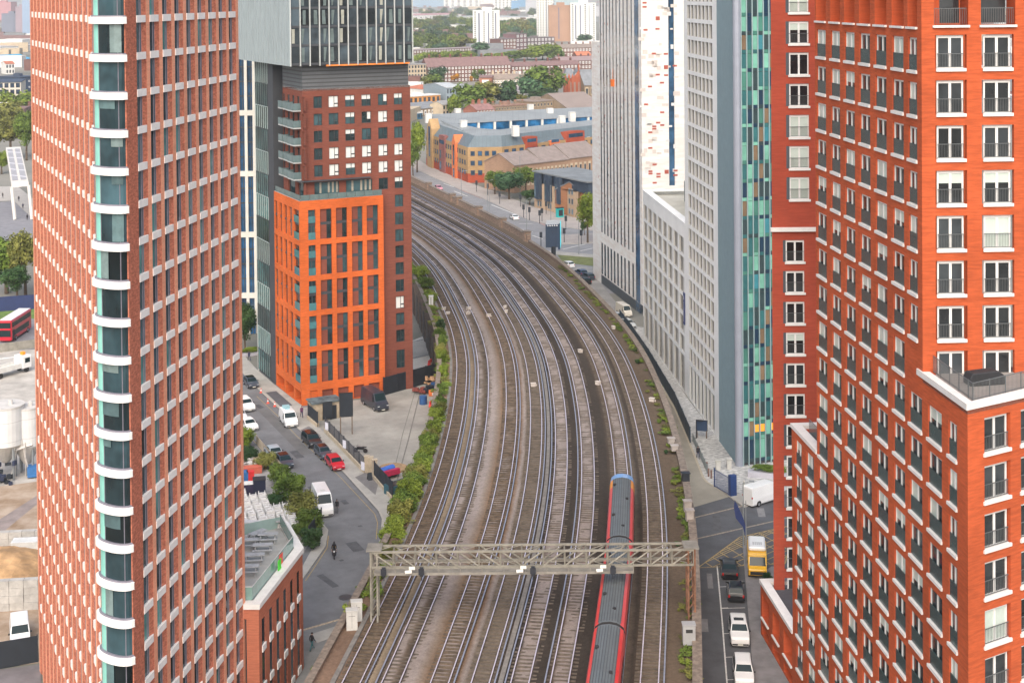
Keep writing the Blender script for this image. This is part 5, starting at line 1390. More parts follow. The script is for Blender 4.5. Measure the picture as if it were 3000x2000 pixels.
# ------------------------------------------------------------------ vehicles
tyre = mat('tyre', (.016, .016, .017), .9, .1); rimm = mat('rim', (.42, .43, .45), .35, .05, metal=.6)
cglass = glass('car_glass', (.014, .028, .032), rnd=.1, var=.1, rough=.06, spec=.22)
lampm = mat('headlamp', (.65, .68, .70), .15, 0); tailm = mat('tail_lamp', (.45, .02, .02), .25, 0); platem = mat('number_plate', (.70, .70, .62), .5, 0); trimm = mat('car_trim', (.025, .026, .028), .6, .1)
def paint(n, c, rough=.28): return mat('paint_'+n, c, rough, .03, .5, coat=.5)
PROF = {
 'hatch': (4.2, 1.78, 1.48, [(0, .50), (.015, .66), (.10, .95), (.22, 1.0), (.46, .995), (.58, .95), (.755, .66), (.82, .63), (.95, .55), (.99, .46), (1, .36)], .63, (.58, .755), (.02, .10), (.13, .70)),
 'saloon': (4.7, 1.82, 1.43, [(0, .48), (.01, .62), (.13, .68), (.27, .96), (.36, 1.0), (.52, .99), (.60, .94), (.75, .66), (.82, .63), (.95, .55), (.99, .46), (1, .36)], .64, (.60, .75), (.14, .26), (.25, .70)),
 'suv': (4.7, 1.92, 1.68, [(0, .50), (.01, .68), (.06, .95), (.16, 1.0), (.50, .995), (.60, .95), (.735, .66), (.79, .64), (.95, .58), (.99, .48), (1, .34)], .62, (.60, .735), (.015, .06), (.10, .69)),
 'van': (5.0, 1.95, 1.95, [(0, .85), (.01, .96), (.05, 1.0), (.58, 1.0), (.67, .95), (.80, .62), (.86, .58), (.96, .50), (.99, .42), (1, .3)], .60, (.67, .80), None, (.58, .74)),
 'bigvan': (6.0, 2.02, 2.6, [(0, .9), (.008, .97), (.03, 1.0), (.68, 1.0), (.75, .95), (.865, .55), (.91, .50), (.975, .44), (.99, .36), (1, .25)], .52, (.75, .865), None, (.70, .82)),
}
cmesh = {}
def vmesh(kind):
    if kind in cmesh: return cmesh[kind]
    L, W, Hh, prof, belt, ws, rw, sw = PROF[kind]; r = {}
    zb = belt*Hh
    st = [(t*L-L/2, z*Hh) for t, z in prof]
    b = MB(); n = 9
    def ring(y, zt):
        t = (y+L/2)/L; k = 1-.10*max(0, (t-.86)/.14)**2-.05*max(0, (.08-t)/.08)**2
        w = W/2*k; top = max(zt, zb*.55)
        f = max(0, (zt-zb)/(Hh-zb)); wt = w*(1-.20*f if kind not in ('van', 'bigvan') else 1-.12*f)
        zm = min(zb, top)
        return [(-w*.9, y, .22), (-w, y, .38), (-w*1.0, y, zm*.8), (-w*.965, y, zm), (-wt*.965, y, max(top-.03, zm)), (-wt*.80, y, top), (0, y, top+.012), (wt*.80, y, top), (wt*.965, y, max(top-.03, zm)), (w*.965, y, zm), (w, y, zm*.8), (w, y, .38), (w*.9, y, .22)]
    R_ = [ring(y, z) for y, z in st]; n = len(R_[0])
    for q in R_: b.v += q
    for j in range(len(st)-1):
        for i in range(n-1): b.f.append([j*n+i, (j+1)*n+i, (j+1)*n+i+1, j*n+i+1]); b.m.append(0)
        b.f.append([j*n, j*n+n-1, (j+1)*n+n-1, (j+1)*n]); b.m.append(1)
    b.f.append(list(range(n))); b.m.append(0); b.f.append([(len(st)-1)*n+i for i in range(n)][::-1]); b.m.append(0)
    for yy in (-L*.31, L*.31):   # dark wheel arches
        for s in (-1, 1):
            c = [(s*(W/2+.006), yy+.44*math.cos(a), max(.22, .34+.44*math.sin(a))) for a in [math.pi*i/10 for i in range(11)]]
            b.add(c, [tuple(range(11))[::s]], 1)
    b.box(-W*.42, W*.42, L/2-.06, L/2+.008, .26, .42, 1); b.box(-W*.33, W*.33, L/2-.16, L/2-.015, .46, .58, 1)
    me = b.mesh('body', [paint('base', (.5, .5, .5)), trimm])
    bm = bmesh.new(); bm.from_mesh(me); bmesh.ops.recalc_face_normals(bm, faces=bm.faces); bm.to_mesh(me); bm.free()
    r['body'] = me
    def z_at(t):
        for (a, za), (c, zc) in zip(prof[:-1], prof[1:]):
            if a <= t <= c: return (za+(zc-za)*(t-a)/(c-a))*Hh
    def hw(z): return W/2*(1-(.20 if kind not in ('van', 'bigvan') else .12)*max(0, (z-zb)/(Hh-zb)))
    def screen(t0, t1, sg):
        m = MB(); a0, a1 = t0+(t1-t0)*.06, t0+(t1-t0)*.94
        y0, y1, z0, z1 = a0*L-L/2, a1*L-L/2, z_at(a0)+.02, z_at(a1)+.02
        w0, w1 = hw(z0)*.86, hw(z1)*.86
        m.quad((-w0, y0, z0), (w0, y0, z0), (w1, y1, z1), (-w1, y1, z1)); return m.mesh('glass', [cglass])
    r['windscreen'] = screen(*ws, 1)
    if rw: r['rear_window'] = screen(*rw, 1)
    def side(s):
        m = MB(); N_ = 5
        for i in range(N_):
            ta, tb = sw[0]+(sw[1]-sw[0])*i/N_+.006, sw[0]+(sw[1]-sw[0])*(i+1)/N_-.006
            z0 = zb+.03; za, zc = max(z0+.02, z_at(ta)-.09), max(z0+.02, z_at(tb)-.09)
            P_ = [(s*(hw(z0)*.965+.012), ta*L-L/2, z0), (s*(hw(z0)*.965+.012), tb*L-L/2, z0), (s*(hw(zc)*.965+.014), tb*L-L/2, zc), (s*(hw(za)*.965+.014), ta*L-L/2, za)]
            m.quad(*P_[::s])
        return m.mesh('glass', [cglass])
    r['side_l'] = side(-1); r['side_r'] = side(1)
    m = MB(); m.tube([(-.1, 0, 0), (.1, 0, 0)], .32, 14); r['tyre'] = m.mesh('wheel', [tyre])
    m = MB(); m.tube([(-.105, 0, 0), (.105, 0, 0)], .2, 10); r['rim'] = m.mesh('rim', [rimm])
    m = MB(); m.box(-.17, .17, -.1, .02, -.07, .07); r['head'] = m.mesh('headlight', [lampm])
    m = MB(); m.box(-.09, .09, -.02, .05, -.14, .14); r['tail'] = m.mesh('tail_light', [tailm])
    m = MB(); m.box(-.26, .26, -.01, .015, -.06, .06); r['plate'] = m.mesh('number_plate', [platem])
    m = MB(); m.box(-.09, .09, -.06, .06, -.06, .07); r['mirror'] = m.mesh('mirror', [trimm])
    cmesh[kind] = r; return r
VEH = []
def vehicle(kind, u, v, dirpx, pnt, label, cat='car', name='parked_car', group=None, roof=None, sc=1.0, z=0.0):
    """dirpx: image point the nose heads for"""
    x, y = gp(u, v, z); x2, y2 = gp(*dirpx, z); d = unit((x, y), (x2, y2)); h = math.atan2(-d[0], d[1])
    L, W, Hh, prof, belt, ws, rw, sw = PROF[kind]; r = vmesh(kind)
    t = thing(name, label, cat, (x, y, z), h, group); t.scale = (sc, sc, sc)
    b = link('body', r['body'], t); recolour(b, 0, pnt)
    link('windscreen', r['windscreen'], t)
    if rw: link('rear_window', r['rear_window'], t)
    link('side_window', r['side_l'], t); link('side_window', r['side_r'], t)
    for s in (-1, 1):
        for yy in (-L*.31, L*.31):
            w = link('wheel', r['tyre'], t, (s*(W/2-.1), yy, .32)); link('rim', r['rim'], w, (s*.012, 0, 0))
        link('headlight', r['head'], t, (s*W*.36, L/2-.05, Hh*.42 if kind not in ('bigvan',) else Hh*.33)); link('tail_light', r['tail'], t, (s*W*.42, -L/2, Hh*.5)); link('mirror', r['mirror'], t, (s*(W/2+.06), L*.21 if kind not in ('bigvan', 'van') else L*.27, belt*Hh+.08))
    link('number_plate', r['plate'], t, (0, L/2+.01, .34))
    if roof:
        m_ = MB(); m_.quad((-W*.36, -L*.30, Hh+.02), (W*.36, -L*.30, Hh+.02), (W*.35, L*.04, Hh+.02), (-W*.35, L*.04, Hh+.02)); m_.build('roof_panel', [roof], t)
    VEH.append(t); return t
blackp = paint('black', (.012, .014, .018)); navyp = paint('slate', (.045, .06, .085)); whitep = paint('white', (.78, .79, .79)); silverp = paint('silver', (.36, .42, .47)); redp = paint('red', (.50, .012, .03)); pinkp = paint('pink', (.62, .25, .32)); blk = mat('roof_glass', (.01, .012, .014), .1, 0)
DN = lambda u, v, k=1.0: (u+60*k, v+60*k)
vehicle('hatch', 735, 1130, (800, 1190), navyp, 'dark hatchback with pale bonnet parked beside the far pavement, ahead of the cones', roof=blk)
vehicle('suv', 719, 1196, (772, 1240), whitep, 'white people carrier with dark windscreen half hidden by the brick tower, furthest white one', 'car')
vehicle('saloon', 727, 1252, (775, 1290), whitep, 'white car just above the bushes, nose toward the camera', roof=None)
vehicle('hatch', 698, 1226, (745, 1265), paint('white2', (.62, .64, .68)), 'white car mostly hidden by the brick tower, between two other white cars')
wv = vehicle('van', 845, 1240, (884, 1290), whitep, 'white panel van with pale blue roof load driving down the street', 'van', 'van', sc=1.03)
m_ = MB(); m_.box(-.5, .5, -2.0, -1.1, 1.96, 2.25); m_.box(-.3, .3, -1.0, -.4, 1.96, 2.1); m_.build('roof_load', [mat('load_blue', (.30, .50, .55), .6, .1)], wv)
vehicle('suv', 913, 1301, (975, 1360), blackp, 'black estate car parked behind two others along the yard pavement', roof=blk)
vehicle('suv', 947, 1336, (1005, 1392), navyp, 'dark grey compact car parked bumper to bumper between black estate and red car', sc=.86, roof=blk)
vehicle('hatch', 981, 1367, (1035, 1422), redp, 'bright red hatchback parked at the near end of the pavement row')
vehicle('saloon', 803, 1336, (850, 1388), silverp, 'silver blue saloon parked against the low wall on the bush side')
vehicle('hatch', 832, 1362, (880, 1412), navyp, 'dark hatchback with light bonnet parked just in front of the silver saloon', roof=blk)
mb_ = vehicle('bigvan', 944, 1492, (985, 1575), whitep, 'white high roofed minibus standing beside the bushes', 'minibus', 'minibus')
m_ = MB(); m_.box(-.3, .3, .2, .8, 2.6, 2.64); m_.build('roof_hatch', [mat('hatch_cream', (.60, .60, .56), .6, .05)], mb_)
vehicle('bigvan', 1098, 1192, (1160, 1228), paint('charcoal', (.025, .033, .05), .4), 'dark charcoal long wheelbase van parked in the concrete yard beside the orange building', 'van', 'van', sc=1.05)
vehicle('saloon', 1506, 642, (1480, 628), whitep, 'white saloon driving along the main road behind the railway', name='car')
vehicle('hatch', 1285, 556, (1325, 573), pinkp, 'small pink car on the main road beside the brick parapet', name='car')
vehicle('saloon', 2136, 1675, (2126, 1590), blackp, 'large black saloon at the head of the parking bay, below the flag', sc=1.0)
vehicle('hatch', 2155, 1742, (2147, 1660), paint('black2', (.016, .018, .022)), 'black hatchback parked directly behind the large black saloon', roof=blk)
w1_ = vehicle('suv', 2165, 1866, (2180, 1970), whitep, 'white large estate with a dark sunroof parked in the middle of the bay')
m_ = MB(); m_.quad((-.5, -.7, 1.71), (.5, -.7, 1.71), (.48, -.1, 1.71), (-.48, -.1, 1.71)); m_.build('sunroof', [blk], w1_)
m_ = MB(); m_.quad((-.35, -.72, 1.72), (.35, -.72, 1.72), (.35, -.62, 1.72), (-.35, -.62, 1.72)); m_.build('sunroof_trim', [trimm], w1_)
vehicle('suv', 2178, 1985, (2190, 2090), whitep, 'white car with dark windscreen parked nearest the bottom edge, behind the white estate', sc=.97)
vehicle('bigvan', 2236, 1468, (2330, 1438), whitep, 'white delivery van by the plaza, seen from behind beside the slim red tower', 'van', 'van', sc=.95)
vehicle('hatch', 1662, 782, (1640, 775), whitep, 'white car at the far end of the car park below the billboard', group=None)
vehicle('hatch', 1702, 806, (1680, 796), paint('blue1', (.05, .08, .16)), 'dark blue car at the back of the car park, tight against two others')
vehicle('hatch', 1722, 817, (1700, 808), navyp, 'slate coloured car in the car park, right of the dark blue one')
vehicle('hatch', 1712, 830, (1690, 820), blackp, 'black car at the front of the three dark cars in the car park')
vehicle('bigvan', 1828, 922, (1868, 944), paint('cream', (.66, .63, .55)), 'cream panel van parked below the striped tower', 'van', 'van', sc=.85)
vehicle('hatch', 1806, 938, (1840, 960), silverp, 'silver car parked on the gravel side of the cream van')
vehicle('saloon', 1838, 956, (1875, 975), paint('palesilver', (.55, .58, .58)), 'pale silver car parked in front of the cream van by the hoarding')
vehicle('van', 58, 1872, (66, 1990), whitep, 'white van parked nose first against the black hoarding on the building site', 'van', 'van')
# yellow and white box truck
x, y = gp(2218, 1668); x2, y2 = gp(2224, 1760); d = unit((x, y), (x2, y2))
tk = thing('box_truck', 'small yellow truck with a white roof pod coming down the right hand street', 'truck', (x, y, 0), math.atan2(-d[0], d[1]))
yel = paint('yellow', (.70, .38, .01)); m_ = MB(); m_.box(-1.05, 1.05, -3.0, 1.2, .55, 2.25); m_.build('load_box', [yel], tk, bevel=.08)
m_ = MB(); m_.box(-.95, .95, -2.9, .5, 2.25, 2.75); m_.build('roof_pod', [whitep], tk, bevel=.15)
for i in range(5): m_ = MB(); m_.box(-.5+i*.22, -.44+i*.22, -1.0, -.2, 2.752, 2.77); m_.build('roof_slot', [trimm], tk)
m_ = MB(); P_ = [(1.2, .5), (2.9, .5), (2.9, 1.15), (2.35, 1.35), (1.75, 2.2), (1.2, 2.2)]; n = len(P_)
m_.add([(-1.0, a, b) for a, b in P_]+[(1.0, a, b) for a, b in P_], [tuple(range(n)), tuple(range(n, 2*n))[::-1]]+[(i, n+i, n+(i+1) % n, (i+1) % n) for i in range(n)]); m_.build('cab', [yel], tk, bevel=.05)
m_ = MB(); m_.quad((-.9, 2.36, 1.40), (.9, 2.36, 1.40), (.85, 1.80, 2.17), (-.85, 1.80, 2.17)); m_.build('windscreen', [cglass], tk)
m_ = MB(); m_.box(-.8, .8, 2.9, 2.93, .6, .95); m_.build('grille', [trimm], tk)
for s in (-1, 1):
    for yy in (-2.0, 2.0): w = link('wheel', vmesh('van')['tyre'], tk, (s*.95, yy, .34)); link('rim', vmesh('van')['rim'], w, (s*.012, 0, 0))
# double deck bus
x, y = gp(45, 985); bus = thing('double_deck_bus', 'red double deck bus with a white roof on the road left of the brick tower', 'bus', (x, y, 0), math.atan2(-(gp(8, 1030)[0]-gp(120, 955)[0]), gp(8, 1030)[1]-gp(120, 955)[1]))
busr = paint('bus_red', (.55, .012, .03)); BL = 10.6
m_ = MB(); m_.box(-1.25, 1.25, -BL/2, BL/2, .35, 4.2); m_.build('body', [busr], bus, bevel=.18)
m_ = MB(); m_.box(-1.15, 1.15, -BL/2+.2, BL/2-.3, 4.2, 4.3); m_.build('roof', [mat('bus_roof', (.75, .72, .72), .5, .05)], bus, bevel=.06)
for s in (-1, 1):
    m_ = MB(); m_.box(min(s*1.245, s*1.262), max(s*1.245, s*1.262), -BL/2+.5, BL/2-.4, 2.85, 3.7); m_.build('upper_window', [cglass], bus)
    m_ = MB(); m_.box(min(s*1.245, s*1.262), max(s*1.245, s*1.262), -BL/2+1.4, BL/2-.5, 1.15, 2.15); m_.build('lower_window', [cglass], bus)
    m_ = MB(); m_.box(min(s*1.265, s*1.28), max(s*1.265, s*1.28), BL/2-1.6, BL/2-.5, .4, 2.3); m_.build('door', [trimm], bus)
    for yy in (-3.2, 3.0): m_ = MB(); m_.tube([(s*1.1-.12, yy, .5), (s*1.1+.18*s+.0, yy, .5)], .5, 14); w = m_.build('wheel', [tyre], bus); m_ = MB(); m_.tube([(s*1.29-.01, yy, .5), (s*1.29+.01, yy, .5)], .28, 10); m_.build('rim', [rimm], w)
for z0_, z1_ in ((2.75, 3.8), (1.15, 2.4)): m_ = MB(); m_.box(-1.1, 1.1, BL/2-.01, BL/2+.02, z0_, z1_); m_.build('windscreen', [cglass], bus)
# white flatbed works lorry
x, y = gp(25, 1098); lo_ = thing('works_lorry', 'white flatbed works lorry with an orange beacon on the building site', 'lorry', (x, y, 0), math.atan2(-(gp(75, 1085)[0]-gp(0, 1105)[0]), gp(75, 1085)[1]-gp(0, 1105)[1]))
m_ = MB(); m_.box(-1.2, 1.2, 2.0, 3.9, .7, 2.9); m_.build('cab', [whitep], lo_, bevel=.12); m_ = MB(); m_.box(-1.22, 1.22, 2.5, 3.5, 1.7, 2.5); m_.build('window', [cglass], lo_)
m_ = MB(); m_.box(-1.2, 1.2, -5, 1.8, .95, 1.25); m_.box(-1.2, -1.1, -5, 1.8, 1.25, 1.8); m_.box(1.1, 1.2, -5, 1.8, 1.25, 1.8); m_.build('flatbed', [mat('flatbed_white', (.62, .62, .60), .6, .1)], lo_)
m_ = MB(); m_.tube([(0, 1.2, 1.2), (0, 1.2, 2.8), (0, -2.5, 3.2)], .16, 6); m_.build('crane_arm', [whitep], lo_)
m_ = MB(); m_.box(-.4, .4, 2.6, 3.3, 2.92, 3.4); m_.build('beacon', [mat('beacon_orange', (.85, .30, .02), .5, .05)], lo_, bevel=.1)
for s in (-1, 1):
    for yy in (-3.6, -2.4, 2.9): m_ = MB(); m_.tube([(s*1.0-.14, yy, .5), (s*1.0+.14, yy, .5)], .5, 12); m_.build('wheel', [tyre], lo_)
# ------------------------------------------------------------------ people
skinm = mat('skin', (.42, .25, .18), .6, .05); hairm = mat('hair', (.03, .022, .018), .8, .1); shoem = mat('shoes', (.03, .03, .03), .7, .1)
pm = {}
def pmesh(pose):
    if pose in pm: return pm[pose]
    V = [(0, 0, .95), (0, 0, 1.18), (0, .01, 1.40), (0, .02, 1.50), (0, .04, 1.58), (0, .05, 1.66), (0, .03, 1.74)]
    Rr = [(.15, .11), (.14, .10), (.16, .10), (.065, .065), (.075, .085), (.085, .10), (.05, .06)]
    E = [(0, 1), (1, 2), (2, 3), (3, 4), (4, 5), (5, 6)]
    st = {'walk': (.32, -.30), 'stand': (.02, -.02), 'ride': (.42, .42)}[pose]
    for s, f in ((-1, st[0]), (1, st[1])):
        b = len(V)
        if pose == 'ride':
            V += [(s*.11, .02, .90), (s*.20, .42, .84), (s*.20, .32, .45), (s*.20, .46, .42)]
        else:
            V += [(s*.10, .0, .88), (s*.10, f*.55, .50), (s*.10, f-(.10 if f < 0 else 0), .09), (s*.11, f+.17-(.08 if f < 0 else 0), .04)]
        Rr += [(.095, .10), (.068, .07), (.045, .05), (.04, .035)]; E += [(0, b), (b, b+1), (b+1, b+2), (b+2, b+3)]
        b = len(V)
        if pose == 'ride': V += [(s*.19, .02, 1.40), (s*.27, .18, 1.15), (s*.28, .48, 1.08), (s*.27, .58, 1.06)]
        else: V += [(s*.19, 0, 1.41), (s*.24, -f*.25-.02, 1.13), (s*.22, -f*.5+.10, .90), (s*.215, -f*.5+.15, .80)]
        Rr += [(.065, .065), (.047, .05), (.036, .038), (.035, .028)]; E += [(2, b), (b, b+1), (b+1, b+2), (b+2, b+3)]
        h = b+3; hx, hy, hz = V[h]     # five short fingers
        for k in range(5):
            q = len(V); V.append((hx-s*.01, hy+(k-2)*.022+.01, hz-(.085 if 0 < k < 4 else .06)) if pose != 'ride' else (hx+(k-2)*.02, hy+.06, hz-.05)); Rr.append((.011, .011)); E.append((h, q))
    me = bpy.data.meshes.new('person'); me.from_pydata(V, E, []); o = bpy.data.objects.new('tmp', me); COL.objects.link(o)
    sk = o.modifiers.new('skin', 'SKIN'); sk.use_smooth_shade = True
    for i, r in enumerate(Rr): me.skin_vertices[0].data[i].radius = r
    me.skin_vertices[0].data[0].use_root = True
    ss = o.modifiers.new('s', 'SUBSURF'); ss.levels = 1
    dg = bpy.context.evaluated_depsgraph_get(); out = bpy.data.meshes.new_from_object(o.evaluated_get(dg)); bpy.data.objects.remove(o)
    out.materials.clear()
    for m in (skinm, hairm, hairm, shoem): out.materials.append(m)
    for f in out.polygons:
        c = f.center; mi = 0
        arm = abs(c.x) > .205 and c.z > .7
        hand = (arm and c.z < .84) or (pose == 'ride' and c.y > .53 and c.z > .9)
        if c.z > 1.53 or hand: mi = 0
        elif c.z < (.09 if pose != 'ride' else .36) or (pose == 'ride' and c.y > .4 and c.z < .5): mi = 3
        elif c.z < .93 and not arm and not (pose == 'ride' and c.z > .95): mi = 2
        else: mi = 1
        f.material_index = mi
    h = MB(); N_ = 8
    for j in range(5):
        a = math.pi/2*j/4
        for i in range(N_): w = 2*math.pi*i/N_; h.v.append((.105*math.cos(a)*math.cos(w), .025+.118*math.cos(a)*math.sin(w), 1.655+.13*math.sin(a)))
    for j in range(4):
        for i in range(N_): h.f.append([j*N_+i, j*N_+(i+1) % N_, (j+1)*N_+(i+1) % N_, (j+1)*N_+i]); h.m.append(0)
    hme = h.mesh('hair', [hairm], True)
    fc_ = MB(); fc_.box(-.012, .012, .13, .165, 1.60, 1.64)                # nose
    for s in (-1, 1): fc_.box(s*.035-.012, s*.035+.012, .135, .147, 1.645, 1.66, 1)
    fc_.box(-.025, .025, .132, .143, 1.565, 1.575, 2)
    fme = fc_.mesh('face', [skinm, hairm, mat('lips', (.30, .10, .09), .6, 0)])
    pm[pose] = (out, hme, fme); return pm[pose]
def person(u, v, toward, pose, top, legs, label, hair=None, group=None, z=0, z0=.12):
    x, y = gp(u, v, z0); x2, y2 = gp(*toward, z0); d = unit((x, y), (x2, y2))
    t = thing('person', label, 'person', (x, y, z0+z), math.atan2(-d[0], d[1]), group)
    a, b, c = pmesh(pose); o = link('body', a, t); recolour(o, 1, top); recolour(o, 2, legs)
    k = link('hair', b, t)
    if hair: recolour(k, 0, hair)
    link('face', c, t); return t
dk1 = mat('cloth_black', (.02, .02, .025), .9, .1); dk2 = mat('cloth_navy', (.03, .035, .08), .9, .1); jean = mat('cloth_jeans', (.05, .16, .18), .9, .1); grey_ = mat('cloth_grey', (.14, .14, .15), .9, .1); purp = mat('cloth_purple', (.12, .03, .09), .9, .1)
person(914, 1903, (1000, 1860), 'walk', dk1, jean, 'person in a black jacket and teal jeans walking on the pavement by the brick block')
person(987, 1502, (975, 1600), 'stand', dk1, grey_, 'person in dark clothes standing beside the white minibus', z0=0)
person(884, 1222, (930, 1290), 'walk', purp, dk2, 'person in a dark purple coat walking past the corner of the orange building')
person(730, 1056, (700, 1040), 'walk', dk2, dk2, 'person in dark blue walking along the far pavement beyond the planter')
person(2045, 1342, (2075, 1400), 'walk', dk1, dk2, 'person in dark clothes walking along the plaza edge behind the railings', z0=.02)
person(1583, 632, (1600, 650), 'walk', dk1, dk1, 'pedestrian in black near the traffic lights at the far junction')
person(55, 590, (70, 620), 'walk', dk1, dk2, 'pedestrian in dark clothes, upper of a pair on the path by the pale canopy')
person(67, 612, (85, 640), 'walk', dk2, dk1, 'pedestrian in dark clothes, lower of a pair on the path by the pale canopy')
person(8, 580, (30, 600), 'walk', dk1, dk1, 'pedestrian in black at the far left edge of the path')
person(80, 645, (95, 670), 'stand', dk1, dk1, 'pedestrian in black beside the brick tower at the end of the path')
rd_ = person(979, 1630, (979, 1720), 'ride', dk1, dk1, 'rider in black on a motor scooter in the middle of the street', z0=0, z=.02)
m_ = MB(); m_.tube([(0, .04, 1.56), (0, .04, 1.66), (0, .04, 1.76), (0, .04, 1.80)], .15, 10, 0, .06); m_.build('helmet', [mat('helmet', (.02, .02, .025), .2, 0, coat=.5)], rd_, smooth=True)
sc_ = thing('motor_scooter', 'dark motor scooter ridden down the middle of the street', 'scooter', rd_.location-Vector((0, 0, .02)), rd_.rotation_euler.z)
m_ = MB(); m_.box(-.17, .17, -.75, .1, .5, .78); m_.box(-.2, .2, .55, .68, .35, 1.0); m_.box(-.16, .16, .05, .6, .28, .36); m_.build('body', [mat('scooter_body', (.03, .03, .035), .35, .05, coat=.4)], sc_, bevel=.05)
for yy in (-.55, .72): m_ = MB(); m_.tube([(-.06, yy, .25), (.06, yy, .25)], .25, 12); m_.build('wheel', [tyre], sc_)
m_ = MB(); m_.box(-.36, .36, .52, .56, 1.02, 1.06); m_.build('handlebar', [trimm], sc_); m_ = MB(); m_.box(-.2, .2, -.85, -.5, .8, 1.1); m_.build('top_box', [mat('topbox_tan', (.35, .22, .08), .6, .1)], sc_, bevel=.04); m_ = MB(); m_.box(-.1, .1, .68, .72, .8, .95); m_.build('headlight', [lampm], sc_)
# ------------------------------------------------------------------ fences, hoardings, street furniture
fencem = mat('fence_dark', (.018, .025, .035), .6, .1); hoardb = mat('hoarding_navy', (.018, .05, .085), .5, .1, .5); plinthm = mat('plinth_stone', (.46, .39, .29), .85, .15, 1.5)
def fence(name, label, pts, h, m, plinth=0, step=2.4, mesh=False, cat='fence', z=.12, plm=None):
    P = [gp(u, v, z) for u, v in pts]; t = thing(name, label, cat, (*P[0], z)); o = P[0]
    P = [(p[0]-o[0], p[1]-o[1]) for p in P]
    pn = MB(); ps = []
    for a, b in zip(P[:-1], P[1:]):
        e = unit(a, b); L = math.dist(a, b); r = math.atan2(e[1], e[0]); n = max(1, int(L/step))
        c = ((a[0]+b[0])/2, (a[1]+b[1])/2)
        if mesh:
            k = int(L/.22)
            for i in range(k): pn.obox((a[0]+e[0]*L*(i+.5)/k, a[1]+e[1]*L*(i+.5)/k, plinth+(h-plinth)/2), (.06, .03, h-plinth), r)
            for zz in (plinth+.15, h-.15): pn.obox((*c, zz), (L, .04, .05), r)
        else: pn.obox((*c, plinth+(h-plinth)/2), (L, .06, h-plinth), r)
        for i in range(n+1): ps.append((a[0]+e[0]*L*i/n, a[1]+e[1]*L*i/n, r))
        if plinth:
            m_ = MB(); m_.obox((*c, plinth/2), (L, .42, plinth), r); m_.build('plinth', [plm or plinthm], t)
    pn.build('panel', [m], t)
    for x, y, r in ps: m_ = MB(); m_.obox((x, y, h/2+.05), (.12, .12, h+.1), r); m_.build('post', [m], t)
    return t
fence('railing_fence', 'dark solid fence panel on a tan plinth at the corner of the orange building', [(903, 1226), (931, 1250)], 2.2, fencem, .5)
f_ = fence('railing_fence', 'long dark mesh fence on a tan plinth between the pavement and the concrete yard', [(953, 1264), (1068, 1384)], 2.1, mat('fence_mesh', (.05, .055, .07), .6, .15), .55, 2.4, True)
fence('railing_fence', 'dark boarded fence on a tan plinth at the near corner of the yard', [(1097, 1401), (1150, 1462)], 2.3, fencem, .45)
fence('railing_fence', 'black fence screen across the back of the yard, right of the dark red block', [(1124, 1158), (1288, 1112)], 2.9, fencem, 0, 3.0, z=.03)
fence('steel_gate', 'pale framed gate standing open behind the orange building', [(1206, 1052), (1268, 1038)], 3.2, mat('gate_frame', (.10, .12, .14), .5, .1), 0, 4.0, True, 'gate', z=.03)
fence('hoarding', 'long dark blue hoarding along the access lane below the white grid hotel', [(1816, 940), (1850, 985), (1900, 1058), (1977, 1190), (2022, 1296)], 2.2, hoardb, 0, 4, False, 'hoarding', z=.02)
fence('guard_rail', 'thin grey guard railing along the plaza edge', [(2030, 1292), (2072, 1385)], 1.1, mat('guard_grey', (.16, .19, .2), .5, .1), 0, 2.0, True, z=.02)
g_ = fence('steel_gate', 'bright navy mesh gate between the plaza and the access lane', [(2093, 1425), (2139, 1452)], 2.4, mat('gate_navy', (.02, .05, .17), .5, .05), 0, 6, True, 'gate', z=.02)
x, y = gp(2146, 1452); m_ = MB(); m_.box(-.45, .45, -.3, .3, 0, 2.7); m_.build('gate_post', [mat('gate_navy', (.02, .05, .17))], g_, (x-g_.location.x, y-g_.location.y, 0), .4)
fence('hoarding', 'black hoarding across the bottom of the building site, in front of the white van', [(-60, 1968), (110, 1938)], 2.6, fencem, 0, 6, False, 'hoarding', z=0)
fence('hoarding', 'dark blue hoarding behind the grass verge at the far left', [(-40, 915), (100, 905)], 3.0, mat('hoarding_blue', (.02, .035, .12), .5, .1), 0, 4, False, 'hoarding', z=0)
fence('low_wall', 'weathered low stone wall between the street and the bush bank', [(752, 1300), (825, 1384), (870, 1430)], 1.2, mat('old_wall', (.36, .31, .24), .9, .25, 1.5), 0, 9, False, 'wall', z=0)
fence('site_fence', 'black fence panels at the street corner behind the lower bush', [(905, 1600), (942, 1545)], 2.4, fencem, 0, 2.5, False, 'fence', z=0)
fence('low_wall', 'grey concrete wall below the road with the bus', [(-60, 1040), (110, 1018)], 1.6, mat('wall_grey', (.25, .24, .21), .9, .2, .8), 0, 12, False, 'wall', z=0)
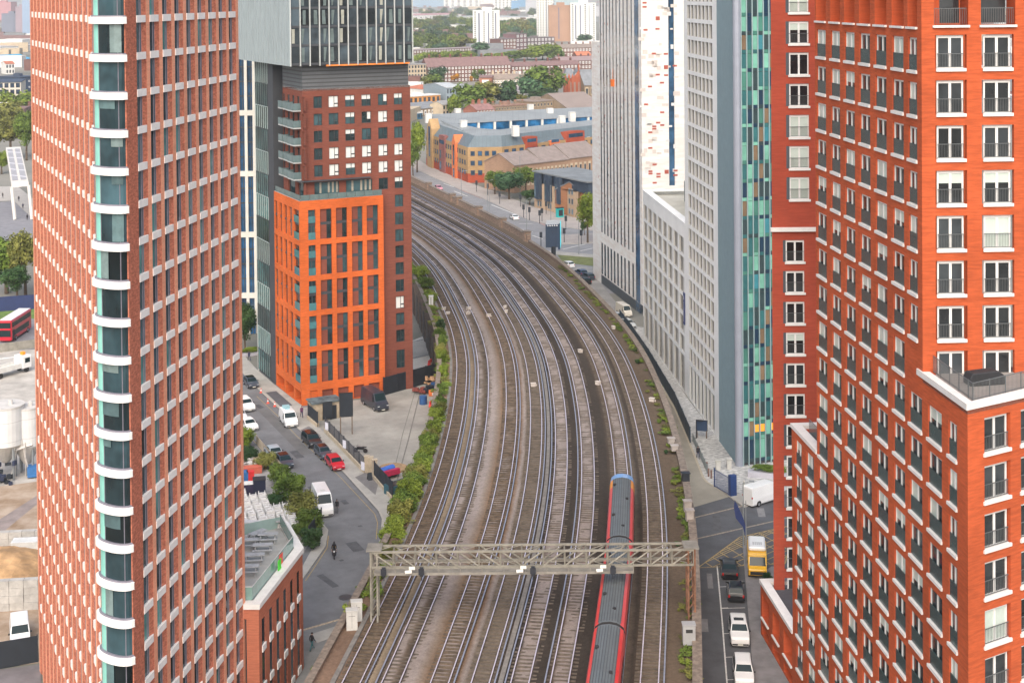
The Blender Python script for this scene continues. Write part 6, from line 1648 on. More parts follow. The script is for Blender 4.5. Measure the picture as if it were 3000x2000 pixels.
# yard kiosk
x, y = gp(950, 1222); kk = thing('kiosk', 'small tan block hut with a weathered flat roof at the corner of the yard', 'hut', (x, y, .02), .46)
m_ = MB(); m_.box(-2.2, 2.2, -1.4, 1.4, 0, 2.6); m_.build('wall', [mat('hut_block', (.40, .33, .24), .9, .2, 1.2)], kk)
m_ = MB(); m_.box(-2.4, 2.4, -1.6, 1.6, 2.6, 2.8); m_.build('roof', [mat('hut_roof', (.10, .13, .14), .8, .5, .8)], kk); m_ = MB(); m_.box(.5, 1.5, -1.46, -1.402, 0, 2.1); m_.build('door', [fencem], kk)
def board(u, v, w, h, z0, label, rot, m, posts=True, z=.02, cat='sign board', name='sign_board', txt=None):
    x, y = gp(u, v, z); t = thing(name, label, cat, (x, y, z), rot)
    m_ = MB(); m_.box(-w/2, w/2, -.06, .06, z0, z0+h); p = m_.build('panel', [m], t)
    m_ = MB()
    for q in ((-w/2, -w/2+.08), (w/2-.08, w/2)): m_.box(q[0], q[1], -.07, .07, z0, z0+h)
    m_.box(-w/2, w/2, -.07, .07, z0+h-.08, z0+h); m_.build('frame', [trimm], p)
    if posts:
        for s in (-1, 1): m_ = MB(); m_.box(s*(w/2-.15)-.08, s*(w/2-.15)+.08, -.08, .08, 0, z0+.1); m_.build('post', [mat('post_timber', (.16, .12, .09), .9, .2)], t)
    return t
board(1015, 1272, 2.0, 3.6, 2.6, 'tall black sign board on two posts standing in the concrete yard', .2, fencem)
board(960, 1230, 1.5, 2.6, .2, 'smaller black board leaning by the tan hut', .3, fencem, False)
for k, (u, v, lb) in enumerate(((957, 1255, 'white notice on the fence at the left end of the yard entrance'), (1009, 1308, 'pale blue notice halfway along the mesh fence'), (1063, 1372, 'white notice at the right hand end of the mesh fence'))):
    x, y = gp(u, v, 1.0); m_ = MB(); m_.box(-.35, .35, -.03, .03, 0, 1.1); m_.box(-.37, .37, -.04, -.03, 1.04, 1.12)
    tag(m_.build('notice', [mat('notice_white', (.66, .66, .74), .6, .1)], None, (x, y, .8), -.8), lb, 'notice')
x, y = gp(1083, 1405, .12); m_ = MB(); m_.add([(-.3, -.3, 0), (.3, -.3, 0), (.3, 0, 1.0), (-.3, 0, 1.0), (-.3, .3, 0), (.3, .3, 0), (-.3, -.25, 0), (.3, -.25, 0), (.3, .02, .95), (-.3, .02, .95)], [(0, 1, 2, 3), (5, 4, 3, 2)])
tag(m_.build('pavement_sign', [fencem], None, (x, y, .12), .4), 'folding black pavement board near the yard entrance', 'sign board')
# cones, barriers, drums
def cone(u, v, label, z=0.0):
    x, y = gp(u, v, z); t = thing('traffic_cone', label, 'cone', (x, y, z), 0, 'cones by the kerb')
    m_ = MB(); m_.box(-.22, .22, -.22, .22, 0, .05); m_.tube([(0, 0, .05), (0, 0, .30)], .17, 10, 0, .11); m_.tube([(0, 0, .52), (0, 0, .78)], .07, 10, 0, .03); m_.build('body', [mat('cone_red', (.75, .09, .05), .6, .05)], t)
    m_ = MB(); m_.tube([(0, 0, .30), (0, 0, .52)], .113, 10, 0, .072); m_.build('sleeve', [mat('cone_white', (.8, .8, .8), .5, 0)], t)
cone(765, 1150, 'red and white cone on the kerb farthest up the street'); cone(785, 1181, 'red and white cone standing out in the carriageway'); cone(805, 1190, 'red and white cone on the kerb beside the grey driveway')
def drum(u, v, m, label, r=.35, h=1.0, z=.03, name='drum'):
    x, y = gp(u, v, z); m_ = MB(); m_.cyl(0, 0, 0, h, r, n=14); m_.cyl(0, 0, h*.3, h*.34, r*1.05, n=14); m_.cyl(0, 0, h*.66, h*.7, r*1.05, n=14)
    tag(m_.build(name, [m], None, (x, y, z)), label, 'drum' if name == 'drum' else name)
drum(1240, 1183, mat('drum_blue', (.03, .10, .26), .5, .1), 'blue plastic drum standing alone in the back of the yard', .6, 1.3)
drum(1270, 1140, mat('drum_blue', (.03, .10, .26)), 'blue drum against the viaduct wall at the top of the yard', .45, 1.1)
def barrier(u, v, rot, label, m, w=1.8):
    x, y = gp(u, v, .03); t = thing('barrier', label, 'barrier', (x, y, .03), rot)
    m_ = MB(); m_.box(-w/2, w/2, -.2, .2, 0, .55); m_.box(-w/2, w/2, -.1, .1, .55, 1.0); m_.build('block', [m], t, bevel=.04)
    m_ = MB(); m_.box(-w*.25, w*.25, -.215, -.2, .15, .5); m_.build('stripe', [whitepaint], t)
redb = mat('barrier_red', (.72, .06, .05), .5, .1)
barrier(1266, 1190, 1.2, 'red barrier standing at the yard edge above the bushes, upper one', redb); barrier(1268, 1200, 1.4, 'red and white barrier at the yard edge, lower one of two', redb); barrier(1272, 1158, .4, 'orange red barrier stacked beside the viaduct wall at the top of the yard', mat('barrier_orange', (.75, .20, .06), .5, .1)); barrier(1262, 1068, 1.3, 'bright red barrier leaning by the pale gate behind the dark red block', redb, 2.4)
def heap(u, v, w, d, h, cols, label, name, cat, z=.03, n=9, seed=1):
    x, y = gp(u, v, z); random.seed(seed); t = thing(name, label, cat, (x, y, z))
    for k, c in enumerate(cols):
        m_ = MB()
        for q in range(n): m_.obox((random.uniform(-w/2, w/2), random.uniform(-d/2, d/2), random.uniform(.15, h)), (random.uniform(.3, .9), random.uniform(.3, .7), random.uniform(.2, .6)), random.uniform(0, 3))
        tag(m_.build('clutter', [c], t), kind='stuff')
heap(1240, 1150, 3, 2, .9, [fencem, mat('rust_dark', (.20, .05, .04), .8, .2)], 'heap of dark red and black scrap in the top corner of the yard', 'scrap_heap', 'heap', seed=3)
heap(1262, 1128, 2.4, 1.6, 1.3, [mat('tan_board', (.45, .28, .16), .8, .2)], 'stack of tan boards against the viaduct wall', 'board_stack', 'stack', seed=5)
x, y = gp(1135, 1398, .03); t = thing('ride_tarpaulin', 'blue and red tarpaulin draped over a trailer behind the boarded fence', 'tarpaulin', (x, y, .03), .7)
m_ = MB(); m_.tube([(-1.2, 0, .95), (1.0, 0, 1.05)], .55, 10); m_.build('cover', [mat('tarp_blue', (.04, .13, .50), .6, .15, 2)], t); m_ = MB(); m_.box(-1.2, 1.4, -1.0, -.5, .5, 1.2); m_.build('flap', [mat('tarp_red', (.45, .02, .08), .7, .15, 2)], t); m_ = MB(); m_.box(-1.4, 1.4, -.6, .6, .2, .5); m_.build('trailer', [trimm], t)
x, y = gp(1172, 1440, .03); t = thing('skip_container', 'dark teal open skip by the viaduct bushes behind the boarded fence', 'skip', (x, y, .03), .8)
m_ = MB(); m_.prism([(-2, -.9), (2, -.9), (2, .9), (-2, .9)], 0, 1.3); m_.build('body', [mat('skip_teal', (.03, .10, .13), .6, .2)], t); m_ = MB(); m_.box(1.5, 2.05, -.95, .95, .6, 1.35); m_.build('orange_end', [mat('skip_orange', (.6, .12, .02), .6, .1)], t); m_ = MB(); m_.box(-1.8, 1.4, -.75, .75, 1.302, 1.32); m_.build('load', [mat('skip_load', (.06, .05, .05), .9, .4, 3)], t)
x, y = gp(1056, 1325, .03); t = thing('motorcycle', 'black motorcycle parked in the yard just behind the mesh fence', 'motorcycle', (x, y, .03), 1.3)
m_ = MB(); m_.box(-.15, .15, -.6, .5, .45, .85); m_.box(-.35, .35, .45, .52, .95, 1.02); m_.box(-.13, .13, -.95, -.3, .8, .92); m_.build('body', [blackp], t, bevel=.05)
for yy in (-.75, .75): m_ = MB(); m_.tube([(-.07, yy, .32), (.07, yy, .32)], .32, 14); m_.build('wheel', [tyre], t)
for k, (u, v, r) in enumerate(((1075, 1383, 0), (1087, 1386, 0), (1098, 1394, .3))):
    x, y = gp(u, v, .1); m_ = MB(); m_.box(-.3, .3, -.3, .3, 0, 2.2); m_.box(-.36, .36, -.36, .36, 2.2, 2.35)
    tag(m_.build('gate_pier', [plinthm], None, (x, y, .05), r), ('tan brick gate pier at the right end of the mesh fence', 'tan gate pier in the middle of the yard entrance', 'tan gate pier joined to the near boarded fence')[k], 'pier')
m_ = MB(); x, y = gp(1098, 1373, .03); m_.cyl(0, 0, 0, .18, 2.0, n=24); tag(m_.build('planting_bed', [mat('bed_tan', (.34, .23, .13), .9, .3, 1.5)], None, (x+2.5, y, .02)), 'low tan planting bed inside the yard entrance', 'planting bed')
# cabinets and lamp by the gantry foot
for k, (u, v) in enumerate(((1031, 1838), (1045, 1812))):
    x, y = gp(u, v, RZ); m_ = MB(); m_.box(-.5, .5, -.35, .35, 0, 1.75); m_.box(-.55, .55, -.4, .4, 1.75, 1.83); m_.box(-.01, .01, -.36, -.35, .2, 1.6, 1); m_.box(-.3, .3, -.355, -.35, 1.3, 1.33, 1)
    tag(m_.build('equipment_cabinet', [mat('cabinet_cream', (.52, .52, .50), .6, .06), trimm], None, (x, y, RZ-.1), .15), ('tall white equipment cabinet at the kerb, nearer of two below the gantry', 'tall white equipment cabinet against the viaduct, farther of two below the gantry')[k], 'cabinet')
def lamp(u, v, h, label, arm=1.2, rot=0, z=.1, m=None):
    x, y = gp(u, v, z); t = thing('street_lamp', label, 'lamp post', (x, y, z), rot); m = m or mat('lamp_steel', (.22, .24, .25), .5, .1)
    m_ = MB(); m_.tube([(0, 0, 0), (0, 0, h)], .1, 8, 0, .06); m_.build('post', [m], t); m_ = MB(); m_.tube([(0, 0, h-.05), (arm, 0, h+.15)], .04, 6); m_.box(arm-.1, arm+.5, -.12, .12, h+.08, h+.22); m_.build('lantern', [m], t)
lamp(2178, 1600, 7.5, 'thin grey lamp post at the corner of the box junction', .8, 0)
x, y = gp(2186, 1650, .12); t = thing('flag_pole', 'grey pole flying a dark blue feather flag above the parked saloon', 'flag', (x, y, .12), 0)
m_ = MB(); m_.tube([(0, 0, 0), (0, 0, 7.2)], .07, 8, 0, .04); m_.build('pole', [mat('lamp_steel', (.22, .24, .25))], t)
prof = [(-.05, 3.0), (-.35, 4.2), (-1.15, 5.2), (-1.35, 6.4), (-1.25, 7.2), (-.9, 6.6), (-.3, 5.2), (-.05, 4.4)]; n = len(prof); m_ = MB()
m_.add([(a, -.03, b) for a, b in prof]+[(a, .03, b) for a, b in prof], [tuple(range(n))[::-1], tuple(range(n, 2*n))]+[(i, (i+1) % n, n+(i+1) % n, n+i) for i in range(n)]); m_.build('flag', [mat('flag_navy', (.02, .035, .12), .8, .1)], t)
for k, (u, v, h, lb) in enumerate(((1352, 585, 9, 'slim lamp post on the brick parapet side of the main road'), (1428, 618, 9, 'slim lamp post beside the painted junction'), (1434, 626, 7, 'shorter pole next to the lamp post beside the painted junction'), (1543, 682, 9, 'slim lamp post by the viaduct parapet left of the billboard'), (1524, 575, 13, 'tall lamp post on the pavement left of the dark topped brick flats'), (1614, 652, 10, 'lamp post standing in the road before the dark topped brick flats'), (1696, 745, 9, 'lamp post on the painted road beside the striped tower'))):
    lamp(u, v, h, lb, 1.4, .3*k)
def signal(u, v, lb, h=3.2):
    x, y = gp(u, v, .1); t = thing('traffic_light', lb, 'traffic light', (x, y, .1)); m_ = MB(); m_.cyl(0, 0, 0, h, .09, n=8); m_.build('post', [fencem], t); m_ = MB(); m_.box(-.35, .35, -.25, .25, h-.9, h+.5); m_.build('head', [fencem], t)
for k, (u, v, lb) in enumerate(((1396, 562, 'dark pole with a box sign by the office corner'), (1429, 572, 'dark traffic light by the brick wall at the bushes'), (1464, 598, 'traffic light on the pavement left of the tall lamp'), (1525, 606, 'traffic light below the tall lamp post'), (1534, 637, 'traffic light at the junction mouth, left of a pair'), (1551, 645, 'traffic light at the junction mouth, right of a pair'), (1581, 655, 'traffic light nearest the white road arrows'), (1588, 648, 'green backed traffic light before the brick flats'), (1600, 627, 'traffic light against the wall of the brick flats'), (1658, 672, 'traffic light on the far corner behind the billboard'), (1653, 710, 'traffic light on the pink island, left one'), (1703, 716, 'traffic light on the pink island, right one'), (1585, 722, 'signal post beside the viaduct parapet, left of the billboard'))):
    signal(u, v, lb)
x, y = gp(1640, 636, .12); m_ = MB(); m_.box(-1.0, 1.0, -.6, .6, 0, 2.6); m_.box(-1.1, 1.1, -.7, .7, 2.6, 2.75, 1); m_.box(-.7, .7, -.64, -.6, .4, 2.2, 1); tag(m_.build('information_kiosk', [mat('kiosk_teal', (.02, .42, .42), .4, .1), fencem], None, (x, y, .12), .5), 'bright turquoise kiosk outside the brick flats', 'kiosk')
# billboard
x, y = gp(1622, 782, 0); bb = thing('billboard', 'large dark double sided billboard with a turquoise lit edge on a single mast', 'billboard', (x, y, 0), .12)
S_ = y/FOC; zb0 = zat(1618, 724, x, y); zb1 = zat(1618, 657, x, y); W_ = 45*S_
m_ = MB(); m_.cyl(0, 0, 0, zb0+.2, .55, n=12); m_.build('mast', [fencem], bb)
m_ = MB(); m_.box(-W_*.5, W_*.28, -.3, .4, zb0, zb1); m_.build('screen_back', [mat('billboard_back', (.03, .055, .10), .6, .08)], bb)
m_ = MB(); m_.add([(W_*.28, -.3, zb0-.6), (W_*.5, 1.2, zb0-.9), (W_*.5, 1.2, zb1), (W_*.28, -.3, zb1)], [(0, 1, 2, 3)]); m_.build('side_cladding', [mat('billboard_side', (.05, .09, .16), .5, .05)], bb)
m_ = MB(); m_.add([(W_*.5, 1.2, zb0-.7), (W_*.66, 3.6, zb0), (W_*.66, 3.6, zb1+.5), (W_*.5, 1.2, zb1+.2)], [(0, 1, 2, 3)]); m_.build('screen', [mat('screen_cyan', (.05, .5, .55), .3, .3, 1.2, emit=(.05, .75, .8, .55))], bb)
m_ = MB(); m_.add([(-W_*.5, -.3, zb1), (W_*.28, -.3, zb1), (W_*.5, 1.2, zb1+.1), (W_*.66, 3.6, zb1+.45), (-W_*.3, 3.6, zb1+.4)], [(0, 1, 2, 3, 4)]); m_.build('top_tray', [mat('tray_grey', (.40, .42, .42), .6, .1)], bb)
for i in range(5): m_ = MB(); m_.box(-W_*.42+i*W_*.15, -W_*.36+i*W_*.15, -.9, -.3, zb1-.35, zb1-.1); m_.build('flood_lamp', [mat('lamp_white', (.75, .77, .78), .4, 0)], bb)
x, y = gp(1624, 690, 0)
# plaza bits
for k, (u, v, lb) in enumerate(((2104, 1376, 'square stone pillar on the plaza, left one of a pair with a planter between'), (2136, 1372, 'square stone pillar on the plaza, right one of a pair with a planter between'))):
    x, y = gp(u, v, .02); m_ = MB(); m_.box(-.3, .3, -.3, .3, 0, 1.3); m_.box(-.38, .38, -.38, .38, 1.3, 1.42); tag(m_.build('pillar', [mat('pillar_stone', (.45, .45, .42), .8, .1)], None, (x, y, .01)), lb, 'pillar')
for k, (u, v, lb) in enumerate(((2076, 1395, 'brown bollard at the plaza corner, left of two by the navy gate'), (2084, 1400, 'brown bollard at the plaza corner, right of two by the navy gate'), (2152, 1440, 'dark bollard right of the navy gate post'), (2180, 1432, 'grey bollard on the plaza between gate and delivery van'), (2071, 1376, 'dark bollard at the end of the guard railing'))):
    x, y = gp(u, v, .02); m_ = MB(); m_.cyl(0, 0, 0, 1.05, .13, n=10); m_.cyl(0, 0, 1.05, 1.13, .16, .06, n=10); tag(m_.build('bollard', [mat('bollard_brown', (.19, .12, .10), .7, .1) if k != 3 else mat('pillar_stone', (.45, .45, .42))], None, (x, y, .01)), lb, 'bollard')
x, y = gp(2056, 1280, .02); bs_ = board(2056, 1282, 1.7, 1.6, 1.0, 'dark blue notice board on posts beside the white grid hotel', -.3, mat('notice_blue', (.03, .06, .12), .5, .1))
x, y = gp(2040, 1284, .02); m_ = MB(); m_.box(-.06, .06, -.06, .06, 0, 2.6); m_.box(-.06, 1.0, -.05, .05, 2.5, 2.6); tag(m_.build('barrier_post', [fencem], None, (x, y, .01)), 'dark angled post left of the blue notice board', 'post')
x, y = gp(2258, 1396, .02); t = thing('planter', 'pale planter trough with green plants beside the white delivery van', 'planter', (x, y, .01), -.2); m_ = MB(); m_.box(-3.0, 3.0, -.8, .8, 0, .7); m_.build('trough', [mat('planter_lilac', (.42, .42, .47), .7, .1)], t)
PLANTER = t
for k, (u, v) in enumerate(((1966, 1290), (1976, 1312), (2009, 1405), (2014, 1488), (2020, 1515))):
    x, y = gp(u, v, RZ+.7); m_ = MB(); m_.box(-.4, .4, -.35, .35, 0, .6 if k < 2 else 1.1); m_.box(-.5, .5, -.42, .42, .6 if k < 2 else 1.1, .7 if k < 2 else 1.2)
    tag(m_.build('parapet_cabinet', [mat('cabinet_dull', (.36, .33, .31), .8, .15) if k != 2 else fencem], None, (x, y, RZ+.4), .1), ('pale cabinet on the right hand parapet, farther of a stacked pair', 'pale cabinet on the right hand parapet, nearer of a stacked pair', 'dark cabinet on the parapet where the lane meets the street', 'pale cabinet on the parapet above the dark street crossing', 'low cabinet on the parapet just before the gantry')[k], 'cabinet')
x, y = gp(2018, 1870, RZ+.6); m_ = MB(); m_.box(-.55, .55, -.4, .4, 0, 1.7); m_.box(-.6, .6, -.45, .45, 1.7, 1.8); m_.box(-.3, .3, -.42, -.4, 1.1, 1.4, 1); tag(m_.build('relay_cabinet', [mat('cabinet_grey', (.34, .35, .36), .6, .1), trimm], None, (x, y, RZ+.2)), 'tall pale relay cabinet on the parapet below the gantry', 'cabinet')
# builders' yard behind the bushes
YZ = 0.0
bag = mat('bulk_bag', (.70, .69, .67), .9, .12, 2); bagt = mat('bag_fill', (.46, .43, .40), .95, .3, 3); random.seed(9)
pb = MB()
for z, s in ((0, .44), (.3, .5), (.7, .49), (.92, .46)):
    pb.v += [(-s, -s, z), (s, -s, z), (s, s, z), (-s, s, z)]
for k in range(3):
    for q in range(4): pb.f.append([4*k+q, 4*k+(q+1) % 4, 4*k+4+(q+1) % 4, 4*k+4+q]); pb.m.append(0)
pb.f.append([12, 13, 14, 15]); pb.m.append(0)
for sx_ in (-1, 1):
    for sy_ in (-1, 1): pb.obox((sx_*.4, sy_*.4, 1.0), (.12, .05, .2), .6, 0)
pb.obox((0, 0, .925), (.5, .4, .03), .2, 1)
bagme = pb.mesh('bulk_bag', [bag, bagt]); nb_ = 0
ya, yb = gp(700, 1575), gp(885, 1575)
poly = [gp(u, v) for u, v in ((700, 1452), (772, 1468), (800, 1500), (850, 1502), (880, 1560), (868, 1600), (700, 1600))]
def inside(p, P):
    c = False
    for i in range(len(P)):
        a, b = P[i], P[i-1]
        if (a[1] > p[1]) != (b[1] > p[1]) and p[0] < (b[0]-a[0])*(p[1]-a[1])/(b[1]-a[1])+a[0]: c = not c
    return c
gx0 = min(p[0] for p in poly); gy0 = min(p[1] for p in poly); rr = .32
for i in range(-30, 40):
    for j in range(-30, 40):
        x = gx0+(i*1.12)*math.cos(rr)-(j*1.25)*math.sin(rr); y = gy0+(i*1.12)*math.sin(rr)+(j*1.25)*math.cos(rr)
        if not inside((x, y), poly) or random.random() < .05: continue
        o = link('bulk_bag', bagme, None, (x+random.uniform(-.04, .04), y+random.uniform(-.04, .04), 0), rr+random.uniform(-.08, .08)); s = random.uniform(.9, 1.05); o.scale = (s, s, random.uniform(1.0, 1.5))
        tag(o, 'white bulk bag packed in the rows behind the roof terrace', 'bulk bag', 'white bulk bags in the builders yard'); nb_ += 1
sheet('yard', [(690, 1280), (760, 1340), (880, 1500), (900, 1600), (880, 1640), (680, 1640)], .005, mat('yard_pale', (.33, .32, .31), .95, .25, .6))
heap(722, 1365, 5, 4, 1.0, [bag, bagt, mat('pallet', (.36, .28, .2), .9, .2)], 'pale heap of pallets and bags at the back of the builders yard', 'material_heap', 'heap', 0, 16, 4)
def crate(u, v, sx_, sy_, sz, m, label, name, cat, rot=.3, lid=None):
    x, y = gp(u, v); m_ = MB(); m_.box(-sx_/2, sx_/2, -sy_/2, sy_/2, 0, sz); m_.box(-sx_/2-.04, sx_/2+.04, -sy_/2-.04, sy_/2+.04, sz, sz+.08, 1 if lid else 0); tag(m_.build(name, [m, lid] if lid else [m], None, (x, y, .01), rot), label, cat)
crate(740, 1384, 2.4, 1.2, .8, mat('orange_sheet', (.55, .13, .08), .7, .1), 'flat orange red crate in the builders yard', 'crate', 'crate')
crate(734, 1418, .9, .9, 1.7, mat('bin_red', (.65, .03, .03), .6, .1), 'bright red sack stack standing in the builders yard', 'sack_stack', 'stack'); crate(708, 1420, 1.6, 1.2, 1.7, mat('bin_blue', (.03, .14, .36), .6, .1), 'blue bin at the edge of the builders yard beside the tower', 'bin', 'bin'); crate(760, 1444, 1.6, 1.4, 1.9, mat('bin_navy', (.015, .02, .045), .5, .1), 'tall dark bin in the builders yard', 'bin', 'bin', .2, trimm); crate(731, 1446, 1.8, 1.2, 1.4, mat('bin_dark2', (.03, .025, .06), .5, .1), 'dark tub with a white lid full of bags', 'tub', 'tub', .2, bag)
# building site at the far left
sheet('site_ground', [(-200, 1040), (120, 1022), (120, 1420), (-200, 1460)], .003, mat('site_pale', (.42, .40, .37), .95, .25, .25, detail=9))
sheet('site_ground', [(-200, 1450), (120, 1408), (120, 1940), (-200, 1980)], .004, mat('site_earth', (.36, .25, .16), .95, .3, .3, col2=(.42, .34, .27), detail=9))
sheet('site_track', [(-200, 1560), (0, 1520), (110, 1450), (110, 1475), (0, 1565), (-200, 1610)], .012, mat('site_mud', (.26, .22, .21), .9, .2, .4))
sheet('road', [(-200, 1985), (120, 1945), (120, 2200), (-200, 2200)], .004, mat('asphalt_left', (.17, .16, .17), .9, .15, .4))
sheet('road', [(-200, 600), (40, 590), (95, 640), (110, 720), (-200, 740)], .004, mat('asphalt_left2', (.22, .22, .24), .9, .12, .4)); sheet('path', [(-200, 555), (50, 545), (120, 600), (130, 720), (95, 640), (40, 588), (-200, 598)], .006, mat('path_pale', (.42, .40, .37), .9, .1, .4))
sheet('grass', [(-200, 905), (130, 895), (130, 940), (-200, 975)], .006, mat('verge_grass', (.12, .20, .045), .95, .3, .5)); sheet('road', [(-200, 965), (130, 930), (130, 1020), (-200, 1045)], .007, mat('asphalt_left2', (.22, .22, .24)))
def silo(u, v, r, z0, z1, lb):
    x, y = gp(u, v); t = thing('silo', lb, 'silo', (x, y, 0)); m_ = MB(); m_.cyl(0, 0, z0, z1, r, n=28); m_.build('tank', [mat('silo_white', (.66, .67, .67), .6, .06, .5, seam=('Z', 2.6, .07, .7))], t, smooth=False)
    m_ = MB(); m_.tube([(0, 0, z0), (0, 0, z0-2.6)], r, 20, 0, .5); m_.build('hopper', [mat('silo_hopper', (.50, .48, .45), .7, .1)], t)
    for k in range(4): a = .8+k*math.pi/2; m_ = MB(); m_.cyl(math.cos(a)*r*.85, math.sin(a)*r*.85, 0, z0+.3, .18, n=6); m_.build('leg', [mat('lamp_steel', (.22, .24, .25))], t)
    m_ = MB(); m_.cyl(0, 0, z1, z1+.25, r*1.02, n=28); m_.cyl(r*.3, 0, z1+.25, z1+.9, .3, n=8); m_.build('lid', [mat('silo_lid', (.55, .54, .52), .7, .1)], t)
silo(18, 1395, 2.5, 4.6, 9.6, 'large white silo at the far left edge of the building site'); silo(80, 1385, 1.9, 4.0, 9.0, 'white silo on legs half hidden by the brick tower')
heap(8, 1412, 3, 2.5, 2.4, [fencem, mat('plant_navy', (.03, .04, .08), .6, .1)], 'dark plant machinery below the large silo', 'site_plant', 'machine', 0, 12, 8)
x, y = gp(60, 1400); t = thing('conveyor', 'pale lattice conveyor frame between the two silos', 'conveyor', (x, y, 0), .3); m_ = MB()
for s in (-1, 1):
    m_.bar((s*1.2, 0, 0), (s*.2, 0, 5.2), .14); m_.bar((s*.7, .8, 0), (s*.7, -.8, 5.0), .12)
m_.bar((-1.6, 0, 3.6), (1.6, 0, 4.4), .3); m_.build('frame', [mat('conveyor_pale', (.55, .53, .50), .6, .1)], t); m_ = MB(); m_.box(.9, 2.6, -.8, .8, .2, 1.5); m_.build('hopper', [mat('bin_blue', (.03, .14, .36))], t)
for k, (u, v, w, h, lb) in enumerate(((66, 1592, 6, 2.0, 'grey concrete block bay wall on the building site beside the tower'), (15, 1785, 8, 3.2, 'tall grey block wall of the earth bay at the left edge'))):
    x, y = gp(u, v); m_ = MB(); random.seed(k)
    nx = int(w/1.5); nz = int(h/.8)
    for i in range(nx):
        for j in range(nz): m_.box(-w/2+i*1.5+.02, -w/2+(i+1)*1.5-.02, -.4+random.uniform(-.04, .04), .4, j*.8, j*.8+.78)
    tag(m_.build('block_wall', [mat('block_grey', (.42, .41, .39), .9, .18, .9)], None, (x, y, 0), .12), lb, 'wall')
x, y = gp(-5, 1690); m_ = MB(); random.seed(12); N_ = 18
for i in range(N_+1):
    for j in range(N_+1):
        a, b = i/N_*2-1, j/N_*2-1; m_.v.append((a*6.5, b*7, max(0, 1-a*a)*max(0, 1-b*b)*3.0+random.uniform(-.12, .12)-.1))
for i in range(N_):
    for j in range(N_): q = i*(N_+1)+j; m_.f.append([q, q+N_+1, q+N_+2, q+1]); m_.m.append(0)
tag(m_.build('spoil_heap', [mat('spoil', (.46, .29, .15), .95, .3, .5, detail=8)], None, (x, y, 0)), 'mound of orange brown earth behind the block wall at the left edge', 'heap')
heap(85, 1660, 5, 7, .5, [mat('rubble_grey', (.45, .41, .37), .95, .3, 3), mat('rubble_red', (.36, .24, .18), .95, .3, 3)], 'spread of brick rubble on the building site beside the tower', 'rubble_heap', 'heap', 0, 60, 6)
crate(82, 1612, 3.5, 1.6, 1.2, mat('site_box', (.60, .62, .62), .7, .1), 'pale container lid beside the block bay wall', 'container', 'container', .1)
# ------------------------------------------------------------------ the district beyond the railway
bw_ = brick('far_brick', (.155, .08, .068), .2); bwp = mat('far_roof_purple', (.20, .125, .12), .9, .15, .5, detail=6); bbr = brick('far_brown_brick', (.25, .19, .13), .2); slate = mat('far_slate', (.20, .215, .23), .8, .15, .4)
wwin = mat('far_window_white', (.70, .70, .68), .5, .05); dwin = glass('far_window_glass', (.05, .06, .075), rnd=.3); cr1 = mat('far_render_white', (.66, .66, .63), .8, .08, .4); stone_ = mat('far_stone', (.47, .39, .28), .85, .12, .3); terr = mat('far_terracotta', (.42, .14, .08), .85, .15, .6); orng = mat('far_orange', (.60, .27, .07), .8, .1, .5); redc = brick('church_brick', (.36, .10, .05), .15); yell = brick('office_yellow_brick', (.40, .265, .135), .14); redo = brick('office_red_brick', (.36, .075, .04), .14); metal = mat('office_roof', (.25, .275, .285), .7, .1, .12, seam=('X', 2.2, .12, .8)); metal2 = mat('office_mansard', (.115, .155, .178), .6, .1, .2, seam=('X', 1.3, .1, .75)); brownroof = mat('far_roof_brown', (.25, .205, .175), .9, .15, .5)
wincache = {}
def farwin(w, h, fr, gl):
    k = (round(w, 2), round(h, 2), fr.name, gl.name)
    if k not in wincache:
        a = MB(); a.box(0, w, -.05, 0, 0, h); b = MB(); k_ = .3 if fr.name == 'far_window_white' else .14; b.quad((w*k_, -.06, h*k_), (w*(1-k_), -.06, h*k_), (w*(1-k_), -.06, h*(1-k_)), (w*k_, -.06, h*(1-k_)))
        wincache[k] = {'window': (a, [fr]), 'pane': (b, [gl])}
    return wincache[k]
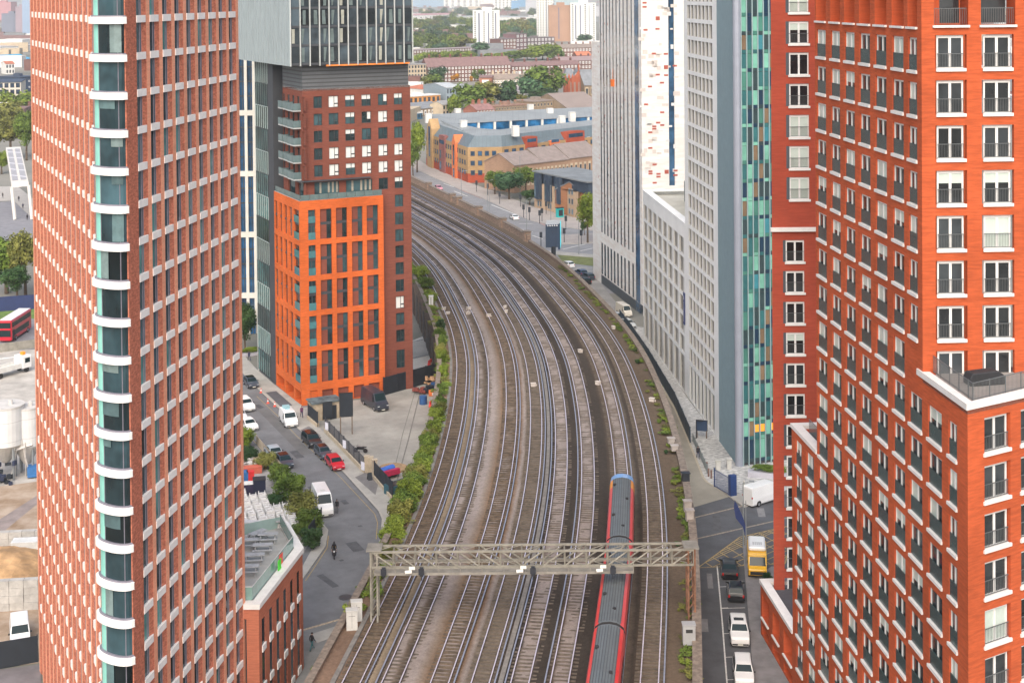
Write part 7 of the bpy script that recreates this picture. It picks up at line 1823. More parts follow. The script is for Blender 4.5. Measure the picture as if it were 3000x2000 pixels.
def bld(name, label, cat, L, R_, vtop, depth, wall, roofm, roof='flat', vridge=None, rows=0, cols=0, fr=None, gl=None, chim=0, group=None, wfrac=.55, hfrac=.6, endwin=0):
    A = gp(*L); B = gp(*R_); d = unit(A, B); Lg = math.dist(A, B); nin = (-d[1], d[0])
    h = zat(L[0], vtop, *A); t = thing(name, label, cat, (A[0], A[1], 0), math.atan2(d[1], d[0]), group)
    rh = 0
    if vridge is not None:
        mid = (A[0]+d[0]*Lg/2+nin[0]*depth/2, A[1]+d[1]*Lg/2+nin[1]*depth/2); rh = max(1.0, zat((L[0]+R_[0])/2, vridge, *mid)-h)
    m_ = MB()
    if roof == 'gable':
        m_.add([(0, 0, 0), (Lg, 0, 0), (Lg, depth, 0), (0, depth, 0), (0, 0, h), (Lg, 0, h), (Lg, depth, h), (0, depth, h), (0, depth/2, h+rh), (Lg, depth/2, h+rh)], [(0, 1, 5, 4), (1, 2, 6, 9, 5), (2, 3, 7, 6), (3, 0, 4, 8, 7)]); m_.build('wall', [wall], t)
        m_ = MB(); o = .35; e = o*rh/(depth/2); m_.add([(-.2, -o, h-e), (Lg+.2, -o, h-e), (Lg+.2, depth/2, h+rh), (-.2, depth/2, h+rh), (-.2, depth+o, h-e), (Lg+.2, depth+o, h-e), (-.2, -o, h-e+.25), (Lg+.2, -o, h-e+.25), (Lg+.2, depth/2, h+rh+.25), (-.2, depth/2, h+rh+.25), (-.2, depth+o, h-e+.25), (Lg+.2, depth+o, h-e+.25)], [(6, 7, 8, 9), (9, 8, 11, 10), (0, 1, 7, 6), (5, 4, 10, 11), (1, 2, 8, 7), (2, 5, 11, 8), (3, 0, 6, 9), (4, 3, 9, 10)]); rf = m_.build('roof', [roofm], t)
    elif roof == 'hip':
        m_.prism([(0, 0), (Lg, 0), (Lg, depth), (0, depth)], 0, h); m_.build('wall', [wall], t); m_ = MB(); k = min(depth/2, Lg*.3)
        m_.add([(-.4, -.4, h), (Lg+.4, -.4, h), (Lg+.4, depth+.4, h), (-.4, depth+.4, h), (k, depth/2, h+rh), (Lg-k, depth/2, h+rh)], [(0, 1, 5, 4), (1, 2, 5), (2, 3, 4, 5), (3, 0, 4), (3, 2, 1, 0)]); rf = m_.build('roof', [roofm], t)
    else:
        m_.prism([(0, 0), (Lg, 0), (Lg, depth), (0, depth)], 0, h); m_.build('wall', [wall], t); m_ = MB(); m_.box(-.3, Lg+.3, -.3, depth+.3, h, h+.5); m_.box(Lg*.3, Lg*.5, depth*.3, depth*.6, h+.5, h+2.2); rf = m_.build('roof', [roofm], t)
    for k in range(chim):
        x = Lg*(k+.5)/chim; y = depth/2
        m_ = MB(); m_.box(x-.7, x+.7, y-.5, y+.5, h+rh-.6, h+rh+1.9); m_.box(x-.8, x+.8, y-.6, y+.6, h+rh+1.9, h+rh+2.1)
        for q in (-.4, 0, .4): m_.cyl(x+q, y, h+rh+2.1, h+rh+2.6, .14, n=6, mat=1)
        m_.build('chimney', [wall, terr], rf)
    if rows:
        W = Lg/cols; Hh = h/rows; pr = farwin(W*wfrac, Hh*hfrac, fr or wwin, gl or dwin); pl = []
        for r in range(rows):
            for c in range(cols):
                a = (c+.5-wfrac/2)*W; p = (A[0]+d[0]*a, A[1]+d[1]*a); pl.append((pr, p[0]+0, p[1], r*Hh+Hh*.22, math.atan2(d[1], d[0])))
        # parts live in the building's own frame
        ro = t.rotation_euler.z; pl2 = []
        for pr_, x, y, z, rr_ in pl: pl2.append((pr_, x, y, z, rr_))
        fit_local(t, pl2)
    return t, h, rh, Lg
def fit_local(t, pl, limit=100):
    c, s = math.cos(-t.rotation_euler.z), math.sin(-t.rotation_euler.z); o = t.location; big = {}
    vis = [q for q in pl]
    for i, (pr, x, y, z, r) in enumerate(vis):
        dx, dy = x-o[0], y-o[1]; loc = (dx*c-dy*s, dx*s+dy*c, z-o[2])
        if i < limit:
            w = None
            for nm, (mb, ms_) in pr.items():
                if not hasattr(mb, 'me'): mb.me = mb.mesh(nm, ms_)
                if w is None: w = link(nm, mb.me, t, loc, r-t.rotation_euler.z)
                else: link(nm, mb.me, w)
        else:
            b = big.setdefault('b', MB()); ms_all = []
            for nm, (mb, ms_) in pr.items(): b.merge(mb, Matrix.Translation(loc) @ Matrix.Rotation(r-t.rotation_euler.z, 4, 'Z'), len(ms_all)); ms_all += ms_
            big['m'] = ms_all
    if 'b' in big: tag(big['b'].build('window', big['m'], t), kind='stuff')
B_ = bld
B_('estate_block', 'long dark red brick estate block with purple tiled roof and rows of white windows', 'flats', (1252, 243), (1497, 235), 197, 16, bw_, bwp, 'gable', 168, 4, 25, chim=8)
B_('estate_block', 'lower continuation of the purple roofed estate, right of the tall section', 'flats', (1498, 232), (1702, 224), 196, 15, bw_, bwp, 'gable', 180, 3, 20, chim=6)
B_('stone_block', 'pale tan stone block beside the overhanging glass tower', 'building', (1196, 254), (1249, 252), 191, 14, stone_, mat('roof_grey', (.28, .28, .28), .8, .1), rows=5, cols=6, fr=dwin)
B_('church_hall', 'white hall with a terracotta hipped roof', 'hall', (1238, 290), (1312, 285), 262, 22, cr1, terr, 'hip', 247, 2, 6, fr=dwin)
B_('orange_building', 'orange panelled low building with a white flat roof', 'building', (1198, 307), (1290, 300), 285, 10, orng, cr1, rows=1, cols=7, fr=dwin)
B_('long_hall', 'long grey roofed brick hall with white framed bays', 'hall', (1198, 345), (1294, 337), 322, 18, bbr, slate, 'gable', 301, 1, 9, fr=wwin)
B_('gable_house', 'tan brick house whose gable end faces the railway', 'house', (1297, 341), (1324, 338), 308, 9, stone_, mat('roof_grey', (.28, .28, .28)), 'gable', 296, 2, 3, fr=dwin)
B_('glazed_annex', 'low blue glazed annex at the edge of the dark red tower block', 'building', (1196, 352), (1238, 348), 335, 6, mat('blue_glazing', (.03, .15, .26), .2, .2, .5), cr1, rows=1, cols=6, fr=dwin)
B_('warehouse', 'blue grey metal clad warehouse with a dark end wall', 'warehouse', (1308, 300), (1350, 298), 258, 34, mat('clad_bluegrey', (.25, .31, .35), .6, .06, .3), mat('roof_pale', (.46, .49, .50), .6, .08, .2), 'gable', 243, 2, 5, fr=dwin)
B_('warehouse', 'pale curved roof shed right of the blue grey warehouse', 'warehouse', (1352, 292), (1392, 289), 262, 26, mat('clad_pale', (.46, .49, .52), .6, .06, .3), mat('roof_pale', (.46, .49, .50)), 'gable', 248, 1, 4, fr=dwin)
B_('brick_house', 'red brick end house with a blank gable wall', 'house', (1404, 264), (1441, 264), 228, 10, brick('end_brick', (.33, .15, .10), .15), bwp, 'gable', 222, 1, 1)
B_('terrace_row', 'terrace of pale bay fronted houses under a brown tiled roof', 'terrace', (1441, 262), (1520, 260), 233, 10, stone_, brownroof, 'gable', 217, 2, 10, wfrac=.7, chim=5)
B_('terrace_row', 'second terrace of pale bay fronted houses, to the right behind the big tree', 'terrace', (1522, 259), (1606, 256), 232, 10, cr1, brownroof, 'gable', 216, 2, 11, wfrac=.7, chim=5)
B_('terrace_row', 'purple roofed terrace between the big tree and the red church', 'terrace', (1600, 252), (1660, 250), 226, 12, bw_, bwp, 'gable', 208, 2, 8, chim=3)
B_('apartment_block', 'grey roofed house among the trees in the middle distance', 'house', (1503, 288), (1537, 286), 270, 10, cr1, mat('roof_lilac', (.34, .31, .33), .8, .1), 'gable', 254, 1, 4)
B_('brick_parade', 'red roofed brick parade with paired chimneys behind the office', 'parade', (1397, 346), (1450, 342), 324, 12, brick('parade_red', (.33, .14, .10), .2), mat('roof_rose', (.27, .15, .14), .9, .2, .6), 'gable', 305, 2, 6, chim=3)
B_('brick_parade', 'brown brick parade with a parapet and small windows behind the office', 'parade', (1452, 342), (1560, 334), 314, 11, bbr, mat('roof_rust', (.26, .16, .12), .9, .25, .6), rows=2, cols=14, fr=stone_, chim=5)
B_('gabled_hall', 'tall brown gabled hall with a blank side wall behind the office', 'hall', (1562, 336), (1640, 330), 300, 16, bbr, brownroof, 'flat', rows=2, cols=8, fr=stone_)
B_('dutch_gable_house', 'house with a white trimmed curved gable beside the great brown roof', 'house', (1645, 332), (1674, 330), 304, 8, slate, cr1, 'hip', 292, 2, 3)
B_('roofed_hall', 'hall under a great plain brown roof slope', 'hall', (1668, 338), (1775, 332), 322, 46, bbr, mat('great_roof', (.25, .205, .185), .9, .06, .2), 'gable', 272)
B_('estate_row', 'long low estate row with white windows above the bright trees, at left', 'flats', (1180, 170), (1384, 160), 150, 14, bw_, mat('roof_greyrose', (.26, .22, .22), .9, .1), 'gable', 143, 2, 26)
B_('estate_block', 'stepped dark brick flats with white balconies, left of the white fronted block', 'flats', (1466, 156), (1512, 154), 116, 18, bw_, mat('roof_dk', (.17, .15, .15), .9, .1), rows=4, cols=5)
B_('estate_block', 'narrow plum coloured stair tower among the dark brick flats', 'flats', (1512, 152), (1544, 150), 101, 18, brick('plum_brick', (.17, .10, .11), .15), mat('roof_dk', (.17, .15, .15)), rows=4, cols=3)
B_('estate_block', 'dark brick flats with large white windows under the twin white towers', 'flats', (1545, 148), (1625, 145), 112, 18, mat('plum_dark', (.12, .09, .10), .9, .15, .3), mat('roof_dk', (.17, .15, .15)), rows=3, cols=8)
B_('estate_row', 'low brick row with white windows in front of the stepped flats', 'flats', (1452, 168), (1560, 165), 148, 12, bw_, bwp, rows=2, cols=12)
B_('estate_row', 'brown roofed terraces at the right, below the brown tower', 'terrace', (1625, 168), (1750, 165), 142, 20, bw_, brownroof, 'gable', 130, 2, 14, chim=6)
B_('brick_house', 'house with a bright orange tiled roof near the striped tower', 'house', (1690, 178), (1732, 177), 163, 14, bw_, mat('roof_orange', (.52, .17, .09), .8, .1), 'gable', 152, 1, 5)
B_('terrace_row', 'lilac roofed terraces behind the red church', 'terrace', (1640, 206), (1750, 202), 180, 18, bw_, mat('roof_lilac2', (.27, .20, .20), .9, .1), 'gable', 166, 2, 12, chim=5)
B_('school_block', 'purple roofed school half hidden by trees, far left of the white tower', 'school', (1262, 143), (1305, 142), 128, 20, cr1, bwp, 'gable', 120, 2, 6)
B_('white_villa', 'small white villa among trees left of the white tower', 'house', (1346, 96), (1366, 95), 73, 20, cr1, slate, rows=3, cols=4, fr=dwin)
B_('factory_roofs', 'pink roofed works among the far trees', 'works', (1212, 60), (1352, 56), 46, 90, cr1, mat('roof_pinkish', (.40, .22, .24), .9, .1), 'gable', 40, 1, 10)
B_('market_hall', 'wide pale grey shed roof in the far distance', 'shed', (1462, 68), (1572, 66), 52, 260, cr1, mat('roof_shed', (.40, .43, .44), .8, .05, .02), 'flat')
# far towers
pale = mat('tower_pale', (.70, .71, .68), .8, .04, .05); palestripe = mat('tower_stripe', (.11, .13, .20), .7, .05)
def ftower(label, uL, uR, vb, vt, wall, stripes, name='residential_tower', rows=0, topbox=True):
    A = gp(uL, vb); B = gp(uR, vb); w = math.dist(A, B); h = zat(uL, vt, *A); t = thing(name, label, 'tower', (A[0], A[1], 0), 0); dep = w*.8
    m_ = MB(); m_.box(0, w, 0, dep, 0, h); m_.build('wall', [wall], t); m_ = MB(); m_.box(-.3, w+.3, -.3, dep+.3, h, h+1.2)
    if topbox: m_.box(w*.35, w*.7, dep*.3, dep*.6, h+1.2, h+5)
    m_.build('roof', [wall], t)
    for a, b in stripes: m_ = MB(); m_.box(a*w, b*w, -.06, 0, 3, h-2); m_.build('recess', [palestripe], t)
    if rows:
        used = stripes; pl = []; nx = 6; pr = farwin(w*.07, h/rows*.5, dwin, dwin)
        for c in range(nx):
            x = (c+.3)/nx
            if any(a-.07 < x < b+.03 for a, b in used): continue
            for r in range(rows): pl.append((pr, A[0]+x*w, A[1], (r+.3)*h/rows, 0))
        fit_local(t, pl, 60)
ftower('white slab tower with three dark vertical recesses standing alone among the trees', 1386, 1462, 136, 34, pale, [(.20, .26), (.56, .61), (.83, .88)], rows=18)
ftower('tall white tower left of the brown tower, cut off by the top of the picture', 1573, 1618, 115, -60, pale, [(.62, .66)], rows=24)
ftower('plain brown brick tower between two white towers', 1608, 1674, 122, 19, mat('tower_brown', (.36, .22, .15), .85, .06, .05), [(.42, .46)], rows=0)
ftower('white tower with two dark recesses right of the brown tower', 1672, 1745, 122, 12, pale, [(.18, .23), (.36, .41), (.72, .75)], rows=18)
ftower('pale blue glass office slab on the horizon, left of the white towers', 1204, 1290, 22, -6, mat('haze_blue', (.22, .34, .46), .4, .1, .01), [], 'office_slab')
ftower('white stepped office slab on the horizon', 1300, 1380, 24, 0, pale, [], 'office_slab', rows=6); ftower('large white block on the horizon above the solitary white tower', 1360, 1445, 18, -20, pale, [(.8, .86)], 'office_slab')
ftower('striped white office block on the horizon right of the solitary tower', 1448, 1500, 26, -14, pale, [], 'office_slab', rows=8); ftower('blue roofed arena block on the horizon', 1498, 1545, 28, 4, mat('haze_blue2', (.12, .30, .50), .5, .1, .01), [], 'office_slab'); ftower('grey office slab on the horizon behind the twin towers', 1540, 1580, 40, -10, mat('haze_grey', (.42, .43, .46), .7, .06, .02), [], 'office_slab')
ftower('glass tower on the horizon between the two white towers', 1625, 1690, 40, -30, mat('haze_teal', (.34, .46, .50), .4, .06, .01), [], 'office_slab'); ftower('slim pale block at the edge of the striped tower', 1745, 1772, 60, 20, mat('haze_grey', (.42, .43, .46)), [], 'office_slab')
ftower('dark grey block on the left horizon', 5, 45, 95, 42, mat('haze_dark', (.16, .18, .24), .7, .1, .03), [], 'office_slab'); ftower('rose brown tower on the left horizon', 46, 69, 95, 22, mat('haze_rose', (.30, .24, .28), .8, .05, .03), [], 'office_slab'); ftower('blue glass tower on the left horizon beside the brick tower', 66, 110, 112, -40, mat('haze_blue3', (.24, .33, .46), .3, .05, .02), [], 'office_slab'); ftower('reddish tower at the extreme left horizon', -30, 18, 60, 8, mat('haze_rose2', (.42, .20, .22), .8, .05, .03), [], 'office_slab')
# left edge mid distance
B_('riverside_block', 'dark topped modern block with a pale stone window grid at the left edge', 'building', (-90, 322), (62, 318), 245, 30, mat('grid_stone', (.58, .54, .47), .8, .06, .2), mat('roof_navy', (.04, .06, .10), .6, .1), rows=4, cols=9, fr=dwin, gl=glass('navy_glass', (.03, .05, .09), rnd=.2), wfrac=.7, hfrac=.7)
B_('white_house', 'small white gabled house at the left edge above the modern block', 'house', (17, 218), (43, 217), 188, 14, cr1, terr, 'gable', 180, 2, 3, fr=dwin); B_('blue_shed', 'bright blue roofed shed at the left edge', 'shed', (32, 196), (110, 192), 184, 60, cr1, mat('roof_cyan', (.03, .33, .58), .6, .06), 'gable', 160); B_('long_depot', 'long pale depot roofs at the left edge', 'depot', (-80, 160), (110, 150), 142, 80, cr1, mat('roof_depot', (.42, .41, .42), .8, .08, .05), 'gable', 128)
B_('navy_block', 'dark blue glazed block beside the pale stone window grid', 'building', (63, 300), (110, 296), 228, 20, mat('navy_wall', (.03, .055, .10), .4, .2, .3), mat('roof_navy', (.04, .06, .10)), rows=4, cols=3, fr=wwin, wfrac=.3, hfrac=.3)
# slanting bus station canopy
x, y = gp(62, 640); cn = thing('station_canopy', 'pale slanting steel canopy arm rising over the bus station at left', 'canopy', (x, y, 0))
P_ = [dp(17, 432, y+55), dp(60, 430, y+55), dp(84, 535, y), dp(34, 540, y)]; P_ = [(p.x-x, p.y-y, p.z) for p in P_]
m_ = MB(); m_.add(P_+[(p[0], p[1], p[2]-1.0) for p in P_], [(3, 2, 1, 0), (4, 5, 6, 7), (0, 1, 5, 4), (1, 2, 6, 5), (2, 3, 7, 6), (3, 0, 4, 7)]); m_.build('slab', [mat('canopy_pale', (.62, .60, .56), .6, .06, .4)], cn)
def mix(a, b, t): return tuple(a[i]+(b[i]-a[i])*t for i in range(3))
for s0, s1 in ((.08, .42), (.58, .92)):
    m_ = MB(); q = [mix(mix(P_[0], P_[1], s0), mix(P_[3], P_[2], s0), .06), mix(mix(P_[0], P_[1], s1), mix(P_[3], P_[2], s1), .06), mix(mix(P_[0], P_[1], s1), mix(P_[3], P_[2], s1), .92), mix(mix(P_[0], P_[1], s0), mix(P_[3], P_[2], s0), .92)]
    m_.add([(a, b, c+.06) for a, b, c in q], [(3, 2, 1, 0)]); m_.build('solar_panel', [mat('solar_grey', (.33, .33, .35), .5, .1, 1.2, seam=('Z', .8, .12, 1.7))], cn)
for p in (P_[2], P_[3]): m_ = MB(); m_.tube([(p[0], p[1], p[2]-.8), (p[0]+1.5, p[1]-2, 0)], .5, 8); m_.build('strut', [mat('canopy_pale', (.62, .60, .56))], cn)
# ------------------------------------------------------------------ office block round a courtyard
C0 = gp(1371, 536); CL = gp(1249, 484); CK = dp(1471, 430, 486.0); CK = (CK.x, 486.0+1); CR = (31.5, 521.0); CR2 = (45.0, 536)
of = thing('office_block', 'yellow and red brick office block with blue grey metal roofs round a glazed courtyard', 'office', (C0[0], C0[1], 0))
HW_ = zat(1371, 432, *C0); W_ = MB(); W_.wall(CL, unit(CL, C0), math.dist(CL, C0), 3.2, HW_)
W_.wall(C0, unit(C0, CK), math.dist(C0, CK), 3.2, HW_); W_.wall(CK, unit(CK, CR), math.dist(CK, CR), 0, HW_); W_.wall(CR, unit(CR, CR2), math.dist(CR, CR2), 0, HW_); W_.build('yellow_wall', [yell], of, world=True)
W_ = MB(); W_.wall(CL, unit(CL, C0), math.dist(CL, C0), 0, 3.2); W_.wall(C0, unit(C0, CK), math.dist(C0, CK), 0, 3.2); W_.build('red_base', [redo], of, world=True)
e1 = unit(CL, C0); e2 = unit(C0, CK); e3 = unit(CK, CR); L1, L2, L3 = math.dist(CL, C0), math.dist(C0, CK), math.dist(CK, CR)
def upt(u, A, d): return hit(u, A, d)
pl = []
ow = farwin(1.5, 1.7, mat('office_frame', (.05, .06, .08), .6, .05), glass('office_glass', (.03, .08, .15), rnd=.4)); ow2 = farwin(2.0, 1.6, mat('office_frame', (.05, .06, .08)), glass('office_glass', (.03, .08, .15)))
for r in range(3):
    for g_ in ((541, 597, 650, 705)): t0 = hit(1180+g_/2.6133, C0, e2)-.75; p = at(C0, e2, t0, .02); pl.append((ow, p[0], p[1], HW_-3.0-r*3.3 if r < 3 else 0, math.atan2(e2[1], e2[0])))
for r in range(3):
    for q in range(18):
        if 6 <= q <= 7 or q in (2, 12): continue
        t0 = .8+q*(L1-2)/18; p = at(CL, e1, t0, .02); pl.append((ow, p[0], p[1], HW_-3.0-r*3.3, math.atan2(e1[1], e1[0])))
for q in range(13): t0 = 1+q*(L3-2)/13; p = at(CK, e3, t0, .02); pl.append((ow2, p[0], p[1], HW_-2.6, math.atan2(e3[1], e3[0]))); pl.append((ow2, p[0], p[1], HW_-6.2, math.atan2(e3[1], e3[0])))
fit_windows(of, pl, 100)
# projecting bays: tall arched yellow gable, orange gable and red brick bays
def baymesh(A, d, t0, w, h, peak, m, nm, proud=.7, wins=None):
    a = at(A, d, t0, proud); b = at(A, d, t0+w, proud); a2 = at(A, d, t0, -2.6); b2 = at(A, d, t0+w, -2.6); c = at(A, d, t0+w/2, proud); c2 = at(A, d, t0+w/2, -2.6); m_ = MB()
    m_.add([(*a, 0), (*b, 0), (*b, h), (*c, h+peak), (*a, h), (*a2, 0), (*b2, 0), (*b2, h), (*c2, h+peak), (*a2, h)], [(0, 1, 2, 3, 4), (1, 6, 7, 2), (5, 0, 4, 9), (4, 3, 8, 9), (3, 2, 7, 8)]); o = m_.build(nm, [m], of, world=True)
    for (z0, z1, f0, f1) in wins or []:
        p = at(A, d, t0+w*f0, proud+.03); q = at(A, d, t0+w*f1, proud+.03); m_ = MB(); m_.quad((*p, z0), (*q, z0), (*q, z1), (*p, z1)); m_.build('bay_window', [glass('office_glass', (.03, .08, .15))], o, (-of.location.x, -of.location.y, 0))
tA = hit(1263, CL, e1); baymesh(CL, e1, tA-1.5, 6.5, HW_+2.5, 3.5, yell, 'arched_gable', .8, [(4.2, HW_+3.2, .32, .68)])
tB = hit(1337, CL, e1); baymesh(CL, e1, tB-2, 4.5, HW_+.5, 2.6, mat('office_orange', (.62, .17, .06), .8, .1), 'orange_gable', .8, [(4.5, HW_-.5, .3, .7), (.3, 3.4, .3, .7)])
baymesh(CL, e1, hit(1300, CL, e1)-3.5, 7.5, HW_+1.2, .2, brick('office_plum', (.26, .11, .10), .15), 'red_bay', .5, [(1, 4, .1, .4), (5, 8, .1, .4), (HW_-1.8, HW_-.4, .08, .9)])
for u0, u1, mm, z1 in ((1541, 1574, redo, HW_+2.4), (1660, 1712, redo, HW_+2.6), (1612, 1640, mat('office_orange', (.62, .17, .06)), HW_+.2)):
    t0 = hit(u0, CK, e3); w_ = hit(u1, CK, e3)-t0; baymesh(CK, e3, t0, w_, z1, .2, mm, 'red_bay', .5, [(HW_+.6, z1-.6, .1, .9), (HW_-2.8, HW_-1.2, .1, .9)])
# mansards, flat metal roof with the courtyard opening
def roofquad(pts, nm, m, base=None):
    m_ = MB(); m_.add(pts, [tuple(range(len(pts)))]); return m_.build(nm, [m], of, world=True)
ins = 3.2; RH_ = 3.6
n1 = (-e1[1], e1[0]); n2 = (-e2[1], e2[0]); n3 = (-e3[1], e3[0])
def nx(p, n, k): return (p[0]+n[0]*k, p[1]+n[1]*k)
q1, q2, q3 = nx(CL, n1, ins), (C0[0]+(n1[0]+n2[0])*ins*.8, C0[1]+(n1[1]+n2[1])*ins*.8), nx(CK, n2, ins); q4 = nx(CR2, n3, ins)
for a, b, c, d in ((CL, C0, q2, q1), (C0, CK, q3, q2), (CK, CR2, q4, q3)): roofquad([(*a, HW_), (*b, HW_), (*c, HW_+RH_), (*d, HW_+RH_)], 'mansard', metal2)
zr_ = HW_+RH_; wf = 13.0
c1, c2, c3 = (q2[0]+2.0, q2[1]+wf+3), nx(q3, n2, wf), nx(q4, n3, wf)
fl_, fr_ = (c1[0]-11, c1[1]+26), (c3[0], c3[1]+15)
BKY = c1[1]+32
roofquad([(*q1, zr_), (*q2, zr_), (*c1, zr_+1.0), (c1[0]-16, c1[1]+34, zr_+1.0), (q1[0]-6, q1[1]+30, zr_)], 'metal_roof', metal); roofquad([(*q2, zr_), (*q3, zr_), (*c2, zr_+.8), (*c1, zr_+1.0)], 'metal_roof', metal); roofquad([(*q3, zr_), (*q4, zr_), (c3[0]+6, c3[1], zr_+.8), (*c2, zr_+.8)], 'metal_roof', metal)
bA, bB = (c1[0]-8, BKY), (c3[0]+2, c3[1]+16)
zb_0 = zat(1470, 386, (bA[0]+bB[0])/2, (bA[1]+bB[1])/2)
m_ = MB(); nf_ = 9; d_ = unit(bA, bB); LB_ = math.dist(bA, bB)
for i in range(nf_):
    p = at(bA, d_, LB_*i/nf_+.5); q = at(bA, d_, LB_*(i+1)/nf_-.6); m_ = MB(); m_.quad((*p, 5), (*q, 5), (*q, zr_-.2), (*p, zr_-.2)); w = m_.build('courtyard_window', [glass('court_glass', (.025, .15, .34), rnd=.4)], of, world=True)
    m_ = MB(); p = at(bA, d_, LB_*i/nf_, .3); m_.obox((*p, (zr_+4)/2), (.9, .4, zr_-4), math.atan2(d_[1], d_[0])); m_.build('courtyard_pier', [cr1], of, world=True)
m_ = MB(); m_.wall(at(bA, d_, -8, -.4), d_, LB_+10, 0, zr_); m_.build('courtyard_wall', [mat('court_frame', (.30, .38, .45), .6, .05)], of, world=True)
k0_, k1_ = at(bA, d_, -10, .6), at(bA, d_, LB_+6, .6); m_ = MB(); m_.add([(*k0_, zr_), (*k1_, zr_), (k1_[0], k1_[1]+20, zr_+2.2), (k0_[0]-4, k0_[1]+20, zr_+2.2)], [(0, 1, 2, 3)]); m_.build('metal_roof', [metal], of, world=True)
m_ = MB(); m_.sheet([at(bA, d_, -6, 0), at(bA, d_, LB_, 0), c2, c1], 4.0); m_.build('courtyard_floor', [paving], of, world=True)
for u, v in ((1255, 346), (1358, 367), (1341, 331), (1510, 384), (1554, 318), (1611, 330), (1646, 353), (1676, 342)):
    p = dp(u, v+6, 0) if 0 else None
    x, y = gp(u, v+6, zr_+.6); m_ = MB(); m_.box(-1.1, 1.1, -1.1, 1.1, zr_-.5, zr_+3.0); m_.box(-1.2, 1.2, -1.2, 1.2, zr_+3.0, zr_+3.15); m_.build('roof_vent_box', [cr1], of, (x-of.location.x, y-of.location.y, 0), .3)
# gabled sheds in front of the office
for k, (L_, R_, vt, vr_) in enumerate((((1507, 566), (1590, 555), 485, 446), ((1590, 555), (1668, 545), 475, 432), ((1668, 545), (1760, 533), 464, 419))):
    B_('brick_shed', ('brown roofed brick shed with an open gable wall, nearest of the row before the office', 'middle brown roofed brick shed of the row before the office', 'far right brown roofed shed of the row, behind the striped tower')[k], 'shed', L_, R_, vt, 15, brick('shed_brick', (.34, .22, .15), .15), mat('shed_roof', (.24, .20, .185), .95, .12, .6), 'gable', vr_, 1, 7, fr=stone_, group='row of brick sheds')
# modern flats with dark upper storeys
F0 = gp(1566, 608); F1 = gp(1694, 640); F2 = gp(1775, 608); fl2 = thing('modern_flats', 'tan brick flats with dark glazed upper storeys and angled bays by the junction', 'flats', (F0[0], F0[1], 0)); e = unit(F0, F1); L_ = math.dist(F0, F1); hb = zat(1620, 548, *at(F0, e, L_/2)); ht_ = zat(1600, 512, *at(F0, e, L_/3))
tanb = brick('tan_brick', (.47, .34, .23), .1); dkp = mat('dark_upper', (.035, .055, .085), .4, .15, .4); m_ = MB(); m_.prism([F0, F1, at(F1, unit(F1, F2), 6, 0), at(F1, unit(F1, F2), 6, -10), at(F0, e, 0, -14)], 0, hb); m_.build('brick_wall', [tanb], fl2, world=True)
m_ = MB(); m_.prism([at(F0, e, .4, -.4), at(F1, e, 5, -.4), at(F1, e, 9, -13), at(F0, e, .4, -14)], hb, ht_); m_.build('upper_storey', [dkp], fl2, world=True); m_ = MB(); m_.prism([at(F0, e, -.3, .5), at(F1, e, 5.3, .4), at(F1, e, 9.5, -14), at(F0, e, -.3, -15)], ht_, ht_+.4); m_.build('roof', [mat('flat_roof_dark', (.20, .22, .23), .8, .15, .3)], fl2, world=True)
for g0, g1 in ((130, 218), (295, 385), (465, 560)):
    t0 = hit(1550+g0/5.6, F0, e); t1 = hit(1550+g1/5.6, F0, e); m_ = MB(); p = [at(F0, e, t0, .02), at(F0, e, t1, .02), at(F0, e, t1-.3, 1.0), at(F0, e, t0+.3, 1.0)]; m_.prism(p, hb-4.6, ht_-.1); b = m_.build('dark_bay', [dkp], fl2, world=True)
    m_ = MB(); p = at(F0, e, t0+.5, 1.03); q = at(F0, e, t0+1.2, 1.03); m_.quad((*p, hb-3.8), (*q, hb-3.8), (*q, hb+1.5), (*p, hb+1.5)); m_.build('bay_window', [glass('flat_glass', (.10, .16, .20), rnd=.5)], b, (-fl2.location.x, -fl2.location.y, 0))
pl = []; fw = farwin(1.1, 1.9, mat('flat_frame', (.30, .26, .22), .7, .05), glass('flat_glass', (.10, .16, .20)))
for g0 in (145, 185, 310, 345, 485, 525, 655, 700):
    for r, z in enumerate((.6, 3.5, 6.3)):
        if r == 2 and g0 < 600: continue
        p = at(F0, e, hit(1550+g0/5.6, F0, e), .03); pl.append((fw, p[0], p[1], z, math.atan2(e[1], e[0])))
fit_windows(fl2, pl)
B_('corner_house', 'red brick house with a white gable window behind the flats', 'house', (1712, 640), (1775, 630), 568, 12, brick('corner_brick', (.36, .17, .09), .15), slate, 'gable', 530, 2, 4)
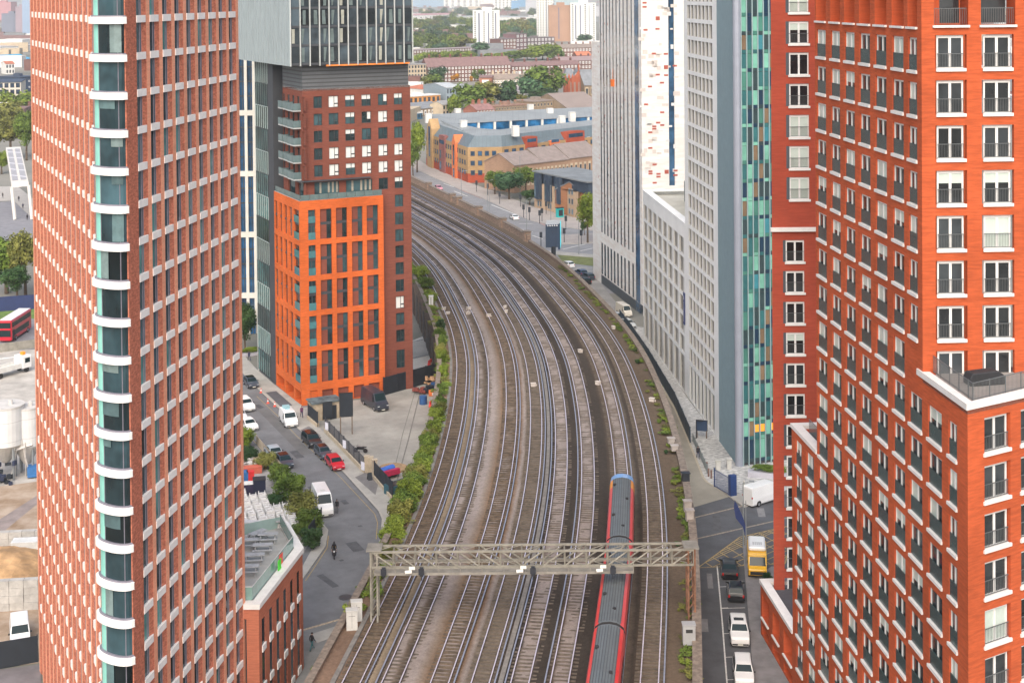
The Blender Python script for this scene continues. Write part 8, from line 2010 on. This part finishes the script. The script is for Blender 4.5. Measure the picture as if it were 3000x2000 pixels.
# church
ch = thing('church', 'red brick church with a grey slate nave roof and stepped gable', 'church', (*gp(1655, 285), 0)); A = gp(1655, 285); S = A[1]/FOC; hE = zat(1680, 230, *A); hP = zat(1697, 206, *A); wv_ = 57*S
m_ = MB(); m_.box(0, wv_*.55, 0, 30, 0, hE); m_.build('side_wall', [redc], ch); m_ = MB(); m_.add([(wv_*.4, -.3, 0), (wv_, -.3, 0), (wv_, -.3, hE), (wv_*.72, -.3, hP), (wv_*.4, -.3, hE), (wv_*.4, 30, 0), (wv_, 30, 0), (wv_, 30, hE), (wv_*.72, 30, hP), (wv_*.4, 30, hE)], [(0, 1, 2, 3, 4), (1, 6, 7, 2), (5, 0, 4, 9)]); m_.build('gable_wall', [redc], ch)
m_ = MB(); m_.add([(wv_*.38, -.1, hE), (wv_*.72, -.1, hP+.3), (wv_*.72, 30, hP+.3), (wv_*.38, 30, hE), (wv_*1.02, -.1, hE), (wv_*1.02, 30, hE)], [(0, 1, 2, 3), (1, 4, 5, 2)]); m_.add([(-.4, -.4, hE), (wv_*.5, -.4, hE), (wv_*.42, 10, hP), (wv_*.1, 10, hP), (-.4, 30, hE), (wv_*.5, 30, hE), (wv_*.42, 22, hP), (wv_*.1, 22, hP)], [(0, 1, 2, 3), (1, 5, 6, 2), (0, 3, 7, 4), (3, 2, 6, 7)]); m_.build('roof', [slate], ch)
for x in (.03, .22, .4, .62, .82, .97): m_ = MB(); m_.box(wv_*x-.7, wv_*x+.7, -1.2, 0, 0, hE+1.0); m_.add([(wv_*x-.7, -1.2, hE+1.0), (wv_*x+.7, -1.2, hE+1.0), (wv_*x, -.6, hE+3.2)], [(0, 1, 2)]); m_.build('buttress', [redc], ch)
for x in (.3, .52, .71, .89): m_ = MB(); m_.box(wv_*x-1.0, wv_*x+1.0, -.36, -.31, hE*.25, hE*.8); m_.build('window', [mat('church_window', (.30, .22, .19), .6, .1)], ch)
m_ = MB(); m_.tube([(wv_*.72, -.3, hP), (wv_*.72, -.3, hP+4)], .7, 6, 0, .2); m_.build('finial', [redc], ch)
B_('church_aisle', 'grey slate roofed aisle building right of the red church', 'hall', (1712, 288), (1790, 286), 250, 24, bbr, slate, 'gable', 205, 1, 5, fr=stone_)
# ------------------------------------------------------------------ trees and bushes
def leafmat(n, c, c2, rnd=.22):
    m = mat('leaf_'+n, c, .75, .35, .35, col2=c2, rnd=rnd, spec=.25, detail=5); return m
LEAF = {'mid': leafmat('mid', (.075, .135, .02), (.16, .235, .04)), 'dark': leafmat('dark', (.025, .075, .025), (.065, .13, .04)), 'bright': leafmat('bright', (.135, .21, .02), (.25, .32, .045)), 'olive': leafmat('olive', (.125, .14, .03), (.22, .225, .055)), 'blue': leafmat('blue', (.035, .105, .05), (.09, .17, .08)), 'autumn': leafmat('autumn', (.50, .21, .02), (.62, .32, .05))}
bark = mat('bark', (.09, .065, .045), .95, .3, 2)
def crown(seed, n=4600, sz=.062, flat=.8):
    """unit crown (radius about 1, centred at height 1*flat): leaf clumps in many overlapping lobes"""
    random.seed(seed); lob = []
    for k in range(17):
        a = random.uniform(0, 2*math.pi); r = math.sqrt(random.random())*.66; z = random.uniform(-.55, .75)*flat
        k_ = 1-.35*abs(z)
        lob.append((Vector((math.cos(a)*r*k_, math.sin(a)*r*k_, flat+z)), random.uniform(.24, .46)))
    V = []; F = []
    for i in range(n):
        c, r = random.choice(lob)
        d = Vector((random.gauss(0, 1), random.gauss(0, 1), random.gauss(0, 1)+.25)).normalized()
        p = c+d*r*(random.random()**.35)*(1.0 if random.random() < .93 else 1.28)
        if p.z < .05: p.z = .05+random.random()*.1
        nrm = (d+Vector((random.gauss(0, .5), random.gauss(0, .5), random.gauss(0, .5)+.35))).normalized()
        t = nrm.cross(Vector((random.gauss(0, 1), random.gauss(0, 1), random.gauss(0, 1)))).normalized(); b = nrm.cross(t); s = sz*random.uniform(.6, 1.35)
        q = len(V); V += [p-t*s, p-b*s*.6, p+t*s, p+b*s*.6]; F.append((q, q+1, q+2, q+3))
    me = bpy.data.meshes.new('crown'); me.from_pydata([tuple(v) for v in V], [], F); me.materials.append(LEAF['mid']); me.update(); return me
CR = [crown(s) for s in (1, 2, 3, 4)]; CRS = [crown(s, 1500, .11) for s in (11, 12, 13)]
tm = MB(); tm.tube([(0, 0, 0), (.02, .01, .5), (0, .03, 1.0)], .075, 7, 0, .03)
for k in range(5): a = k*1.26; tm.tube([(0, .01, .55+.06*k), (math.cos(a)*.3, math.sin(a)*.3, .95+.07*k)], .03, 5, 0, .01)
TRK_ = tm.mesh('trunk', [bark]); NT = [0]
def tree(u, v, w, h, kind, label, group=None, z=0, name='tree', trunk=.25, dense=True):
    """w, h in image px at the base's distance"""
    x, y = gp(u, v, z); S = y/FOC*1.0; r = w*S/2*1.28; hh = h*S*1.2; NT[0] += 1
    t = thing(name, label, 'tree' if name == 'tree' else 'bush', (x, y, z), 0, group)
    hc = hh*(1-trunk); c = link('crown', (CR if dense else CRS)[NT[0] % (4 if dense else 3)], t, (0, 0, hh*trunk), NT[0]*1.7); c.scale = (r, r, hc/1.85); recolour(c, 0, LEAF[kind])
    k = link('trunk', TRK_, t, (0, 0, 0), NT[0]); k.scale = (min(r*1.2, hh*.5), min(r*1.2, hh*.5), hh*.62); return t
def T(*a, **k): return tree(*a, **k)
def bush(u, v, w, h, kind, label, group=None, z=0): return tree(u, v, w, h, kind, label, group, z, 'bush', .02)
# along the inner edge of the viaduct
vb = 'bushes along the inner edge of the viaduct'
for k, (u, v, w, h, kd, lb) in enumerate(((1226, 812, 70, 36, 'bright', 'low green scrub where the inner shoulder meets the dark red block'), (1246, 850, 60, 40, 'mid', 'low scrub on the inner shoulder just above the white cabinet'), (1266, 885, 46, 30, 'bright', 'small scrub patch left of the white trackside cabinet'), (1290, 968, 34, 34, 'dark', 'dark green shrub left of the innermost track, highest of the lower string'), (1292, 1028, 36, 52, 'mid', 'shrub on the inner shoulder opposite the pale gate'), (1296, 1078, 42, 56, 'bright', 'rounded shrub left of the innermost track above the fence screen'), (1298, 1118, 46, 50, 'bright', 'bright shrub level with the black fence screen'), (1294, 1165, 42, 46, 'mid', 'shrub beside the red barriers'), (1290, 1205, 46, 50, 'mid', 'shrub just below the red barriers'), (1282, 1250, 58, 60, 'bright', 'yellow green bush on the yard edge, upper part of the hedge'), (1270, 1290, 62, 62, 'bright', 'bright bush on the yard edge, middle of the hedge'), (1255, 1335, 70, 70, 'mid', 'full bush at the widest part of the yard hedge'), (1240, 1382, 64, 60, 'mid', 'bush at the lower end of the yard hedge'), (1222, 1432, 84, 72, 'olive', 'dull olive bush beyond the skip'), (1196, 1492, 96, 92, 'bright', 'big bright green bush by the pavement bend'), (1174, 1550, 92, 90, 'olive', 'yellowish tall bush above the gantry end'), (1150, 1600, 90, 60, 'bright', 'bright bush touching the left end of the gantry'), (1112, 1722, 46, 44, 'dark', 'small dark bush under the gantry walkway'), (1092, 1802, 70, 78, 'dark', 'dark green bush below the gantry at the viaduct wall'), (958, 1995, 110, 60, 'mid', 'green bush at the bottom edge beside the viaduct'))):
    bush(u, v, w*.84, h*.9, kd, lb, vb, RZ-.2 if k < 5 else (RZ-1.2 if k < 18 else 1.0))
for k, (u, v, w, h, kd, lb) in enumerate(((1288, 1000, 34, 40, 'mid', 'shrub filling the gap between the two highest inner shoulder shrubs'), (1294, 1052, 36, 44, 'olive', 'olive shrub between the gate and the fence screen on the shoulder'), (1288, 1228, 48, 46, 'olive', 'olive shrub at the top of the yard hedge'), (1262, 1312, 60, 50, 'olive', 'olive bush in the middle of the yard hedge'), (1248, 1360, 62, 54, 'bright', 'bright bush low in the yard hedge'), (1232, 1408, 70, 60, 'bright', 'bright bush between yard hedge and the dull olive bush'), (1210, 1462, 80, 70, 'mid', 'green bush between the olive bush and the big bright one'), (1186, 1522, 84, 80, 'mid', 'green bush directly below the big bright one'), (1163, 1578, 80, 70, 'bright', 'bright bush just above the end of the gantry'), (1128, 1640, 70, 44, 'olive', 'olive scrub behind the left gantry post'), (1102, 1762, 60, 54, 'mid', 'green bush at the foot of the left gantry post'))):
    bush(u, v, w, h, kd, lb, vb, RZ-1.0 if v < 1600 else RZ-.6)
# low scrub covering the inner shoulder
random.seed(55); sm_ = MB(); bv = [tuple(v.co) for v in CRS[1].vertices]; bf = [list(p.vertices) for p in CRS[1].polygons][::5]
for i in range(len(LINE)):
    y_ = LINE[i][1]
    if not 128 < y_ < 330: continue
    for q in range(2):
        p = off(i, random.uniform(26.9, 28.5)); r = random.uniform(.5, 1.1)
        if random.random() < .25: continue
        k_ = MB(); k_.v, k_.f = bv, bf; k_.m = [random.randrange(3)]*len(bf)
        sm_.merge(k_, Matrix.Translation((p[0], p[1], RZ-.2)) @ Matrix.Rotation(random.uniform(0, 6), 4, 'Z') @ Matrix.Diagonal((r, r*1.4, r*.55, 1)))
tag(sm_.build('scrub', [LEAF['mid'], LEAF['bright'], LEAF['olive']]), 'low scrub covering the inner shoulder of the viaduct', 'scrub', None, 'stuff')
sm_ = MB()
for i in range(len(LINE)):
    y_ = LINE[i][1]
    if not 118 < y_ < 300 or random.random() < .3: continue
    p = off(i, random.uniform(-3.7, -2.9)); r = random.uniform(.6, 1.2); k_ = MB(); k_.v, k_.f = bv, bf; k_.m = [random.randrange(3)]*len(bf)
    sm_.merge(k_, Matrix.Translation((p[0], p[1], RZ-.1)) @ Matrix.Rotation(random.uniform(0, 6), 4, 'Z') @ Matrix.Diagonal((r*.8, r*1.6, r*.3, 1)))
tag(sm_.build('weeds', [LEAF['mid'], LEAF['bright'], LEAF['olive']]), 'thin weeds along the outer parapet', 'weeds', None, 'stuff')
# left street bank
sb = 'trees and bushes on the bank between street and yard'
for u, v, w, h, kd, lb in ((715, 1310, 90, 78, 'bright', 'bright bush beside the brick tower below the white car'), (735, 1352, 90, 60, 'dark', 'dark bush beside the brick tower above the pale heap'), (778, 1372, 80, 60, 'olive', 'olive scrub against the low stone wall'), (822, 1420, 100, 78, 'mid', 'bush at the lower end of the low stone wall'), (850, 1468, 130, 110, 'mid', 'large bushy tree in the middle of the street bank'), (806, 1482, 70, 50, 'dark', 'dark low bush between bulk bags and the large bushy tree'), (880, 1520, 120, 100, 'olive', 'olive bushy tree left of the white minibus'), (910, 1560, 110, 90, 'mid', 'bushy tree in front of the white minibus'), (912, 1606, 90, 80, 'dark', 'dark bush at the corner above the roof terrace'), (884, 1580, 80, 70, 'mid', 'bush hanging over the bulk bags beside the terrace')):
    bush(u, v, w*.74, h*.74, kd, lb, sb)
T(718, 1030, 56, 130, 'dark', 'slender dark green street tree left of the glazed stair strip', trunk=.2)
pt_ = thing('planter', 'long planter with a clipped green hedge by the glazed stair strip', 'planter', (*gp(728, 1040), 0), .5); m_ = MB(); m_.box(-2.6, 2.6, -1.0, 1.0, 0, .5); m_.build('trough', [mat('planter_lilac', (.42, .42, .47))], pt_)
c = link('hedge', CR[0], pt_, (0, 0, .4)); c.scale = (2.6, 1.0, .6); recolour(c, 0, LEAF['bright'])
c = link('plants', CR[1], PLANTER, (0, 0, .6)); c.scale = (2.8, .9, .7); recolour(c, 0, LEAF['mid'])
# right hand verge and street
random.seed(31); vg = [(1846, 1000), (1856, 1030), (1870, 1065), (1884, 1100), (1900, 1150), (1918, 1190), (1934, 1240), (1942, 1280), (1955, 1330), (1965, 1370), (1978, 1420), (1985, 1470), (1992, 1520), (1990, 1570), (1988, 1600), (1995, 1760), (1992, 1790)]
for k, (u, v) in enumerate(vg[::2]):
    bush(u-4, v, random.uniform(12, 22), random.uniform(8, 14), ('mid', 'dark', 'olive')[k % 3], 'low weedy tuft in the string along the right hand parapet', 'weeds along the outer parapet', RZ-.1)
for k, (u, v) in enumerate(((2235, 1700), (2243, 1745), (2248, 1790), (2258, 1840), (2262, 1890))): bush(u+12, v+8, 30, 30, 'dark', 'dark clipped bush in the row along the foot of the stepped tower', 'hedge bushes at the foot of the stepped tower', .1)
# beyond the viaduct
fg = 'trees in the district beyond the railway'
for u, v, w, h, kd, lb in ((1222, 505, 46, 140, 'bright', 'tall bright tree at the edge of the dark red block beside the office'), (1210, 516, 40, 90, 'mid', 'darker tree beneath the tall bright one beside the office'), (1450, 570, 70, 62, 'mid', 'tree left of the tall lamp before the brick wall'), (1492, 585, 90, 72, 'blue', 'broad blue green tree mass left of the flats'), (1540, 575, 80, 80, 'mid', 'tree hiding the left end of the tan flats'), (1552, 600, 46, 40, 'dark', 'dark low bush at the foot of the tan flats'), (1540, 532, 74, 34, 'bright', 'bright tree behind the near brick shed'), (1600, 515, 80, 48, 'bright', 'yellow green tree between sheds and flats'), (1660, 500, 96, 46, 'bright', 'light green trees behind the roof of the flats'), (1728, 492, 50, 40, 'bright', 'light green tree beside the striped tower'), (1722, 712, 60, 130, 'bright', 'street tree in front of the red corner house'), (1745, 700, 50, 120, 'mid', 'second street tree touching the striped tower'), (1712, 690, 20, 40, 'dark', 'thin dark shrub by the pink island')):
    T(u, v, w, h, kd, lb, fg)
FT = [(1262, 232, 40, 36, 'bright', 'light tree before the left end of the purple roofed estate'), (1282, 246, 44, 42, 'blue', 'dark blue green tree left of the estate windows'), (1252, 215, 14, 30, 'dark', 'narrow dark cypress beside the tan stone block'), (1232, 262, 60, 30, 'olive', 'olive tree above the terracotta hall, left one'), (1264, 260, 60, 36, 'mid', 'rounded tree above the terracotta hall, right one'), (1225, 258, 36, 26, 'bright', 'small bright tree at the dark red block edge'), (1333, 240, 26, 22, 'autumn', 'small bright orange autumn tree before the estate'), (1380, 242, 10, 16, 'autumn', 'tiny orange tree at the middle of the estate front'), (1400, 238, 36, 30, 'mid', 'round green tree at the estate front beside the end house'), (1332, 340, 34, 60, 'bright', 'bright upright tree right of the tan gable house'), (1380, 320, 76, 62, 'mid', 'large round tree, left of the central clump'), (1420, 316, 70, 64, 'olive', 'large yellowish tree in the central clump'), (1466, 310, 64, 58, 'blue', 'blue green tree right of the central clump'), (1416, 270, 30, 18, 'dark', 'dark shrub below the end house'), (1492, 308, 50, 60, 'dark', 'upright dark tree in the central clump'), (1516, 306, 46, 30, 'olive', 'low olive tree below the lilac roofed house'), (1560, 294, 80, 66, 'blue', 'great blue green tree left of the church, its left half'), (1600, 292, 92, 82, 'mid', 'great green tree left of the church'), (1590, 298, 80, 36, 'dark', 'dark lower foliage of the trees left of the church'), (1375, 330, 26, 24, 'bright', 'small lime tree beside the rose roofed parade'), (1340, 322, 30, 26, 'mid', 'small tree above the pale shed')]
for k, (u, v) in enumerate(((1225, 184), (1245, 182), (1268, 181), (1290, 180), (1312, 178), (1334, 177), (1356, 176), (1376, 178))): FT.append((u, v, 34, 24, 'bright', ('first', 'second', 'third', 'fourth', 'fifth', 'sixth', 'seventh', 'eighth')[k]+' tree from the left in the light green line above the purple roof'))
FT += [(1408, 172, 54, 40, 'blue', 'big dark tree in front of the white slab tower'), (1440, 176, 40, 18, 'bright', 'pale tree right of the big dark tree'), (1470, 178, 50, 20, 'bright', 'pale low tree above the estate roof, middle'), (1510, 178, 50, 24, 'mid', 'mid green tree below the stepped flats'), (1545, 176, 60, 30, 'bright', 'bright tree left of the great light green crown'), (1590, 176, 76, 40, 'bright', 'great light green crown below the dark flats'), (1625, 178, 50, 34, 'mid', 'tree right of the great light green crown'), (1640, 215, 56, 30, 'bright', 'bright tree left of the church roof'), (1716, 192, 36, 18, 'dark', 'dark tree before the lilac terraces at right'), (1712, 138, 50, 30, 'blue', 'round blue green tree beside the striped tower, below the white tower'), (1290, 152, 36, 24, 'blue', 'dark tree beside the purple roofed school'), (1316, 148, 44, 26, 'mid', 'tree behind the purple roofed school'), (1345, 146, 60, 30, 'olive', 'wide olive tree left of the white slab tower'), (1372, 142, 44, 30, 'bright', 'yellow green tree touching the white slab tower')]
for u, v, w, h, kd, lb in FT: tree(u, v, w*1.2, h*1.08, kd, lb, fg, dense=False, trunk=.12)
# far woods: one mass
def wood(name, label, poly, n, rmin, rmax, kinds, seed):
    random.seed(seed); P = [gp(u, v) for u, v in poly]; xs = [p[0] for p in P]; ys = [p[1] for p in P]; big = MB(); k = 0
    base = MB(); base.v = [tuple(v.co) for v in CRS[0].vertices]; base.f = [list(p.vertices) for p in CRS[0].polygons][::2]; base.m = [0]*len(base.f)
    while k < n:
        p = (random.uniform(min(xs), max(xs)), random.uniform(min(ys), max(ys)))
        if not inside(p, P): continue
        r = random.uniform(rmin, rmax); q = MB(); q.v, q.f = base.v, base.f; q.m = [random.randrange(len(kinds))]*len(base.f)
        big.merge(q, Matrix.Translation((*p, -r*.15)) @ Matrix.Rotation(random.uniform(0, 6), 4, 'Z') @ Matrix.Diagonal((r, r, r*random.uniform(.7, 1.0), 1))); k += 1
    tag(big.build(name, [LEAF[q] for q in kinds]), label, 'wood', None, 'stuff')
wood('far_wood', 'far belt of mixed green trees left of the white slab tower', [(1195, 72), (1380, 68), (1388, 140), (1195, 165)], 150, 7, 13, ['mid', 'olive', 'bright', 'blue'], 1)
wood('far_wood', 'far belt of trees between the white slab tower and the twin towers', [(1462, 80), (1575, 78), (1575, 125), (1462, 130)], 60, 7, 13, ['mid', 'olive', 'blue'], 2)
wood('far_wood', 'thin line of trees on the horizon', [(1180, 34), (1780, 34), (1780, 62), (1180, 64)], 60, 9, 16, ['blue', 'mid'], 3)
wood('far_wood', 'parkland trees at the left edge above the canopy', [(-60, 330), (85, 312), (100, 400), (-60, 420)], 26, 6, 10, ['mid', 'olive', 'bright'], 4)
for u, v, w, h, kd, lb in ((30, 465, 120, 110, 'olive', 'olive tree at the left edge behind the pale canopy'), (78, 470, 60, 130, 'mid', 'tree at the left edge touching the brick tower above the canopy'), (5, 510, 60, 60, 'bright', 'bright bush at the left edge beside the canopy foot'), (20, 860, 130, 150, 'mid', 'large tree at the left edge above the blue hoarding'), (75, 868, 90, 180, 'olive', 'tall olive tree beside the brick tower above the blue hoarding'), (50, 880, 90, 90, 'dark', 'dark tree in front of the blue hoarding')):
    T(u, v, w, h, kd, lb, 'trees at the left edge')
# scattered far houses so the city runs on to the horizon: one indistinct mass
random.seed(77); fm = MB()
for k in range(1500):
    y = random.uniform(700, 9000); x = random.uniform(-.40, .42)*y
    u, v = proj((x, y, 0))
    if -40 < u < 100 and v > 200: continue
    if 1190 < u < 1790 and v > 175: continue
    if 1370 < u < 1480 and 60 < v < 140 or 1560 < u < 1760 and v > 70: continue
    s = random.uniform(.8, 1.6); fm.obox((x, y, 3.5*s), (random.uniform(12, 60)*s, random.uniform(9, 16), 7*s), random.choice((0, .1, .3, 1.6, 1.4)), random.randrange(5))
tag(fm.build('far_houses', [bw_, cr1, bwp, slate, stone_]), 'distant city roofs fading into the haze', 'houses', None, 'stuff')
# ------------------------------------------------------------------ light, haze, camera
w = bpy.data.worlds.new('World'); SC.world = w; w.use_nodes = True
nt = w.node_tree; bg = nt.nodes['Background']
sky = nt.nodes.new('ShaderNodeTexSky'); sky.sky_type = 'NISHITA'; sky.sun_disc = False
SUN_EL, SUN_AZ = R(42), R(186)            # azimuth clockwise from +Y
sky.sun_elevation = SUN_EL; sky.sun_rotation = SUN_AZ
sky.air_density = 1.0; sky.dust_density = 6.0; sky.ozone_density = 1.0
nt.links.new(sky.outputs[0], bg.inputs['Color']); bg.inputs['Strength'].default_value = .13
sl = bpy.data.lights.new('sun', 'SUN'); sl.energy = 1.6; sl.angle = R(100); sl.color = (1, .975, .94)
so = bpy.data.objects.new('sun', sl); COL.objects.link(so)
dirv = Vector((math.sin(SUN_AZ)*math.cos(SUN_EL), math.cos(SUN_AZ)*math.cos(SUN_EL), math.sin(SUN_EL)))
so.rotation_euler = (-dirv).to_track_quat('-Z', 'Y').to_euler()
HAZE = .0001
if HAZE:
    hb = MB(); hb.box(-8900, 8900, -1400, 15400, -1.1, 150)
    hm = bpy.data.materials.new('haze'); hm.use_nodes = True
    hn = hm.node_tree; hn.nodes.remove(hn.nodes['Principled BSDF'])
    pv = hn.nodes.new('ShaderNodeVolumePrincipled'); pv.inputs['Density'].default_value = HAZE; pv.inputs['Color'].default_value = (.93, .965, 1, 1); pv.inputs['Anisotropy'].default_value = .2
    hn.links.new(pv.outputs[0], hn.nodes['Material Output'].inputs['Volume'])
    tag(hb.build('haze', [hm]), kind='stuff')
cam = bpy.data.cameras.new('camera'); co = bpy.data.objects.new('camera', cam); COL.objects.link(co)
cam.sensor_width = 36; cam.lens = 50; cam.shift_y = SHIFT/3000.0; cam.clip_end = 40000; cam.clip_start = 1
co.matrix_world = Matrix.Translation((0, 0, H)) @ CAMM.to_4x4()
SC.camera = co
SC.view_settings.view_transform = 'Standard'; SC.view_settings.look = 'None'; SC.view_settings.gamma = 1; SC.view_settings.exposure = .72
SC.view_settings.use_curve_mapping = False
SC.cycles.max_bounces = 6; SC.cycles.diffuse_bounces = 3; SC.cycles.glossy_bounces = 3; SC.cycles.volume_bounces = 1; SC.cycles.use_denoising = True
